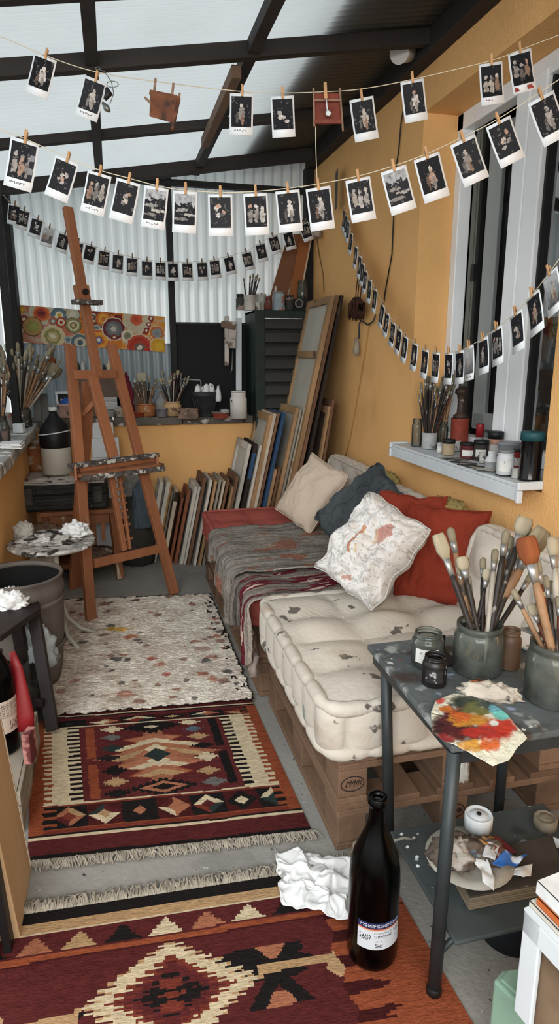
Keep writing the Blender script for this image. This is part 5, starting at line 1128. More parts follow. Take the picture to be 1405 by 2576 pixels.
item('plastic_tub', 'small grey plastic tub between the two brush pots', 'tub', 407, 1051, 32, 1022, 'tub', cup_mat('greytub', '#7c7a80'))
item('plastic_tub', 'red orange plastic tub left of the terracotta pot', 'tub', 350, 1050, 42, 1031, 'tub', cup_mat('redtub', '#93402c'))
item('plastic_tub', 'low red tub with clear rim near the white canister', 'tub', 555, 1054, 46, 1031, 'tub', cup_mat('redtub2', '#97473c', '#9c9a96', .6), lid=(glass('clear_lid', '#d8d8d4', '#a9a6a0', .4), .2, 1.02))
item('small_jar', 'beige paint cup on the back ledge behind the easel leg', 'jar', 302, 1050, 22, 1024, 'cup', cup_mat('beigecup', '#a59a8a'))
item('small_jar', 'little paint jar behind the middle of the easel', 'jar', 279, 1050, 22, 1028, 'jar', cup_mat('darkjar', '#8d8a86', '#2d2b2a', .5))
item('cone_bottle', 'pale grey cone shaped bottle behind the grey tub', 'bottle', 406, 1034, 30, 985, 'bottle', cup_mat('greycone', '#8d8f8e'), open_=False)
jb = item('dark_bucket', 'dark ribbed bucket full of rags and tools on the back ledge', 'bucket', 516, 1050, 66, 976, 'pot', mat('charcoal_bucket', '#2f3233', .6, .3, 12, bump=.4))
mb = MB()
for k in range(22): a = 2 * PI * k / 22; p = jb[1]; mb.tube([p + V((math.cos(a) * jb[2] * .70, math.sin(a) * jb[2] * .70, jb[3] * .15)), p + V((math.cos(a) * jb[2] * .96, math.sin(a) * jb[2] * .96, jb[3] * .78))], .003, 4)
mb.build('rib', mat('charcoal_bucket'), jb[0])
for k in range(7):
    a = k * 2.4; p = jb[1]; q = jb[2] * .55
    heap('white_rag', 'crumpled white rag sticking out of the dark bucket', 'rag', (p.x + math.cos(a) * q, p.y + math.sin(a) * q, p.z + jb[3] * .93), .025, .02, .05 + .012 * (k % 3), M_paper, 70 + k, group='white rags in the dark bucket', n=16)
p = Yp(550, 1010, jb[1].y - .07); heap('hanging_rag', 'pale rag hanging over the right rim of the dark bucket', 'rag', (p.x, p.y + .02, p.z), .022, .02, .12, M_paper, 81, n=20)
heap('tin_box', '', '', (0, 0, 0), .01, .01, .01, M_paper, 1) and None
bpy.data.objects.remove(COL.objects['tin_box'])
def bx(name, label, cat, x0, x1, by, ty, z, dpt, mt, lidm=None, group=None, tilt=0.0, lab=None):
    a, b = (Zp(x0, by, z), Zp(x1, by, z)) if z < 1.25 and Zp(x0, by, z).y < 5.3 else (Yp(x0, by, 5.06 if z > 1.6 else 5.3), Yp(x1, by, 5.06 if z > 1.6 else 5.3)); a.z = b.z = z + .0015; h = Yp((x0 + x1) / 2, ty, (a.y + b.y) / 2).z - z; d = (b - a).normalized(); n = V((-d.y, d.x, 0)); n = n if n.y > 0 else -n
    o = thing(name, label, cat, a.lerp(b, .5), group)
    mb = MB(); slab(mb, [(q.x, q.y) for q in (a, b, b + n * dpt, a + n * dpt)], z + .0015, z + h * (.8 if lidm else 1)); mb.build('box_body', mt, o, bev=.003)
    if lidm: mb = MB(); e = d * .003; slab(mb, [(q.x, q.y) for q in (a - e - n * .003, b + e - n * .003, b + e + n * dpt, a - e + n * dpt)], z + h * .8, z + h); mb.build('box_lid', lidm, o, bev=.003)
    if lab: mb = MB(); k = n * -.002; mb.add([a.lerp(b, .2) + k + V((0, 0, h * .2)), a.lerp(b, .8) + k + V((0, 0, h * .2)), a.lerp(b, .8) + k + V((0, 0, h * .7)), a.lerp(b, .2) + k + V((0, 0, h * .7))], [(0, 1, 2, 3)]); mb.build('label', lab, o)
    return o
M_rusty = mat('rusty_tin', '#6a5648', .7, .4, 14, bump=.6, spots=(('#b5aca0', 14, .58, .06), ('#2d2623', 18, .62, .05)))
bx('rusty_box', 'rusty paint splashed tin box in front of the dark bucket', 'box', 447, 497, 1055, 1028, ZB, .10, M_rusty, M_rusty)
for k in range(3):
    p = Zp(565, 1046, ZB); item('stacked_cup', 'white paint cup, %s of the stack behind the red tub' % ('bottom', 'middle', 'top')[k], 'cup', 565, 1040, 24, 1030, 'tub', cup_mat('whitecup', '#a8a8a4', '#4d5d68', .6), z=ZB + .001 + k * .034, group='stacked cups on the back ledge') 
item('white_canister', 'white chipped canister at the right end of the back ledge', 'canister', 600, 1054, 42, 980, 'gasjar', mat('chipped_white', '#c6c4be', .6, .08, 8, spots=(('#3a3a38', 22, .70, .02),)), lid=(M_lab, .06, 1.0))
item('pink_tub', 'pink and white tub holding a blue cap behind the black demijohn', 'tub', 168, 1040, 48, 1016, 'tub', cup_mat('pinktub', '#b9988a'))
heap('blue_ball', 'round bright blue ball on the pink tub', 'ball', (Zp(168, 1018, ZB + .10) + V((0, .05, -.012)))[:], .05, .04, .06, mat('blue_plastic', '#1f4f9c', .4, .1), 5, amp=.03, n=20)
# frames with photographs leaning at the back of the ledge
def leanframe(label, x0, x1, by, ty, tiltpx, y, seed, two=False, cat='picture frame'):
    a, b, cc, d = Yp(x0, by, y), Yp(x1, by, y), Yp(x1 + tiltpx, ty, y + .03), Yp(x0 + tiltpx, ty, y + .03); lo = min(a.z, b.z); dz = ZB + .001 - lo
    if abs(dz) < .2:
        for q in (a, b, cc, d): q.z += dz
    o = thing('picture_frame', label, cat, a); n = V((0, -1, 0)); f = lambda u, v, e=0: (a * (1 - u) + b * u) * (1 - v) + (d * (1 - u) + cc * u) * v + n * e
    mb = MB(); t = .09 if not two else .06
    for (u0, u1, v0, v1) in ((0, 1, 0, t), (0, 1, 1 - t, 1), (0, t, t, 1 - t), (1 - t, 1, t, 1 - t)) + (((.47, .53, t, 1 - t),) if two else ()):
        q = [f(u0, v0, .004), f(u1, v0, .004), f(u1, v1, .004), f(u0, v1, .004)]; r_ = [p + V((0, .012, 0)) for p in q]; mb.add(q + r_, [(0, 1, 2, 3), (7, 6, 5, 4), (0, 4, 5, 1), (1, 5, 6, 2), (2, 6, 7, 3), (3, 7, 4, 0)])
    mb.build('frame', M_white, o); mb = MB(); mb.grid(16, 16, lambda u, v: f(t + u * (1 - 2 * t), t + v * (1 - 2 * t), 0), motif('group', seed)); mb.build('print', GLOSSP, o)
leanframe('tilted white picture frame leaning behind the black demijohn', 146, 200, 1022, 958, -10, 5.32, 300)
leanframe('white picture frame with dark red print behind the easel', 196, 232, 1030, 969, 0, 5.30, 301)
leanframe('white framed dark photo between the easel legs', 262, 299, 1028, 969, 0, 5.31, 302)
leanframe('narrow white framed dark photo left of the double frame', 300, 322, 1030, 970, 2, 5.33, 303)
leanframe('double white frame with two dark photos right of the easel', 326, 381, 1030, 964, 0, 5.30, 304, two=True)
o = bx('paper_stack', 'stack of white papers and notebooks on the back ledge behind the easel', 'paper stack', 262, 330, 1040, 998, ZB, .09, M_paper)
bx('grey_box', 'grey box standing at the back of the ledge behind the easel', 'box', 190, 306, 1026, 936, ZB, .05, mat('brown_grey_box', '#5f5148', .8, .25))
zt_ = Yp(250, 936, 5.25).z
zbx = COL.objects['grey_box'].location
def topz(): 
    return Yp(248, 936, zbx.y).z
for k, (x, w, hh, cl, lb) in enumerate(((198, 9, 24, '#26302c', 'dark green little bottle'), (209, 11, 26, '#aeb0ae', 'white little bottle'), (252, 12, 22, '#b0b2b0', 'white squat paint bottle'), (262, 9, 18, '#2b2b2c', 'black little ink bottle'), (274, 11, 28, '#b9a98a', 'cream little figurine bottle'))):
    p = Yp(x, 930, zbx.y + .03); jar('little_bottle', lb + ' on the grey box behind the easel crossbar', 'bottle', 0, 0, 0, 0, 0, 'bottle', cup_mat('lb%d' % k, cl), at=(V((p.x, p.y, topz() + .001)), w / 2 * dep(p) / F, hh * dep(p) / F * 1.0), open_=False, group='little bottles on the grey box', n=14)
heap('red_cloth', 'dark red cloth heaped at the back of the ledge right of the easel', 'cloth', (Yp(318, 1000, 5.30).x, 5.30, ZB), .05, .05, .31, mat('dark_red_cloth', '#6d2230', .95, .2, bump=.4), 90)
heap('white_cloth', 'white bunched cloth beside the dark red cloth', 'cloth', (Yp(345, 985, 5.33).x, 5.34, ZB), .05, .04, .26, M_paper, 91)
bx('cream_block', 'cream plaster block on top of the papers right of the easel', 'block', 345, 368, 964, 938, 1.34, .05, mat('plaster', '#a9a48e', .9, .2))
bx('grey_carton', 'grey carton behind the double photo frame', 'carton', 338, 372, 1030, 962, ZB, .04, mat('brown_grey_box'))
# bent metal chair back in front of the black board
mb = MB(); mb.tube([Yp(454, 990, 5.32), Yp(455, 958, 5.32), Yp(458, 954, 5.32), Yp(502, 956, 5.32), Yp(505, 960, 5.32), Yp(506, 990, 5.32)], .006, 8); tag(mb.build('metal_chair_back', mat('worn_white_metal', '#8b8b8a', .5, .2)), 'worn white bent metal chair back in front of the black board', 'bracket')
mb = MB(); mb.beam(Yp(436, 985, 5.33), Yp(440, 936, 5.33), .05, .02); tag(mb.build('red_scraper', mat('oxblood', '#5a1f22', .6, .2), bev=.004), 'oxblood red scraper leaning on the black board', 'scraper')
# white painted clamp standing at the cabinet
o = thing('sash_clamp', 'white painted clamp tool leaning upright between black board and cabinet', 'clamp', Yp(600, 990, 5.22))
mb = MB(); mb.beam(Yp(600, 982, 5.22), Yp(600, 800, 5.24), .045, .02, side=(1, 0, 0)); mb.build('clamp_bar', M_white, o, bev=.003)
mb = MB(); mb.beam(Yp(570, 920, 5.20), Yp(570, 795, 5.21), .035, .03, side=(1, 0, 0)); mb.build('handle', mat('worn_white_wood', '#b5ada4', .7, .2, 12, spots=(('#6a5d52', 14, .6, .06),)), o, bev=.006)
mb = MB(); mb.beam(Yp(582, 876, 5.19), Yp(584, 808, 5.19), .06, .04, side=(1, 0, 0)); mb.build('sliding_jaw', mat('worn_white_wood'), o, bev=.006)
mb = MB(); mb.beam(Yp(556, 815, 5.18), Yp(592, 822, 5.18), .04, .05); mb.build('clamp_head', M_rusty, o, bev=.006)
mb = MB(); mb.tube([Yp(585, 880, 5.19), Yp(583, 930, 5.19), Yp(579, 940, 5.19)], .006, 6); mb.build('screw_rod', M_iron, o)
# ------------------------------------------------------------------ louvred cabinet
CYF = 4.98
c0, c1 = Yp(640, 780, CYF), Yp(800, 780, CYF); CX0, CX1, CZ1 = c0.x, 1.55, c0.z; CZ0 = 1.08
M_green = mat('dark_green_paint', '#16251f', .55, .3, 10, spots=(('#8d9a92', 28, .74, .03),))
M_slat = mat('grey_brown_slats', '#3a3834', .7, .35, 8, (.15, 1, 1), bump=.3)
o = thing('louvred_cabinet', 'dark green cabinet with grey louvred door at the right end of the back ledge', 'cabinet', (CX0, CYF, CZ0 - .6))
mb = MB(); mb.box((CX0, CYF + .012, .02), (CX0 + .02, 5.09, CZ1)); mb.box((CX0, CYF + .012, CZ1 - .02), (CX1, 5.35, CZ1)); mb.box((CX1 - .02, CYF + .012, .02), (CX1, 5.09, CZ1 - .02)); mb.box((CX0, 5.10, 1.078), (CX0 + .02, 5.35, CZ1)); mb.build('carcass', M_green, o, bev=.003)
mb = MB(); mb.box((CX0, CYF - .012, .02), (CX0 + .075, CYF + .01, CZ1)); mb.box((CX0 + .075, CYF - .012, CZ1 - .055), (CX1 - .06, CYF + .01, CZ1)); mb.box((CX1 - .06, CYF - .012, .02), (CX1, CYF + .01, CZ1)); d = mb.build('door', M_green, o, bev=.003)
zz = CZ1 - .10; k = 0
while zz > .75:
    mb = MB(); mb.beam((CX0 + .076, CYF + .0, zz), (CX1 - .061, CYF + .0, zz), .075, .012, side=(0, -.45, -.9)); mb.build('slat', M_slat, d); zz -= .098; k += 1
mb = MB(); mb.box((CX0 + .076, CYF + .03, .05), (CX1 - .061, CYF + .035, CZ1 - .06)); mb.build('back_panel', M_black, o)
ZC = CZ1 + .001
jd = item('tin_cup', 'white tin cup holding black brushes on top of the cabinet', 'cup', 626, 777, 32, 742, 'cup', cup_mat('whitetin', '#b9b4ad'), z=ZC)
for k, (x, y) in enumerate(((612, 700), (633, 708), (629, 692), (637, 688), (644, 694), (653, 698), (648, 690))):
    l = jd[1]; tip = Yp(x, y, l.y); brush('round_d', l + V((( x - 634) * .0006, .0, .01)), tip, 'slim black brush in the white tin cup on the cabinet', 'black brushes on the cabinet', turn=k, thick=1.2)
item('small_jar', 'dark glass jar at the left end of the cabinet top', 'jar', 602, 779, 20, 742, 'jar', cup_mat('dkj', '#3a3835', '#9a8c80', .55), z=ZC, lid=(M_black, .2, 1.05)) if False else item('small_jar', 'dark lidded jar at the left end of the cabinet top', 'jar', 604, 779, 21, 745, 'jar', cup_mat('dkj', '#3a3835', '#9a8c80', .55), z=ZC, lid=(M_black, .2, 1.05))
item('small_jar', 'white paint crusted jar right of the brush cup on the cabinet', 'jar', 655, 776, 27, 738, 'can', cup_mat('wjr', '#a9a8a2'), z=ZC, lid=(M_lab, .12, 1.03))
item('small_tin', 'tiny dark tin in front of the white crusted jar', 'tin', 648, 778, 16, 758, 'can', cup_mat('dtn', '#55504c', '#b5b0a8', .5), z=ZC)
item('small_bottle', 'red brown bottle with white cap on the cabinet', 'bottle', 674, 777, 20, 741, 'flask', cup_mat('rbb', '#6a3a30'), z=ZC, lid=(M_white, .28, .8))
item('white_bottle', 'tall white bottle behind the clear jar on the cabinet', 'bottle', 693, 770, 18, 712, 'bottle', cup_mat('wbt', '#bdbbb4'), z=ZC, open_=False)
item('clear_jar', 'clear jar with blue and red paint on the cabinet', 'jar', 701, 777, 30, 735, 'can', cup_mat('brj', '#8d9aa0', '#a85c48', .58), z=ZC, lid=(glass('clear_lid'), .12, 1.04))
item('small_jar', 'dark mottled jar right of the clear jar on the cabinet', 'jar', 728, 778, 24, 742, 'jar', cup_mat('dmj', '#33302c', '#8a8378', .6), z=ZC)
item('glass_carafe', 'tall glass carafe at the wall end of the cabinet top', 'carafe', 760, 772, 26, 700, 'gasjar', G_dirty, z=ZC, fill=(M_black, .5))
o = bx('old_camera', 'old black camera with round lens on the cabinet top', 'camera', 733, 775, 780, 752, ZC, .05, M_black); 
p = Yp(749, 779, 5.05); mb = MB(); mb.tube([V((p.x, p.y, ZC + .055)), V((p.x, p.y - .03, ZC + .055))], [.03, .034], 20); mb.tube([V((p.x, p.y - .0302, ZC + .055)), V((p.x, p.y - .031, ZC + .055))], [.022, .022], 16, mi=1); mb.build('lens', [M_iron, M_black], o)
# boards leaning in the corner above the cabinet
def board(label, bl, br, tr_, tl, y0, y1, th, m, em):
    a, b, cc, d = Yp(*bl, y0), Yp(*br, y0), Yp(*tr_, y1), Yp(*tl, y1); o = thing('leaning_board', label, 'board', a); k = V((0, th, 0)); mb = MB()
    mb.add([a, b, cc, d, a + k, b + k, cc + k, d + k], [(0, 1, 2, 3), (7, 6, 5, 4), (0, 4, 5, 1), (1, 5, 6, 2), (2, 6, 7, 3), (3, 7, 4, 0)]); mb.build('panel', m, o)
    mb = MB(); e = V((.012, -.004, 0)); mb.add([b, b + e, cc + e, cc, b + k, b + e + k, cc + e + k, cc + k], [(0, 1, 2, 3), (7, 6, 5, 4), (0, 4, 5, 1), (1, 5, 6, 2), (2, 6, 7, 3), (3, 7, 4, 0)]); mb.build('edge', em, o)
M_bb = mat('brown_board', '#7d5238', .8, .2, 4, (1, 1, .2)); M_bo = mat('orange_board', '#8f5730', .8, .2, 4, (1, 1, .2)); M_ply = mat('pale_ply_edge', '#b5a084', .8, .2)
board('wide brown board leaning in the corner on the cabinet', (672, 772), (714, 772), (764, 588), (725, 590), 5.2, 5.3, .02, M_bb, M_ply)
board('narrow orange brown board leaning beside the wide one', (722, 772), (748, 772), (780, 600), (752, 606), 5.14, 5.24, .02, M_bo, M_ply)
# ------------------------------------------------------------------ canvases leaning in a row against the house wall
FR = {k: mat('stretcher_' + k, col, .8, .3, 6, (1, .3, .3), bump=.3, spots=(('#5d4a3a', 14, .66, .06),)) for k, col in (('white', '#bdb7ac'), ('pine', '#9a7a58'), ('rust', '#7c4a32'), ('brown', '#6b4e3a'), ('grey', '#8d8578'), ('dark', '#2b211d'), ('blue', '#2c4766'), ('cream', '#b7ab97'))}
CANV = {'raw': mat('raw_canvas_back', '#b0aa9e', .95, .08, 5, bump=.2, bscale=150), 'white': mat('primed_canvas', '#c4c2bc', .9, .06), 'dark': mat('dark_painted_canvas', '#2f2a28', .8, .5, 5), 'brown': mat('brown_painted_canvas', '#5b4a3c', .8, .5, 6)}
def canvas(label, tx, ty, yf, L_, th, edge, face, lean_=.22, zb=.003, bars=(), split=None):
    p = Yp(tx, ty, yf); xt, zt = p.x, p.z; x0 = xt - (zt - zb) * lean_
    o = thing('stretched_canvas', label, 'canvas', (x0, yf, zb), 'canvases leaning in a row')
    d = V((lean_, 0, 1)).normalized(); nn = V((-d.z, 0, d.x)); H = (zt - zb) / d.z
    def P(s, t, k): return V((x0, yf, zb)) + V((0, 1, 0)) * s + d * t - nn * k     # k: depth into the canvas, away from the viewer side
    def bar(s0, s1, t0, t1, k0, k1, mb): mb.add([P(s, t, k) for k in (k0, k1) for t in (t0, t1) for s in (s0, s1)], [(0, 1, 3, 2), (4, 6, 7, 5), (0, 4, 5, 1), (2, 3, 7, 6), (0, 2, 6, 4), (1, 5, 7, 3)])
    w = min(.05, L_ * .16)
    for (s0, s1, t0, t1) in [(0, w, 0, H), (L_ - w, L_, 0, H), (w, L_ - w, 0, w), (w, L_ - w, H - w, H)] + [(w, L_ - w, H * b - w / 2, H * b + w / 2) for b in bars]:
        mb = MB(); bar(s0, s1, t0, t1, 0, th, mb); mb.build('stretcher_bar', FR[edge], o, bev=.002)
    mb = MB(); bar(w, L_ - w, w, H - w, th * .55, th * .75, mb); mb.build('canvas_cloth', CANV[face], o)
    if split:
        f0, f1, ed = split; mb = MB(); bar(-.002, .004, H * f0, H * f1, -.001, th + .001, mb); mb.build('paint_drip', FR[ed], o)
    return o
# (label, top pixel of the near corner, near edge Y, length, thickness, edge, face, options)
CV = [('white edged small canvas, leftmost of the leaning row', 402, 1212, 4.90, .24, .030, 'white', 'white', {}), ('second white edged small canvas, right of the leftmost one', 419, 1212, 4.89, .25, .030, 'white', 'white', {}),
 ('small canvas with a dark smudged top corner', 441, 1235, 4.86, .27, .026, 'cream', 'brown', dict(split=(.86, .99, 'dark'))), ('low rust edged canvas with a crumpled top', 456, 1252, 4.82, .26, .020, 'rust', 'brown', {}),
 ('pale topped rust edged canvas', 472, 1234, 4.80, .30, .024, 'rust', 'brown', {}), ('thick bright white edged canvas in the left half of the row', 489, 1222, 4.77, .34, .026, 'white', 'white', {}),
 ('white edged canvas close behind the thick bright white one', 499, 1224, 4.76, .34, .018, 'white', 'white', {}), ('taller brown edged canvas with a pale top', 512, 1202, 4.74, .36, .022, 'brown', 'brown', {}),
 ('white edged canvas beside the taller brown one', 528, 1207, 4.72, .36, .020, 'white', 'white', {}), ('orange brown edged canvas in the middle of the row', 540, 1210, 4.71, .36, .020, 'pine', 'brown', {}),
 ('grey edged thin canvas in the middle of the row', 552, 1206, 4.70, .36, .016, 'grey', 'dark', {}), ('cream edged thin canvas right of the grey one', 562, 1210, 4.69, .35, .016, 'cream', 'white', {}),
 ('brown thin canvas between the cream one and the low pine one', 572, 1206, 4.68, .35, .016, 'brown', 'brown', {}), ('low pine edged canvas before the white framed one', 583, 1224, 4.67, .34, .016, 'pine', 'brown', {}),
 ('brown canvas with grey face just left of the white framed one', 594, 1197, 4.66, .36, .022, 'brown', 'brown', {}),
 ('white framed canvas showing its white back and frame', 624, 1117, 4.64, .44, .026, 'white', 'white', {}), ('black edged canvas with a blue painted upper edge', 640, 1116, 4.62, .40, .024, 'dark', 'dark', dict(split=(.72, .93, 'blue'))),
 ('white edged canvas right of the blue and black one', 653, 1120, 4.61, .40, .018, 'white', 'white', {}), ('tall pine framed canvas showing a cream back', 678, 1043, 4.58, .46, .026, 'pine', 'raw', {}),
 ('cream edged tall canvas right of the cream backed one', 688, 1040, 4.57, .46, .022, 'cream', 'white', {}), ('brown edged tall canvas left of the blue one', 698, 1039, 4.56, .46, .018, 'brown', 'brown', {}),
 ('tall canvas with a deep blue painted edge', 711, 1038, 4.55, .46, .024, 'blue', 'dark', {}), ('short pine canvas standing in front of the dark gap', 691, 1180, 4.53, .20, .02, 'pine', 'brown', {}), ('second short brown canvas beside the short pine one', 701, 1175, 4.54, .2, .02, 'brown', 'brown', {}),
 ('tall pine framed canvas with a grey cream back right of the blue one', 745, 1025, 4.52, .48, .024, 'pine', 'raw', {}), ('grey edged tall canvas right of the grey cream back', 755, 1027, 4.51, .48, .016, 'grey', 'white', {}),
 ('white edged tall canvas fourth from the wall group', 765, 1024, 4.51, .48, .018, 'cream', 'white', {}), ('tall canvas with turquoise paint on its edge', 776, 1008, 4.50, .52, .022, 'cream', 'raw', dict(split=(.55, .8, 'teal'), bars=(.985,)))]
FR['teal'] = mat('stretcher_teal', '#3f7a6c', .7, .3)
for lb, tx, ty, yf, L_, th, ed, fa, kw in CV: canvas(lb, tx, ty, yf, L_, th, ed, fa, **kw)
canvas('tallest pine framed canvas with cream back and cross bars', 832, 743, 4.42, .58, .030, 'pine', 'raw', lean_=.215, bars=(.80, .40))
canvas('tall brown edged canvas close behind the tallest one', 846, 742, 4.40, .58, .022, 'brown', 'brown', lean_=.215)
canvas('tall dark edged canvas nearest the wall', 857, 742, 4.40, .58, .022, 'dark', 'dark', lean_=.20)
canvas('half height pine canvas leaning at the wall behind the far pillow', 826, 1022, 4.38, .4, .018, 'pine', 'brown', lean_=.16)
canvas('half height brown canvas touching the wall', 836, 1004, 4.38, .4, .018, 'brown', 'brown', lean_=.15)
# ------------------------------------------------------------------ canvases leaning at the lower left edge of the picture
M_ochb = mat('pale_wood_panel', '#a98d6c', .8, .15, 3, (1, 1, .3), bump=.2)
def lpan(label, bx_, by_, tx_, ty_, L_, th, m, em):
    a = Zp(bx_, by_, .003); t = Yp(tx_, ty_, a.y); d = (t - a).normalized(); n = V((d.z, 0, -d.x)); H = .78
    o = thing('leaning_board', label, 'panel', a); mb = MB(); P = lambda s, q, k: a + V((0, 1, 0)) * -s * 1 + d * q - n * k
    mb.add([P(s, q, k) for k in (0, th) for q in (0, H) for s in (0, L_)], [(0, 1, 3, 2), (4, 6, 7, 5), (0, 4, 5, 1), (2, 3, 7, 6), (0, 2, 6, 4), (1, 5, 7, 3)]); mb.build('panel_face', m, o, bev=.002)
    mb = MB(); mb.add([P(s, q, k) for k in (-.0012, th + .001) for q in (0, H + .002) for s in (-.0012, .008)], [(0, 1, 3, 2), (4, 6, 7, 5), (0, 4, 5, 1), (2, 3, 7, 6), (0, 2, 6, 4), (1, 5, 7, 3)]); mb.build('white_edge', em, o)
lpan('pale wooden panel with white edge leaning left at the front end of the kilim', 79, 2182, 0, 1795, .26, .03, M_ochb, FR['white'])
lpan('dark framed panel with pale edge leaning left in front of the pale one', 50, 2278, -18, 1880, .16, .02, M_black, FR['cream'])
lpan('brown panel leftmost of the leaning panels', 14, 2285, -50, 1900, .2, .02, FR['brown'], FR['brown'])
o = thing('wooden_crate', 'low grey wooden crate the wine bottle stands on at the left', 'crate', (-.46, 2.2, 0))
ca = Zp(78, 1960, .0); XR = -.372
for k in range(3): mb = MB(); mb.box((XR - .26, 2.02 + .002, .006 + .05 * k), (XR, 2.04, .048 + .05 * k)); mb.build('slat', FR['grey'], o, bev=.002)
for k in range(3): mb = MB(); mb.box((XR - .012, 2.041, .006 + .05 * k), (XR, 2.55, .048 + .05 * k)); mb.build('slat', FR['grey'], o, bev=.002)
mb = MB(); mb.box((XR - .26, 2.041, .13), (XR - .013, 2.55, .15)); mb.build('top_board', FR['grey'], o, bev=.002)
def lab2(u, v):
    g = glyphs(u, v, [(.86 - .055 * k, .90 - .055 * k, .06, .92 - .2 * (k % 3 == 2), 30, c('#5a504a')) for k in range(8)] + [(.10, .35, .5, .9, 6, c('#5a3a34')), (.12, .26, .08, .2, 2, c('#3a3030'))], 9); return g or c('#b5a79b')
lb_ = Zp(15, 1930, .152); bx0 = V((-.468, 2.30, .1515))
bottle('wine_bottle', 'black wine bottle with cream label standing behind the leaning panels at the left', bx0, .066, .48, lab2, .19, .45, .55, .8)
M_redcl = mat('red_plastic', '#7a191d', .45, .12, 5)
mb = MB(); mb.tube([Wp(30, 1640, 2.36), Wp(42, 1680, 2.37), Wp(52, 1740, 2.37), Wp(62, 1800, 2.37), Wp(66, 1838, 2.37)], [.012, .022, .030, .036, .030], 12, flat=.5, fside=RGT); tag(mb.build('red_funnel', M_redcl), 'red plastic funnel hanging beside the left wine bottle', 'funnel')
o = bx('small_carton', 'small pink and maroon carton on the crate right of the left bottle', 'carton', 60, 80, 1925, 1850, .152, .06, mat('pink_carton', '#a3716a', .8, .3, 20, spots=(('#5d2a2c', 12, .52, .05),)))
# ------------------------------------------------------------------ dark stool with rag, barrel, plastic bag
M_dkw = mat('dark_stool_wood', '#1f1615', .55, .35, 6, (1, .2, 1), bump=.2, spots=(('#6e655c', 20, .68, .05),))
o = thing('wooden_stool', 'dark brown wooden stool at the left edge with a white rag on it', 'stool', (-.52, 2.68, 0))
SQ = [Zp(0, 1602, .47), Zp(102, 1530, .47), Zp(92, 1490, .47), Zp(-60, 1470, .47), Zp(-120, 1560, .47)]
mb = MB(); slab(mb, [(q.x, q.y) for q in SQ], .445, .47); mb.build('seat', M_dkw, o, bev=.006)
mb = MB(); mb.beam(Zp(84, 1535, .444), Zp(133, 1838, .014), .05, .032, side=RGT); mb.build('leg', M_dkw, o, bev=.003)
mb = MB(); mb.beam(V((-.50, 2.52, .444)), V((-.545, 2.60, .004)), .05, .032, side=RGT); mb.build('leg', M_dkw, o, bev=.003)
mb = MB(); mb.beam(V((-.46, 2.82, .444)), V((-.45, 2.9, .012)), .05, .032, side=RGT); mb.build('leg', M_dkw, o, bev=.003)
mb = MB(); mb.beam(V((-.36, 2.66, .12)), V((-.52, 2.76, .12)), .02, .035); mb.build('stretcher', M_dkw, o, bev=.002)
heap('white_rag', 'white rag crumpled on the dark wooden stool', 'rag', (Zp(28, 1520, .47) + V((0, 0, .001)))[:], .085, .085, .07, M_paper, 17, .4)
M_barrel = mat('weathered_barrel', '#57504a', .7, .35, 6, (1, 1, .3), bump=.3)
bc = V((-.485, 3.12, .002)); o = thing('open_barrel', 'weathered grey brown open barrel with black inside behind the dark stool', 'barrel', bc)
mb = MB(); mb.lathe([(0, 0), (.150, 0), (.17, .08), (.192, .30), (.198, .46), (.203, .47), (.203, .49), (.197, .50), (.197, .535), (.205, .542), (.2, .552), (.19, .548), (.188, .535)], bc, 44); mb.build('staves', M_barrel, o)
for z in (.20, .43): mb = MB(); mb.lathe([(.186 + .012 * (z > .3), z - .012), (.192 + .012 * (z > .3), z - .01), (.193 + .012 * (z > .3), z + .01), (.187 + .012 * (z > .3), z + .012)], bc, 44); mb.build('hoop', M_barrel, o)
mb = MB(); mb.lathe([(.187, .53), (.184, .3), (.147, .021), (0, .021)], bc, 40); mb.build('black_lining', mat('lining_black', '#0b0b0b', .9), o)  # plain black shell inside the barrel
heap('plastic_bag', 'crumpled translucent white plastic bag between the stool legs and barrel', 'bag', (-.40, 2.90, .18), .085, .06, .2, mat('clear_plastic_bag', '#858a8a', .3, .4, 8, bump=.6), 25, .45)
heap('black_sack', 'dark grey crumpled sack on the floor under the dark stool', 'sack', (-.49, 2.76, .004), .13, .1, .26, mat('dark_sack', '#23211f', .8, .4, bump=.6), 28, .35)
# ------------------------------------------------------------------ small white round table
M_wht = mat('yellowed_white_enamel', '#a39f94', .5, .15, 8)
M_mess = mat('encrusted_palette', '#a4a29d', .8, .5, 18, bump=1, bscale=50, spots=(('#35322f', 16, .54, .05), ('#d3d3cf', 14, .58, .04), ('#a36a4c', 12, .72, .03)))
tz = .55; tc_ = V((-.375, 3.655, 0)); o = thing('round_side_table', 'small round white table crusted with paint on a single pole with curved feet', 'table', tc_)
mb = MB(); mb.lathe([(0, tz - .022), (.22, tz - .022), (.232, tz - .012), (.232, tz), (.222, tz + .003), (0, tz + .003)], tc_, 40); mb.build('tabletop', M_mess, o)
mb = MB(); mb.tube([tc_ + V((.01, .0, tz - .023)), tc_ + V((.02, 0, .12))], .017, 10); mb.build('pole', M_wht, o)
for pts in ([(.02, 0, .20), (.03, -.06, .12), (.06, -.16, .05), (.118, -.258, .016)], [(.02, 0, .20), (.05, .0, .10), (.12, -.03, .04), (.20, -.05, .016)], [(.02, 0, .2), (-.04, .05, .1), (-.12, .12, .014)]):
    mb = MB(); mb.tube([tc_ + V(p) for p in pts], [.013, .013, .012, .010][:len(pts)], 8); mb.build('leg', M_wht, o)
mess = thing('paint_heap', 'black and white heap of dried paint and rags on the small round table', 'paint heap', tc_ + V((0, 0, tz + .004)))
heap('dried_heap', '', '', tc_ + V((-.02, .02, tz + .003)), .17, .13, .045, M_mess, 33, .4, parent=mess)
heap('white_rag', 'white rag at the right end of the small round table', 'rag', (tc_ + V((.13, .02, tz + .022)))[:], .075, .065, .075, M_paper, 35, .5)
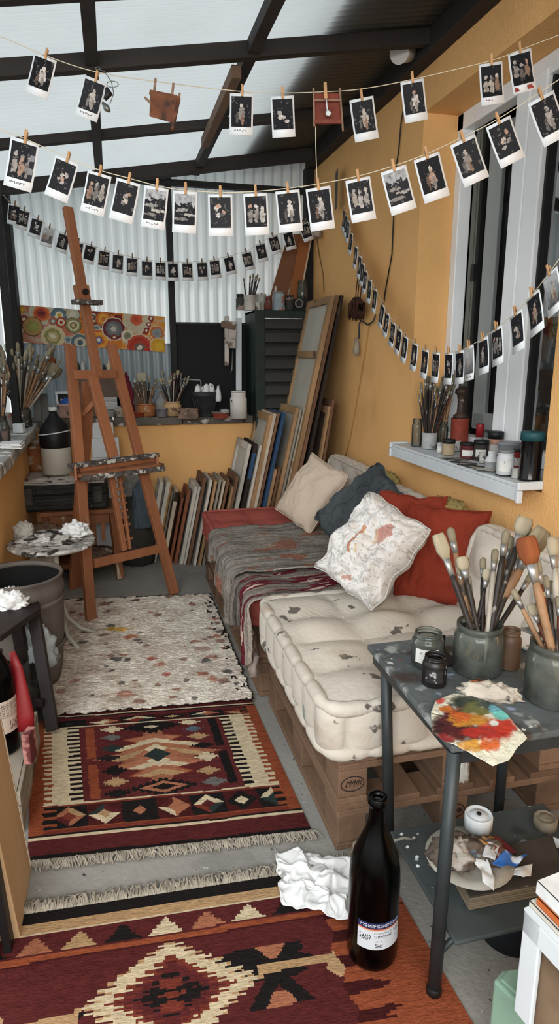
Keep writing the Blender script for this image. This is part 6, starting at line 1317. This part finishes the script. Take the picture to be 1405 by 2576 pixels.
heap('white_rag', 'pale rolled rag at the left end of the small round table', 'rag', (tc_ + V((-.15, .08, tz + .012)))[:], .055, .05, .09, mat('dirty_white_rag', '#a6a49c', .9, .2, bump=.5), 36, .3)
# ------------------------------------------------------------------ suitcase pile on a wooden stool, in the far left corner
sz = .50; yq = 4.62
o = thing('slatted_stool', 'old round footed wooden stool with slatted back rail holding the suitcases', 'stool', (-.25, 4.75, 0))
M_oldw = mat('old_stool_wood', '#7b4e32', .7, .3, 6, (1, 1, .2), spots=(('#b5a590', 10, .66, .06),))
for a, b in (((-.50, 4.62), (-.53, 4.56)), ((-.06, 4.62), (-.03, 4.54)), ((-.06, 4.92), (-.03, 4.98)), ((-.50, 4.92), (-.53, 4.98))): mb = MB(); mb.beam(V((a[0], a[1], sz - .03)), V((b[0], b[1], .003)), .045, .045); mb.build('leg', M_oldw, o, bev=.004)
mb = MB(); mb.box((-.54, 4.58, sz - .03), (-.02, 4.96, sz)); mb.build('seat', M_oldw, o, bev=.006)
mb = MB(); mb.box((-.48, 4.60, .40), (-.08, 4.625, .465)); mb.build('rail', M_oldw, o, bev=.003)
for k in range(6): mb = MB(); mb.box((-.44 + .06 * k, 4.605, .27), (-.415 + .06 * k, 4.62, .399)); mb.build('slat', M_oldw, o)
mb = MB(); mb.lathe([(.19, .10), (.26, .10), (.265, .115), (.26, .13), (.19, .13), (.19, .10)], (-.27, 4.76, 0), 32); mb.build('foot_ring', M_oldw, o)
mb = MB(); mb.lathe([(0, .11), (.188, .11), (.188, .12), (0, .12)], (-.27, 4.76, 0), 32); mb.build('foot_shelf', M_oldw, o)
heap('stone_heap', 'grey stones and scraps heaped on the low ring of the wooden stool', 'scraps', (-.2, 4.68, .121), .13, .09, .08, M_rusty, 61, .5)
M_case = mat('black_suitcase', '#232220', .6, .45, 9, bump=.6, bscale=30, spots=(('#6f6b64', 13, .63, .06),))
a, b = Yp(50, 1300, 4.60), Yp(275, 1300, 4.60); t_ = Yp(150, 1222, 4.60).z; cz = (sz + t_) / 2 if t_ > sz else sz + .1
t_ = max(t_, sz + .2); o = thing('suitcase', 'battered black suitcase with metal clasps lying on the wooden stool', 'suitcase', (a.x, 4.6, sz + .001))
mb = MB(); mb.box((a.x, 4.6, sz + .002), (b.x, 5.0, sz + (t_ - sz) * .48)); mb.build('lower_shell', M_case, o, bev=.02)
mb = MB(); mb.box((a.x, 4.6, sz + (t_ - sz) * .52), (b.x, 5.0, t_)); mb.build('upper_shell', M_case, o, bev=.02)
mb = MB(); mb.box((a.x + .01, 4.61, sz + (t_ - sz) * .46), (b.x - .01, 4.99, sz + (t_ - sz) * .54)); mb.build('seam_band', M_black, o)
w_ = b.x - a.x
for f in (.1, .88): mb = MB(); mb.box((a.x + w_ * (f - .06), 4.585, sz + .05), (a.x + w_ * (f + .06), 4.6, t_ - .03)); mb.build('corner_clasp', mat('dull_clasp', '#3f3c38', .5, .4, 20, metal=.4, bump=.5), o, bev=.006)
for z0, z1 in ((.22, .34), (.62, .78)): mb = MB(); mb.box((a.x + w_ * .2, 4.588, sz + (t_ - sz) * z0), (a.x + w_ * .8, 4.6, sz + (t_ - sz) * z1)); mb.build('strap', M_case, o, bev=.004)
for k in range(3):
    zz = t_ + .002 + k * .009; o = thing('newspaper', 'folded paint spotted newspaper on the suitcase, %s of three' % ('bottom', 'middle', 'top')[k], 'newspaper', (a.x, 4.6, zz))
    mb = MB(); mb.grid(24, 12, lambda u, v: V((a.x + .01 + .02 * k + (w_ - .03 - .03 * k) * u, 4.58 + .02 * k + (.38 - .03 * k) * v, zz + .006 * (.5 + noise.noise(V((u * 5, v * 4, k)))) - .01 * (v < .04)))); mb.build('sheet', mat('newspaper', '#a9a49c', .9, .3, 14, spots=(('#6a3f38', 7, .66, .04), ('#4a4744', 20, .6, .05))), o, solid=.004)
zdm = t_ + .036
# demijohn: black plastic upper half, pale basket below
dp = Yp(144, 1183, 4.74); dp = V((dp.x, 4.76, zdm)); rd = 36 * dep(dp) / F; hd_ = 166 * dep(dp) / F
o = thing('demijohn', 'big black demijohn bottle with pale lower half on top of the suitcases', 'demijohn', dp)
mb = MB(); mb.lathe([(0, 0), (rd * .9, 0), (rd * .97, .01), (rd * 1.0, hd_ * .40), (rd * .97, hd_ * .405), (0, hd_ * .405)], dp, 32); mb.build('pale_base', mat('pale_basket', '#b3aca0', .7, .06), o)
mb = MB(); mb.lathe([(rd * 1.0, hd_ * .408), (rd * 1.04, hd_ * .43), (rd * 1.03, hd_ * .60), (rd * .9, hd_ * .72), (rd * .5, hd_ * .83), (rd * .28, hd_ * .89), (rd * .24, hd_ * .95), (0, hd_ * .95)], dp, 32); mb.build('black_body', mat('matt_black_plastic', '#0d0d0e', .55, .2), o)
mb = MB(); mb.lathe([(rd * .25, hd_ * .945), (rd * .27, hd_ * .95), (rd * .27, hd_ * 1.0), (0, hd_ * 1.0)], dp, 20); mb.build('cap', M_lab, o)
mb = MB(); mb.tube([dp + V((rd * 1.045 * math.cos(t), rd * 1.045 * math.sin(t), hd_ * (.625 + .03 * math.cos(t + .2)))) for t in [PI + PI * k / 14 for k in range(15)]], .004, 6); mb.build('band', M_white, o)
# clay pot and basket behind, white boxes behind the easel
p = Yp(97, 1180, 4.98); jar('clay_pot', 'terracotta pot with pale cloth cover behind the black demijohn', 'pot', 0, 0, 0, 0, 0, 'pot', M_terr, at=(V((a.x + .09, 4.98, t_ + .034)), .075, .2), lid=(mat('pale_cover', '#a08d78', .9, .2), .25, 1.0))
SB = thing('white_shelf_box', 'white cardboard box behind the easel legs in front of the low back wall', 'box', (.0, 5.06, 0))
q0, q1 = Yp(228, 1130, 5.0), Yp(300, 1130, 5.0); zt2, zb2 = Yp(260, 1102, 5.0).z, Yp(260, 1150, 5.0).z
mb = MB(); mb.box((q0.x, 4.99, .003), (q1.x, 5.09, zb2)); mb.build('box_body', M_white, SB, bev=.004)
mb = MB(); mb.box((q0.x + .01, 4.98, zb2 + .0005), (q1.x, 5.09, zt2)); mb.build('box_top', M_white, SB, bev=.004)
for k in range(2):
    x0 = (q0.x + .02, q0.x + .11)[k]; mb = MB(); mb.box((x0, 5.0 + .02 * k, zt2 + .001), (x0 + (.075, .06)[k], 5.06 + .02 * k, zt2 + .11)); tag(mb.build('white_carton', M_white, bev=.003), ('white printed carton standing on the white box, left one', 'white carton standing on the white box, right one')[k], 'carton')
heap('brown_bag', 'crumpled brown paper bag wedged under the suitcase at the left', 'bag', (Yp(110, 1350, 4.55) + V((0, 0, -.02)))[:], .13, .05, .11, mat('brown_paper_bag', '#6d5848', .9, .3, bump=.6), 63, .35)
M_blu = mat('blue_grey_cloth', '#4d5963', .9, .25, bump=.4)
heap('cloth_sack', 'big dark sack of cloth on the floor behind the easel', 'sack', (.12, 4.88, .003), .12, .1, .56, mat('dark_green_sack', '#34322e', .9, .35, 4, bump=.5, spots=(('#5d5046', 4, .58, .1),)), 65, .2)
heap('blue_cloth', 'crumpled blue grey cloth hanging over the sack behind the easel', 'cloth', (.16, 4.80, .30), .075, .06, .36, M_blu, 67, .25)
heap('grey_cloth', 'pale grey cloth on top of the sack behind the easel', 'cloth', (.11, 4.92, .52), .09, .07, .17, mat('pale_grey_cloth', '#84817b', .9, .2, bump=.5), 69, .3)
mb = MB(); p = Zp(90, 1410, .003); mb.box((-.58, 4.2, .003), (-.44, 4.4, .28)); tag(mb.build('wooden_block', FR['cream'], bev=.004), 'pale wooden block standing on the floor beyond the round table', 'block')
# ------------------------------------------------------------------ left ledge
ZL = 1.0615
def lit(name, label, cat, cx, by, pw, ty, prof, mt, **k): loc, r, h = place(cx, by, pw, ty, ZL); return jar(name, label, cat, cx, by, pw, ty, ZL, prof, mt, at=(loc, r, h), **k)
jl = lit('brush_jar', 'big glass jar crammed with paint crusted brushes on the left ledge', 'jar', 59, 1076, 44, 1018, 'wide', G_dirty)
bunch(jl[1], jl[2], jl[3], 62, jl[1].z + .54, .26, 'paint crusted brush in the crammed jar on the left ledge', 'brushes in the crammed jar on the left ledge', ['round_d', 'round_p', 'round_w', 'round_p', 'flat_d', 'round_r', 'round_w'], 31, zvar=.35, lean_=(.08, 0), thick=.8, mouth=.6)
for x, y, kk, lb in ((42, 885, 'big_pale', 'wide grey headed brush leaning left in the crammed jar on the left ledge'), (72, 880, 'big_pale', 'wide pale brush standing tall in the crammed jar on the left ledge'), (132, 898, 'big_brown', 'orange tipped wide brush leaning right in the crammed jar on the left ledge'), (145, 920, 'huge_grey', 'frayed fan brush leaning far right in the crammed jar on the left ledge')):
    l = jl[1]; tip = Wp(x, y, dep(l)); m_ = l + RGT * max(-.6, min(.6, (tip - l).dot(RGT) / .2)) * jl[2] + V((0, 0, jl[3])); d = tip - m_; brush(kk, m_ - d * min(.6, (jl[3] - .01) / d.z), tip, lb, turn=.3)
j2 = lit('brush_jar', 'second brush jar at the left edge of the picture on the left ledge', 'jar', 0, 1110, 46, 1040, 'wide', G_dirty)
bunch(j2[1], j2[2], j2[3], 12, j2[1].z + .5, .1, 'brush in the jar cut off at the left edge of the picture', 'brushes in the jar at the left edge', ['round_d', 'round_p', 'round_w', 'round_r'], 37, thick=.85)
lit('glass_jar', 'clear glass jar with pinkish paint in front of the crammed brush jar', 'jar', 14, 1111, 26, 1058, 'jar', G_clear, fill=(mat('pink_wash', '#a07a72', .6, .3), .5))
lit('glass_jar', 'jar with red patched label beside the crammed brush jar', 'jar', 24, 1080, 20, 1036, 'can', cup_mat('redlab', '#8d8a86', '#a03a36', .58))
bx('white_cup', 'small square white cup in front of the crammed brush jar', 'cup', 33, 58, 1090, 1066, ZL, .05, M_white)
bx('wood_tag', 'upright brown wooden tag behind the small white cup', 'tag', 36, 49, 1078, 1036, ZL, .008, FR['brown'])
for k, (x0, x1, by, lb, d_) in enumerate(((82, 122, 1048, 'stack of white papers on the left ledge beyond the crammed jar', .2), (-10, 44, 1140, 'stack of curled white papers on the near part of the left ledge', .16))):
    q0, q1 = Zp(x0, by, ZL), Zp(x1, by, ZL); q0.y += .12 * k; q1.y += .12 * k; o = thing('paper_stack', lb, 'paper stack', q0)
    for j in range(4): mb = MB(); dx = R.uniform(-.008, .008); mb.grid(10, 8, lambda u, v: V((q0.x + dx + (q1.x - q0.x) * u, q0.y + d_ * v, ZL + .001 + .007 * j + .004 * abs(noise.noise(V((u * 4, v * 4, j))))))); mb.build('sheet', M_paper, o, solid=.004)
for k, (x0, x1) in enumerate(((84, 104), (100, 122))):
    q0, q1 = Yp(x0, 1040, 5.02), Yp(x1, 1040, 5.04); mb = MB(); mb.box((q0.x, 5.03 + .03 * k, ZL + .018), (q1.x, 5.045 + .03 * k, ZL + .23 - .02 * k)); tag(mb.build('grey_board', mat('grey_board', '#5c5b58', .8, .3), bev=.003), ('grey board standing at the back corner of the left ledge, left one', 'grey board standing at the back corner of the left ledge, right one')[k], 'board')
# ------------------------------------------------------------------ window sill
ZS = 1.062
def sit(name, label, cat, cx, by, pw, ty, prof, mt, **k):
    loc, r, h = place(cx, by, pw, ty, ZS)
    if loc.x + r > 1.783: q = Xp(cx, by, 1.783 - r); loc = V((1.783 - r, q.y, ZS + .0015)); h = max(.03, Xp(cx, ty, loc.x).z - ZS)
    return jar(name, label, cat, cx, by, pw, ty, ZS, prof, mt, at=(loc, r, h), **k)
M_glw = cup_mat('grey_white_cup', '#a3a5a4', '#6f7172', .64)
sit('glass_bottle', 'tall clear glass bottle with grey film at the far end of the sill', 'bottle', 1046, 1125, 26, 1050, 'jar', G_clear)
js = sit('brush_cup', 'grey white cup packed with dark brushes at the far end of the sill', 'cup', 1078, 1131, 38, 1083, 'cup', M_glw)
bunch(js[1], js[2], js[3], 30, js[1].z + .37, .10, 'thin dark brush in the grey white cup on the sill', 'brushes in the grey white cup on the sill', ['round_d', 'round_d', 'round_d', 'round_w', 'flat_d', 'round_r'], 41, zvar=.3, lean_=(.05, -.02), thick=.85)
j3 = sit('glass_jar', 'grey glass jar of brushes behind the packed cup on the sill', 'jar', 1110, 1128, 27, 1057, 'jar', G_dirty)
bunch(j3[1], j3[2], j3[3], 14, j3[1].z + .40, .06, 'dark brush in the glass jar behind the packed cup', 'brushes in the glass jar behind the packed cup', ['round_d', 'round_w', 'flat_d'], 43, lean_=(.03, 0), thick=.85)
jr = sit('red_jar', 'jar of red paint with dark rim standing on a dark tin on the sill', 'jar', 1153, 1118, 42, 1052, 'can', cup_mat('redpaint', '#7d3426', '#b06050', .62), fill=(M_black, .9))
jar('wooden_mill', 'brown turned wooden mill standing on the red jar', 'mill', 0, 0, 0, 0, 0, 'mill', mat('brown_turned_wood', '#3f3028', .5, .4, spots=(('#8d8378', 20, .68, .05),)), at=(V((jr[1].x, jr[1].y, jr[1].z + jr[3] + .001)), jr[2] * .8, 78 * dep(jr[1]) / F), open_=False)
SI = [('small_jar', 'tan lidded jar at the front of the sill', 1126, 1146, 32, 1106, 'can', '#9c8a6f', (M_black, .3, 1.04)), ('small_jar', 'small white jar with torn label behind the tan jar', 1106, 1140, 18, 1112, 'can', '#aeb0ad', None), ('small_jar', 'white labelled jar behind the maroon jar', 1145, 1136, 24, 1105, 'can', '#b5b7b5', None),
 ('small_jar', 'maroon paint jar with black lid and white label', 1174, 1156, 38, 1112, 'can', '#4f1f20', (M_black, .16, 1.05)), ('small_jar', 'jar with white label and broad black lid right of the maroon jar', 1207, 1160, 36, 1108, 'can', '#2f2a28', (M_black, .22, 1.05)), ('red_bottle', 'small bottle with bright red top at the back of the sill', 1204, 1118, 20, 1076, 'flask', '#8a8a88', (M_redcl, .5, 1.5)),
 ('small_jar', 'tiny white labelled jar at the sill front left of the squeeze bottle', 1212, 1166, 17, 1136, 'can', '#a9a7a0', None), ('small_jar', 'jar with red patterned label and black lid behind the squeeze bottle', 1243, 1134, 34, 1094, 'can', '#a87f6c', (M_black, .3, 1.04)),
 ('squeeze_bottle', 'white squeeze bottle with grey lower half at the sill front', 1234, 1186, 34, 1126, 'flask', '#c2c5c6', None), ('white_jar', 'white paint jar with dripped label at the sill front', 1267, 1200, 42, 1130, 'wide', '#b5b8ba', (mat('grey_lid', '#6b6d6e', .5, .2), .12, 1.02)),
 ('small_jar', 'red jar with white label beside the tall black jar', 1297, 1182, 24, 1130, 'can', '#7a2320', (M_black, .14, 1.04)), ('small_tin', 'small white tin at the foot of the tall black jar', 1296, 1205, 22, 1176, 'can', '#9c9b95', None), ('glass_dish', 'low stacked glass dish behind the squeeze bottle', 1278, 1140, 50, 1112, 'tub', '#83878a', None)]
for nm, lb, cx, by, pw, ty, pr, col, lid in SI:
    q = sit(nm, lb, nm.replace('_', ' '), cx, by, pw, ty, pr, cup_mat(lb[:18], col, '#55504c', .7), lid=lid, lab=M_lab if ('label' in lb) else None, open_=lid is None and pr not in ('flask',))
    if nm == 'squeeze_bottle': mb = MB(); r_, h_, l_ = q[2], q[3], q[1]; mb.lathe([(r_ * 1.01, h_ * .04), (r_ * 1.012, h_ * .42), (r_ * 1.0, h_ * .421)], l_, 24); mb.build('grey_band', mat('band_grey', '#7d8080', .5), q[0])
    if nm == 'white_jar': mb = MB(); r_, h_, l_ = q[2], q[3], q[1]; mb.lathe([(r_ * 1.0, h_ * .01), (r_ * 1.08, h_ * .03), (r_ * 1.0, h_ * .06)], l_, 24); mb.build('dark_drip_ring', M_black, q[0])
sit('tall_black_jar', 'tall black glass jar with teal screw lid at the near end of the sill', 'jar', 1329, 1212, 54, 1090, 'can', mat('tall_black_glass', '#0a0a0b', .12, .1), lid=(mat('teal_lid', '#16454a', .5, .1), .20, 1.07))
bx('white_carton', 'small white carton at the back of the sill behind the red topped bottle', 'carton', 1212, 1229, 1120, 1075, ZS, .03, M_white)
p = Zp(1283, 1152, ZS); mb = MB(); p = p + V((0, 0, .055)); mb.tube([p + V((-.0, .03, 0)), p + V((0, .0, .0)), p + V((.0, -.05, .002))], [.012, .017, .010], 12)
tag(mb.build('red_nozzle', M_redcl), 'red plastic nozzle resting across the jars near the tall black jar', 'nozzle')
for k in range(5):
    q = Zp(1130 + 22 * k, 1152 + 7 * k, ZS + .001 + .002 * k); M = Matrix.Rotation(.3 + .5 * k, 4, 'Z'); M.translation = q; mb = MB(); mb.box((-.05, -.03, 0), (.05, .03, .0014), M=M); tag(mb.build('paper_scrap', mat('sill_paper', '#aaa69c', .9, .3, 20, spots=(('#3c3a38', 14, .58, .05),))), 'paint smeared paper scrap at the sill front, %s from the far end' % ORD[k], 'paper', 'paper scraps on the sill')
for k in range(3):
    q = Zp(1150 + 18 * k, 1155 + 8 * k, ZS + .014); mb = MB(); mb.tube([q + V((-.05, .04, 0)), q + V((.03, -.05, .001))], .0022, 6); tag(mb.build('thin_stick', M_hd), 'thin dark stick lying on the sill papers', 'stick', 'sticks on the sill papers')
heap('blue_bag', 'pale blue plastic bag scrap at the back of the sill', 'bag', (Zp(1288, 1125, ZS) + V((0, .02, 0)))[:], .035, .03, .06, mat('pale_blue_plastic', '#7d8d9d', .4, .2), 93, .4, n=20)
# floor specks: a scrap or two that can be counted
heap('paper_scrap', 'torn dry leaf scrap on the floor beside the pallet corner', 'scrap', Zp(905, 2155, .002)[:], .03, .03, .05, mat('dry_scrap', '#8d8270', .9, .3), 95, .5, n=16)
